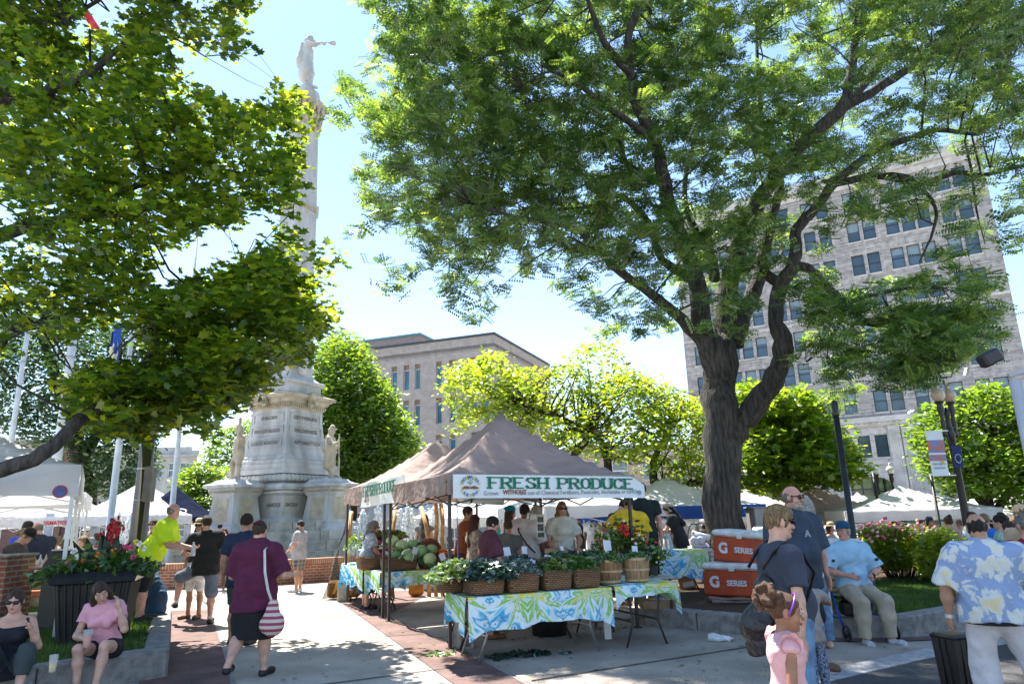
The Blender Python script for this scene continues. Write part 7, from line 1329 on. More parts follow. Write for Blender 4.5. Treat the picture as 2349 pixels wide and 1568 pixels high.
# --- man in grey tee, plaid shorts, profile to the left
q = G(683,1357); person('person with a short beard in a pale grey tee and plaid shorts, arms folded low', (q.x,q.y), 1.66, 82, cl('pale_grey', (.34,.33,.38)), sleeve=.55, hem=.14, loose=.028, bottom='shorts', bm=patmat('plaid_grey', (.06,.05,.05), (.16,.14,.13), (.34,.31,.29), 'plaid', 11), skin='tan', hair='short', hm='black', beard='black', shoes=shoew, build=1.12, belly=.12, arms={-1: ((-.1,.18,-1), (.55,.75,-.35)), 1: ((.15,.25,-1), (-.35,.85,-.6))}, face=True)
# --- neon shirt man bending
q = G(352,1412); e, J = person('bald person in a neon yellow tee leaning forward with a water bottle', (A(340,1300,10.8).x, 10.8), 1.74, -78, cl('neon_yellow', (.62,.85,.02), .06), sleeve=.75, hem=.10, loose=.035, bottom='shorts', bm=blk, blen=.5, skin='pink', hair='rim', hm='grey', shoes=shoeb, build=1.1, lean=28, z0=.26, head=(-6,-8), arms={-1: ((-.1,.25,-1), (.1,.95,-.15)), 1: ((.1,.35,-.95), (-.1,.98,-.2))}, handR='grip', handL='grip', legs={-1: ((-.03,-.12,-1),(0,-.02,-1)), 1: ((.03,-.05,-1),(0,-.05,-1))})
def bottle(e, J, sd, name, lab, m, h_=.2, r_=.033, cup=False):
    sh, el, wr, u1, u2, hd_ = J['arm'][sd]; p = world(e, wr+hd_*.09*J['s']+V3(0,.02,0)); b = MB(); b.lathe([(r_*.8,-h_/2), (r_*.95 if cup else r_,-h_/2+.01), (r_*1.15 if cup else r_,h_/2-.06 if not cup else h_/2), (r_*1.1 if cup else r_*.4,h_/2-.02 if not cup else h_/2+.001)] + ([] if cup else [(r_*.4,h_/2)]), n=14); o = b.build(name, m, None, True); o.location = p; tag(o, lab, name.replace('_', ' ')); return o
clearp = mat('clear_bottle', (.72,.76,.8), .1, .05, alpha=.7); bottle(e, J, 1, 'water_bottle', 'clear water bottle in the hand of the neon shirt', clearp)
# --- sunglasses man, black vest over plaid
q = G(395,1372); e, J = person('person in sunglasses, plaid shirt and ragged jean shorts facing the camera', (q.x+.05, 15.4), 1.76, 176, patmat('plaid_brown', (.45,.36,.30), (.16,.08,.06), (.6,.55,.5), 'plaid', 9), sleeve=.7, hem=.13, loose=.02, extra_top=None, bottom='shorts', bm=jean, skin='fair', hair='short', hm='brown', glasses=True, shoes=shoeb, build=1.05, arms={-1: ((-.2,.15,-1), (.75,.6,.35)), 1: ((.2,.1,-1), (-.4,.85,-.1))}); g = SDF(.04); [g.cone(J['C'](a_,0,.06), J['C'](c_,0,.07), .11, .10) for a_, c_ in ((.02,.42),)]; V, F_ = g.mesh(.016); quads('black_tee_front', V, F_, blk, e)
# --- straw hat woman drinking
q = G(433,1421); e, J = person('person with a straw hat, black top and white skirt drinking from a cup', (q.x,q.y+.15), 1.70, 170, blk, sleeve=.35, hem=.03, loose=.012, bottom='skirt', bm=wht, blen=.28, skin='tan', hair='wavy', hm='dark', glasses=True, hat='straw', hatm=mat('straw', (.66,.5,.28), .8, .15, 40), shoes=sand, build=.86, female=True, arms={-1: ((-.2,.3,-.9), (.35,.5,.9)), 1: ((.12,.1,-1), (0,.2,-1))}, handL='grip', head=(8,-3))
bottle(e, J, -1, 'plastic_cup', 'clear plastic cup raised by the straw hatted drinker', clearp, .12, .036, True)
# --- black tee man, foot on the curb
q = G(455,1432); e, J = person('person in a black tee from behind with one foot on the curb', (q.x+.05,q.y), 1.76, 22, blk, sleeve=.6, hem=.14, loose=.028, bottom='shorts', bm=cl('blue_grey_shorts', (.13,.16,.22)), blen=.52, skin='pink', hair='short', hm='dark', beard='dark', shoes=shoeb, socks=wht, build=1.12, side=-3, head=(38,0), arms={-1: ((-.45,.25,-.85), (.35,.9,-.1)), 1: ((.3,-.05,-1), (-.25,.5,-.85))}, legs={-1: ((-.72,.66,-.42), (-.12,-.05,-1)), 1: ((.06,-.03,-1), (.02,-.02,-1))})
# --- flower holder on the wall
q = A(520,1290,18.9); e, J = person('person seated on the fountain wall holding a pink and orange bouquet', (q.x, 18.6), 1.66, 188, cl('teal_top', (.03,.18,.28)), sleeve=.3, skin='fair', hair='bob', hm='auburn', bottom='trousers', bm=khk, shoes=sand, seat=.74, female=True, legs={-1: ((-.2,1,-.1),(0,.05,-1)), 1: ((.15,1,-.1),(0,.1,-1))}, arms={-1: ((-.15,.4,-.9),(.4,.7,.3)), 1: ((.15,.4,-.9),(-.4,.7,.3))})
p = A(513,1240,18.2); rng = np.random.default_rng(8); b = MB()
for m_i in range(3):
    b.m = m_i
    for k in range(16): v = rng.normal(size=3)*.09; b.ball((v[0],v[1],v[2]), .035, 6, 4)
o = b.build('bouquet', [pk[0], orf, pk[2]]); o.location = p; tag(o, 'pink and orange flower bouquet held up before the monument', 'bouquet')
# --- long grey haired woman at the stall
q = G(838,1396); e, J = person('person with long grey-brown hair, blue floral top and navy skirt reaching over the beet table', (q.x,q.y), 1.62, -66, patmat('blue_floral_top', (.50,.54,.60), (.16,.22,.36), (.7,.72,.75), 'floral', 16), sleeve=.55, hem=.12, loose=.02, bottom='skirt', bm=nvy, blen=.72, skin='pink', hair='wavy', hm='grey', glasses=True, shoes=shoeb, build=1.12, female=True, lean=8, head=(0,12), arms={-1: ((-.1,.35,-.95), (0,.9,-.35)), 1: ((.1,.3,-1), (-.1,.85,-.5))}, belly=.08)
# --- far left group
bg('person in a black cap with red brim and brown tee bending over the serving table', 24,1203,10.6,-80,top=cl('brown_grey', (.09,.07,.065)),hat='cap',hatm=blk,hm='blonde',hair='pony',lean=16,head=(0,18),bottom='trousers',bm=blk,arms={-1: ((-.1,.4,-.9),(0,.95,-.2)), 1: ((.1,.5,-.85),(0,.95,-.1))},skin='fair',female=True)
bg('person seen from behind in a royal blue polo and dark cap', 64,1197,13.6,-8,top=cl('royal_blue', (.01,.06,.45)),hem=.2,hair='short',hm='black',hat='cap',hatm=blk,skin='brown',build=1.25,bottom='trousers',bm=khk,arms={-1: ((-.3,.3,-.9),(.3,.9,.1))})
e, J = bg('balding person in glasses and a navy polo reading white papers', 95,1195,12.8,68,top=nvy,hair='rim',hm='grey',glasses=True,skin='pink',build=1.3,belly=.15,head=(0,22),bottom='trousers',bm=khk,arms={-1: ((-.1,.35,-.95),(.2,.95,.1)), 1: ((.1,.35,-.95),(-.2,.95,.15))},handL='flat',handR='flat')
b = MB(); b.box((0,0,0), (.24,.3,.008)); o = b.build('papers', wht); o.location = world(e, J['arm'][1][2]+V3(-.1,.14,.03)); tag(o, 'white papers held by the navy polo', 'paper')
bg('child with curly blond hair behind the grill', 128,1236,14.5,60,top=cl('tan_tee', (.4,.3,.2)),hair='curly',hm='blonde',child=True,bottom='shorts',bm=khk,build=.9)
bg('person with long straight brown hair and pale cardigan seated near the info tent', 152,1229,16,10,top=cl('pale_pink', (.66,.54,.52)),sleeve=1.9,hair='long',hm='brown',female=True,bottom='trousers',bm=jean,build=.95)
bg('dark haired person in sunglasses behind the pale cardigan', 169,1222,17.5,160,top=cl('grey_tee2', (.3,.29,.28)),hair='bob',hm='black',glasses=True,bottom='trousers',bm=jean,skin='olive',female=True)
bg('person in a white cap and grey shirt before the info tent', 200,1209,19,175,top=gry,hat='cap',hatm=wht,hair='short',hm='grey',glasses=True,bottom='trousers',bm=khk)
bg('child in white goggles and a grey tee with a lime stripe', 192,1233,12.2,172,top=cl('kid_grey', (.17,.17,.19)),hair='short',hm='blonde',child=True,bottom='shorts',bm=nvy,build=.85)
bg('person in a dark grey tank top behind the planter flowers', 266,1191,12.6,-70,top=cl('charcoal_tank', (.08,.08,.12)),sleeve=0,hair='bun',hm='brown',female=True,glasses=True,skin='fair',bottom='shorts',bm=jean,arms={-1: ((-.5,.4,-.8),(-.2,.8,-.6)), 1: ((.5,-.1,-.85),(.1,.3,-1))})
# --- under and behind the brown tents
bg('person with long brown hair in a grey dress beyond the bamboo poles', 974,1178,17,-15,top=cl('grey_dress', (.16,.15,.17)),sleeve=.1,hem=.4,hair='long',hm='brown',female=True,bottom='skirt',bm=cl('grey_dress', 0),blen=.5)
bg('person in a rust coloured tee leaning at the inner table', 1063,1161,13.2,-100,top=cl('rust', (.28,.07,.025)),hair='short',hm='dark',skin='tan',bottom='trousers',bm=cl('maroon_trousers', (.1,.03,.03)),build=1.15,lean=6,arms={1: ((.1,.4,-.9),(0,.8,-.6))})
bg('person with long dark red hair and patterned tan top behind the maroon vendor', 1088,1181,12.2,-60,top=patmat('tan_pattern', (.4,.33,.26), (.2,.16,.12), (.1,.1,.14), 'floral', 14),sleeve=.4,hair='long',hm='auburn',female=True,skin='pink',bottom='trousers',bm=khk)
e, J = person('vendor in a maroon tee with dark hair working behind the front baskets', (-.43,10.1), 1.62, -72, cl('maroon_tee', (.115,.03,.05)), sleeve=.75, hem=.15, loose=.03, bottom='shorts', bm=khk, skin='fair', hair='short', hm='dark', shoes=sand, build=1.3, female=True, lean=5, head=(-8,8), arms={-1: ((0,.3,-1),(.1,.8,-.7)), 1: ((.25,.2,-1),(-.1,.7,-.75))}, face=True)
bg('short haired person in a grey-green tee with a back turned', 1165,1192,11.7,-5,top=cl('grey_green', (.13,.14,.13)),hair='short',hm='brown',skin='olive',build=1.15,female=True,bottom='trousers',bm=gry,hem=.2,arms={-1: ((-.3,.2,-1),(-.1,.5,-.9))})
bg('person in a teal head scarf and navy top', 1171,1161,14.3,-75,top=nvy,hair='bob',hm='brown',hat='wrap',hatm=cl('teal_scarf', (.0,.22,.3)),female=True,bottom='trousers',bm=jean,skin='fair')
e, J = bg('person in a white blouse and taupe trousers with a dark strap seen from behind', 1203,1157,12.3,-18,top=cl('white_blouse', (.62,.57,.58)),sleeve=.85,hem=.12,loose=.035,hair='short',hm='black',skin='brown',build=1.25,female=True,bottom='trousers',bm=cl('taupe', (.22,.18,.16)),arms={1: ((.3,.1,-1),(.15,.3,-1))})
b = MB(); b.tube([Vector(J['C'](.54,-.12,0)), Vector(J['C'](.4,-.05,-.21)), Vector(J['C'](.2,.08,-.22)), Vector(J['C'](.05,.2,-.12))], .014, 6); b.build('strap', blk, e)
bg('blonde person in a striped white top facing right', 1230,1159,13.2,-95,top=patmat('blue_stripe', (.7,.7,.72), (.12,.16,.3), (0,0,0), 'stripe', 18),sleeve=.8,hair='bob',hm='white',female=True,bottom='trousers',bm=jean,skin='pink')
bg('tiny person in a teal cardigan and black dress far behind', 1134,1196,22,175,top=cl('teal_cardigan', (.0,.33,.36)),sleeve=1.5,hair='short',hm='black',female=True,bottom='skirt',bm=blk)
e, J = bg('blonde person in a white tee and sunglasses with a pink backpack', 1288,1151,12.4,-165,top=cl('cream_tee', (.66,.66,.58)),sleeve=.6,hair='bob',hm='blonde',glasses=True,female=True,build=1.2,skin='pink',bottom='skirt',bm=cl('dark_print', (.06,.06,.08), .6),arms={-1: ((-.3,.2,-.95),(.4,.8,-.4)), 1: ((.3,.1,-1),(-.3,.8,-.5))})
s = SDF(.06); s.cone((0,0,0), (0,0,.25), .14, .11, sq=((0,1,0),1.3)); V, F_ = s.mesh(.02); o = quads('backpack', V, F_, cl('dusty_pink', (.42,.20,.27))); o.location = world(e, J['C'](.15,.14,-.2)); tag(o, 'dusty pink backpack on the blonde shopper', 'backpack')
bg('person in a dark short sleeved shirt and khakis facing left far behind', 1325,1180,19,75,top=cl('charcoal', (.045,.045,.05)),hair='short',hm='dark',skin='pink',build=1.2,bottom='trousers',bm=khk)
bg('dark haired child beside the dark shirted person', 1317,1209,17.5,60,top=cl('kid_white', (.6,.5,.5)),hair='short',hm='black',child=True,bottom='shorts',bm=khk,skin='olive')
bg('person in white with a white cap', 1357,1178,20,150,top=wht,hat='cap',hatm=wht,hair='short',hm='grey',skin='brown',bottom='trousers',bm=wht)
bg('person in a black polo bending to bag greens', 1405,1140,12.9,-72,z0=.15,top=blk,hair='short',hm='dark',glasses=True,skin='pink',build=1.3,belly=.12,lean=12,head=(0,22),bottom='trousers',bm=blk,arms={-1: ((-.1,.4,-.9),(.0,.9,-.2)), 1: ((.1,.45,-.85),(0,.95,-.1))})
e, J = bg('person in a bright yellow tee with a print on the back', 1441,1137,12.2,20,z0=.1,top=cl('bright_yellow', (.72,.48,.02), .08),sleeve=.75,hem=.2,loose=.035,hair='short',hm='dark',skin='tan',build=1.25,bottom='trousers',bm=gry,arms={-1: ((-.45,.5,-.7),(-.1,.9,.2)), 1: ((.3,.1,-1),(0,.3,-1))})
g = MB(); [g.ball(tuple(J['C'](a_, .05+c_, -.165)), (.05-.01*i,.006,.018), 8, 5) for i, (a_, c_) in enumerate(((.42,0),(.33,.0),(.26,.01)))]; g.build('back_print', blk, e)
bg('tall dark haired person in a black tee behind the banner end', 1470,1108,12.9,170,z0=.2,top=cl('black_tee2', (.012,.02,.022)),hair='short',hm='black',skin='pink',build=1.15,bottom='trousers',bm=blk,face=True)
bg('person with long black hair in black reaching over the rear table', 1553,1148,13.8,62,z0=.2,top=blk,sleeve=.5,hair='long',hm='black',skin='fair',build=1.1,lean=12,head=(0,22),bottom='trousers',bm=blk,arms={-1: ((-.1,.45,-.85),(0,.95,.05)), 1: ((.1,.45,-.85),(0,.95,0))})
for u, v, Y, yw, hm_, hr_, tp, lb in ((1506,1196,22,60,'white','short',wht,'white haired person far behind the rear table'), (1540,1192,23,90,'dark','short',nvy,'dark haired person beyond the plastic bag'), (1596,1198,22,40,'white','bob',cl('lilac', (.5,.4,.5)),'white haired person right of the long black hair'), (1614,1202,21,-20,'brown','short',blk,'brown haired person in black beside the trunk'), (1640,1200,24,10,'grey','short',cl('sage', (.3,.35,.3)),'grey haired person half hidden by the trunk'), (1000,1196,25,0,'dark','short',cl('plum', (.25,.1,.2)),'dark haired person beyond the jets'), (1020,1192,26,40,'blonde','bob',wht,'blonde person in white beyond the fountain'), (1250,1190,24,20,'grey','short',gry,'grey shirted person far beyond the price tags'), (318-96,1222,23,100,'brown','bob',cl('coral', (.6,.2,.15)),'person in coral under the second white tent'), (340,1206,24,30,'dark','short',wht,'person in white behind the post'), (505,1200,24,10,'black','short',cl('plum', 0),'person in plum beyond the black tent'), (1745,1200,21,90,'grey','short',cl('sage', 0),'person in sage green left of the cabinet')):
    bg(lb, u, v, Y, yw, z0=-.1 if u > 1400 else 0., top=tp, hair=hr_, hm=hm_, bottom='trousers', bm=jean, vox=.024)
# --- right foreground
q = G(1866,1537); e, J = person('big bald person with goatee and sunglasses in a slate blue tee and black shorts', (q.x-.02,q.y), 1.84, -165, slate, sleeve=.85, hem=.17, loose=.032, bottom='shorts', bm=blk, blen=.52, skin='pink', hair='rim', hm='grey', glasses=True, beard='white', shoes=sand, build=1.15, belly=.04, head=(34,2), arms={-1: ((-.22,.08,-1),(.0,.2,-1)), 1: ((.2,.05,-1),(0,.25,-1))}, face=True)
for i, xx in enumerate((.1,)): text('chest_print', 'A', .09, mat('faded_print', (.3,.34,.4), .8), e, Vector(J['C'](.36,.02,.23)), R(180), bold=.004)
q = A(1846,1137,8.6); person('person with loose white-blond hair hidden behind the bald one', (q.x+.02, 8.7), q.z, 30, wht, sleeve=.6, skin='fair', hair='bob', hm='white', female=True, bottom='trousers', bm=jean, build=.9, head=(0,0))
q = A(1795,1171,4.7); e, J = person('person with short blonde hair and a slate tee carrying a black backpack', (q.x-.0, 4.85), 1.62, -80, cl('slate_tee', (.045,.055,.085)), sleeve=.6, hem=.15, loose=.012, bottom='trousers', bm=jean, skin='fair', hair='fringe', hm='blonde', glasses=True, build=1.0, female=True, belly=.03, head=(-4,2), arms={-1: ((-.1,.1,-1),(0,.35,-1)), 1: ((.22,-.08,-1),(.0,-.05,-1))}, shoes=shoew)
s = SDF(.06); s.cone((0,0,-.02), (0,.02,.26), .13, .085, sq=((0,1,0),1.7)); s.ell((0,-.05,.06), (.10,.06,.09)); V, F_ = s.mesh(.011, .014, 16, 4); o = quads('backpack', V, F_, mat('backpack_black', (.02,.02,.022), .45, .4, 8, .4, 20)); o.location = world(e, J['C'](-.02,-.02,-.22)); o.rotation_euler = (R(-14),0,e.rotation_euler.z); tag(o, 'slouching black backpack on the blonde person in the slate tee', 'backpack')
b = MB(); M0 = Matrix.Translation(e.location) @ Matrix.Rotation(e.rotation_euler.z, 4, 'Z')
for sd in (-1, 1): b.tube([M0 @ Vector(J['C'](a_, sd*c_, f_)) for a_, c_, f_ in ((.40,.1,-.20),(.50,.115,-.12),(.575,.12,-.02),(.50,.13,.10),(.36,.15,.17),(.18,.19,.05),(.08,.18,-.16))], .018, 6, sq=.4)
st = b.build('strap', mat('backpack_black', 0), None, True); st.parent = o; st.matrix_parent_inverse = (Matrix.Translation(o.location) @ o.rotation_euler.to_matrix().to_4x4()).inverted(); b = MB(); b.M = J['Mh']; b.ball((.078,.0,-.035), .006, 6, 4); b.ball((-.078,.0,-.035), .006, 6, 4); b.build('earring', wht, e)
q = A(1772,1352,3.75); e, J = person('small child in a pink ruffled top with a curly puff of hair and purple band', (q.x+.05, 3.8), q.z-.05, -95, cl('ruffle_pink', (.75,.42,.44), .05), sleeve=.03, hem=.34, loose=.022, bottom='shorts', bm=cl('kid_pink_shorts', (.5,.3,.32)), skin='girl', hair='puff', hm='curly', child=True, female=True, build=.98, head=(-6,6), arms={-1: ((-.15,.05,-1),(0,.1,-1)), 1: ((.2,-.12,-1),(0,.05,-1))}, face=True)
b = MB(); b.M = J['Mh']; b.tube([(-.086,0,-.01), (-.088,.03,.06), (-.05,.05,.115), (0,.055,.13), (.05,.05,.115), (.088,.03,.06), (.086,0,-.01)], .007, 6); b.build('headband', mat('purple_plastic', (.22,.05,.4), .3), e, True)
b = MB()
for sd in (-1, 1):
    sh = Vector(J['arm'][sd][0]); b.grid(lambda u, v: tuple(sh+Vector((sd*(.0+.03*v), .045*math.cos(u*6.28)*(.8+.5*v), .03+.042*math.sin(u*6.28)*(.8+.5*v)+.008*math.sin(u*40)*v))), 30, 3)
b.build('ruffle', cl('ruffle_pink', 0), e, True)
q = A(1858,1309,6.6); e, J = person('toddler in a grey and orange top standing before the bald person', (q.x, 6.7), q.z, 15, cl('kid_grey_orange', (.34,.30,.28)), sleeve=.4, hem=.2, bottom='trousers', bm=patmat('navy_dots', (.03,.05,.12), (.3,.35,.45), (.02,.03,.1), 'floral', 22), skin='girl', hair='short', hm='dark', child=True, build=.9, arms={-1: ((-.3,.3,-.8),(-.1,.9,.3)), 1: ((.7,.3,-.5),(-.6,.6,.2))}, shoes=shoeb)
# old man on his rollator
q = G(1958,1478); OM = Vector((q.x+.30, q.y+.42, 0)); oldblue = cl('pale_blue_polo', (.36,.58,.74), .06)
e, J = person('old person in a navy cap and pale blue polo seated with hands folded', OM, 1.72, -176, oldblue, sleeve=.8, hem=-.02, loose=.026, bottom='trousers', bm=khk, skin='pink', hair='rim', hm='white', hat='cap', hatm=cl('cap_teal_navy', (.01,.07,.15)), shoes=shoew, seat=.60, build=1.08, head=(-62,-2), lean=-3, legs={-1: ((-.14,.9,-.30),(-.02,.04,-1)), 1: ((.16,.9,-.30),(.04,.04,-1))}, arms={-1: ((-.45,.22,-.85),(.78,.72,-.28)), 1: ((.48,.22,-.85),(-.8,.72,-.25))}, face=True, handL='grip', handR='relax')
b = MB(); wr = Vector(J['arm'][-1][2]); b.tube([wr-Vector((.01,.0,0)), wr+Vector((.014,.012,0))], .034, 12); b.build('watch', blk, e); g = MB(); g.M = J['Mh']; g.add([(-.02,.082,.075), (.03,.082,.07), (0,.078,.095)], [(0,1,2)]); g.build('cap_badge', green_t, e)
rl = empty('rollator', (OM.x, OM.y+.08, 0), R(-176), 'blue framed rollator walker the old person sits on', 'walker'); bl = mat('rollator_blue', (.01,.07,.45), .3, .1, metal=.3); b = MB()
for sd in (-1, 1): b.tube([(sd*.31,-.26,.07), (sd*.30,-.05,.5), (sd*.29,.08,.93)], .014, 8); b.tube([(sd*.31,.30,.07), (sd*.30,.05,.52), (sd*.29,-.08,.86)], .014, 8); b.bar((sd*.305,-.16,.26), (sd*.305,.2,.26), .02)
b.build('frame', bl, rl, True); b = MB(); b.box((0,0,.50), (.52,.32,.04), .01); b.build('seat', black, rl); b = MB(); b.box((0,.02,.36), (.36,.2,.2), .04); b.build('basket', black, rl)
for sd in (-1, 1):
    for y in (-.27,.31): b = MB(); wheel(b, (0,0,0), .085, .03); b.v = [(sd*.31+yy, y+xx, .10+zz) for xx, yy, zz in b.v]; b.tube([(sd*.31-.015,y,.1), (sd*.31+.015,y,.1)], .05, 12); b.build('wheel', black, rl, True)
    b = MB(); b.tube([(sd*.29,.06,.93), (sd*.29,.2,.95)], .018, 8); b.build('handle', black, rl, True)
q = Vector(J['C'](.0,-.34,.0)); b = MB(); b.grid(lambda u, v: (OM.x-.36+.02*math.sin(u*9), OM.y-.1+u*.28, .28+.6*v+.02*math.sin(u*8)), 6, 8); tag(b.build('towel', wht), 'white cloth draped on the left side of the rollator', 'cloth')
# floral shirt man
e, J = person('stocky balding person from behind in a blue and cream floral shirt and white trousers', (A(2245,1215,5.55).x,5.55), 1.53, -12, patmat('hawaiian_shirt', (.27,.36,.55), (.64,.66,.62), (.74,.62,.36), 'floral', 8), sleeve=.95, hem=.07, loose=.034, bottom='trousers', bm=cl('off_white_trousers', (.66,.62,.63), .05), skin='tan', hair='rim', hm='dark', shoes=shoeb, build=1.42, head=(-8,8), arms={-1: ((-.42,.02,-1),(.0,.14,-1)), 1: ((.5,.05,-.9),(.25,.2,-1))}, legs={-1: ((-.08,.1,-1),(0,-.05,-1)), 1: ((.28,-.08,-1),(.1,-.1,-1))}, handL='grip')
b = MB(); wr = Vector(J['arm'][-1][2]); b.tube([wr-Vector((0,0,.012)), wr+Vector((0,0,.014))], .031, 12); b.build('watch', alum, e); g = SDF(.01); g.cone(J['C'](-.085), J['C'](-.06), .215, .215, sq=(J['fw'], 1.1), flat=(1, 1)); V, F_ = g.mesh(.01); quads('belt', V, F_, blk, e)
# right edge and right background
e, J = bg('person in a crimson shirt cut by the right edge with a tote on the shoulder', 2348,1180,6.6,-5,top=cl('crimson', (.26,.008,.04)),sleeve=.8,hair='short',hm='grey',skin='pink',build=1.2,bottom='trousers',bm=cl('pale_jean', (.4,.42,.52)),female=True)
b = MB(); b.box((0,0,0), (.34,.06,.36), .02); o = b.build('tote_bag', cl('tote_crimson', (.34,.012,.06))); o.location = world(e, J['C'](.05,-.03,-.25)); o.rotation_euler = (0,R(6),R(-5)); tag(o, 'crimson tote with white print and handles at the right edge', 'tote bag'); b = MB()
for x in (-.09,.09): b.tube([(x,.0,.17), (x*.9,.02,.4), (x*.8,.09,.56)], .014, 6, sq=.4)
b.box((0,0,.16), (.345,.065,.05)); b.build('handle', wht, o); text('print', 'FAIRLY\nHISTORY\nBOY', .06, wht, o, (0,-.034,-.04), 0, bold=.001)
bg('blond person in a pale cap behind the crimson shirt', 2342,1160,8.2,0,top=cl('tan_tee', 0),hair='short',hm='blonde',hat='cap',hatm=cl('tan_cap', (.6,.42,.25)),skin='fair',bottom='trousers',bm=khk)
bg('person in a blue and navy plaid shirt near the right edge', 2313,1196,8.8,25,top=patmat('plaid_blue', (.01,.02,.06), (.03,.12,.42), (.2,.32,.6), 'plaid', 8),sleeve=1.6,hair='short',hm='brown',skin='fair',bottom='trousers',bm=nvy,build=1.1)
bg('person with dark curly hair and a mint top seen from behind', 2290,1182,10.4,50,z0=-.08,top=cl('mint', (.36,.5,.42)),sleeve=.15,hair='curly',hm='dark',female=True,skin='pink',bottom='trousers',bm=khk)
bg('person in a bright blue tee with a round back print', 2256,1178,12,10,z0=-.15,top=cl('bright_blue', (.01,.13,.5)),hair='short',hm='blonde',skin='pink',bottom='shorts',bm=cl('red_shorts', (.5,.04,.04)))
bg('brown haired person mostly hidden behind the bright blue tee', 2229,1174,13.5,10,z0=-.2,top=wht,hair='short',hm='brown',skin='fair',bottom='shorts',bm=khk)
bg('person with a bun in a white tank top seen from behind', 2174,1184,13.8,5,z0=-.2,top=cl('white_tank', (.66,.64,.7)),sleeve=0,hair='bun',hm='brown',skin='pink',female=True,bottom='shorts',bm=jean,build=.95)
bg('person in a red tank and navy cap', 2130,1186,16.5,-170,z0=-.3,top=cl('red_tank', (.5,.02,.04)),sleeve=0,hair='bob',hm='dark',hat='cap',hatm=nvy,skin='olive',female=True,bottom='shorts',bm=jean)
bg('person in a white shirt with hand to mouth under the big white tent', 2113,1187,17.5,-100,z0=-.3,top=wht,hair='short',hm='brown',skin='pink',bottom='trousers',bm=khk,arms={1: ((.2,.4,-.8),(-.1,.5,.9))})
bg('grey haired person in white behind the red tank', 2144,1188,17,20,z0=-.3,top=cl('white_blue', (.6,.62,.7)),hair='short',hm='grey',skin='pink',bottom='trousers',bm=khk)
bg('dark haired person in green under the big white tent', 2072,1190,18.5,110,z0=-.3,top=cl('green_tee', (.02,.22,.12)),hair='long',hm='black',skin='olive',female=True,bottom='trousers',bm=jean)
bg('black haired person left of the green tee', 2052,1192,18.2,-20,z0=-.3,top=cl('green_dark', (.02,.12,.06)),hair='curly',hm='black',skin='brown',female=True,bottom='trousers',bm=jean)
bg('person in magenta by the thin dark pole', 2034,1191,18.8,170,z0=-.3,top=cl('magenta', (.55,.03,.18)),hair='bob',hm='brown',skin='olive',female=True,bottom='trousers',bm=jean)
bg('person in a sun hat and grey tank under the pinkish tent', 1903,1199,16,-140,z0=-.15,top=cl('grey_tank', (.3,.3,.33)),sleeve=0,hair='bob',hm='brown',hat='straw',hatm=mat('straw', 0),skin='pink',female=True,bottom='shorts',bm=khk)
for u, v, Y, tp, hm_, lb in ((2000,1196,21,cl('coral', 0),'dark','person in coral left of the magenta shirt, far'), (2095,1194,22,wht,'brown','person in white deep under the big white tent'), (2200,1192,19,cl('lilac', 0),'grey','grey haired person in lilac right of the tent'), (2270,1190,20,gry,'dark','person in grey far behind the curly hair'), (1935,1205,22,cl('sage', 0),'black','person in sage green beyond the slim black post'), (2325,1185,16,cl('coral', 0),'blonde','blonde person in coral beyond the plaid shirt')):
    bg(lb, u, v, Y, 40, z0=-.35, top=tp, hair='short', hm=hm_, bottom='trousers', bm=jean, vox=.024)
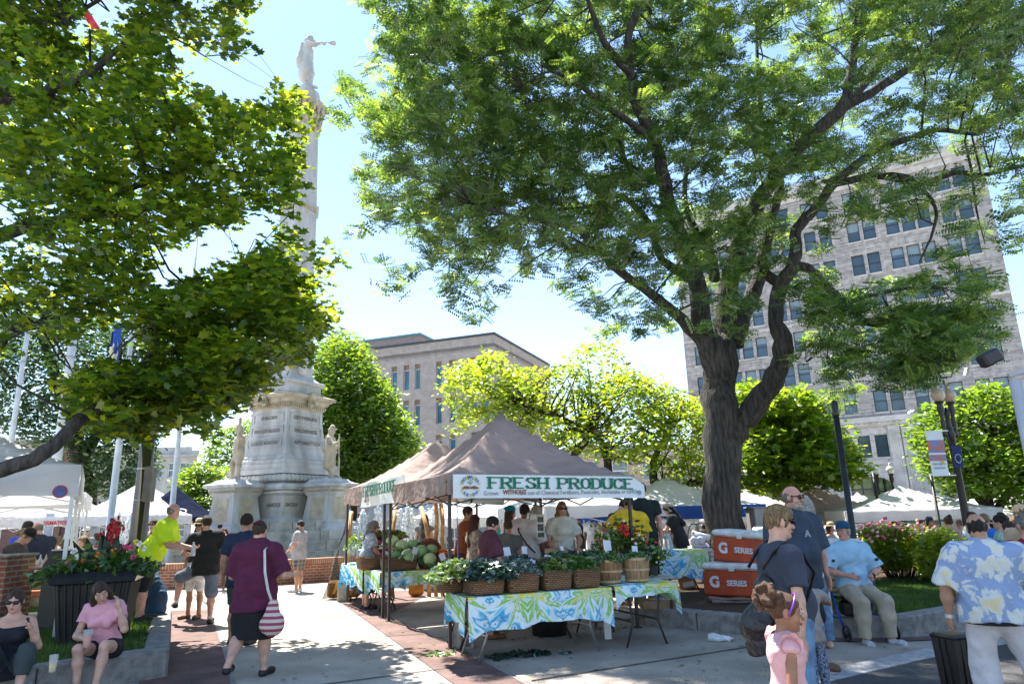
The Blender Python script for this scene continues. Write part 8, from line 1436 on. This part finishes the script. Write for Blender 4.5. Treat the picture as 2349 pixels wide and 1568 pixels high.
# --- seated women at the left
q = A(243,1345,6.75); e, J = person('person with long brown hair in a pink tee seated on the curb', (-4.28,7.62), 1.52, -172, cl('candy_pink', (.78,.38,.46), .05), sleeve=.42, hem=.02, loose=.014, bottom='shorts', bm=blk, blen=.22, skin='fair', hair='long', hm='brown', seat=.40, build=.92, female=True, lean=16, side=4, head=(28,14), legs={-1: ((-.12,.93,.2),(.05,.22,-1)), 1: ((.10,.94,.16),(-.08,.02,-1))}, arms={-1: ((-.45,.35,-.8),(.32,.0,1)), 1: ((.3,.12,-1),(-.75,.75,-.05))}, face=True, handR='grip')
sh, el, wr, u1, u2, hd_ = J['arm'][1]; p = world(e, wr+hd_*.07+V3(0,.03,.02)); b = MB(); b.lathe([(.032,-.08), (.045,.08)], n=16, caps=False); o = b.build('plastic_cup', mat('clear_cup', (.8,.8,.82), .1, .02, alpha=.35), None, True); o.location = p; tag(o, 'clear cup of orange-red drink held by the pink tee', 'plastic cup'); b = MB(); b.lathe([(.03,-.079), (.031,-.03), (.038,.025), (.001,.026)], n=16); b.build('drink', mat('orange_drink', (.75,.16,.04), .2, .3, 10), o, True)
q = A(60,1372,6.3); e, J = person('person in dark sunglasses and a black tank top sitting at bottom left', (-4.93,7.12), 1.5, -150, cl('black_tank', (.012,.014,.022)), sleeve=0, hem=.10, loose=.012, bottom='capri', bm=cl('dark_olive', (.045,.06,.06)), skin='fair', hair='pony', hm='brown', glasses=True, seat=.34, build=1.05, female=True, lean=8, head=(-12,2), legs={-1: ((-.2,.86,.42),(.08,.35,-1)), 1: ((.12,.8,.5),(.1,.5,-1))}, arms={-1: ((-.3,.3,-.9),(.35,.55,.9)), 1: ((.35,-.1,-1),(-.1,.4,-1))}, shoes=shoew, face=True)
b = MB(); b.lathe([(.026,-.07), (.036,.07)], n=14, caps=False); p = A(122,1520,6.5); o = b.build('plastic_cup', mat('clear_cup', 0), None, True); o.location = p; tag(o, 'clear cup with a yellow drink by the knee of the tank top', 'plastic cup'); b = MB(); b.lathe([(.025,-.069), (.03,-.0), (.001,.001)], n=14); b.build('drink', mat('yellow_drink', (.75,.5,.03), .2), o, True)
sh, el, wr, u1, u2, hd_ = J['arm'][-1]; p = world(e, wr+hd_*.1); b = MB(); b.box((0,0,0), (.03,.02,.06), .006); o = b.build('phone', black); o.location = p; tag(o, 'small dark object in the raised hand at bottom left', 'phone')
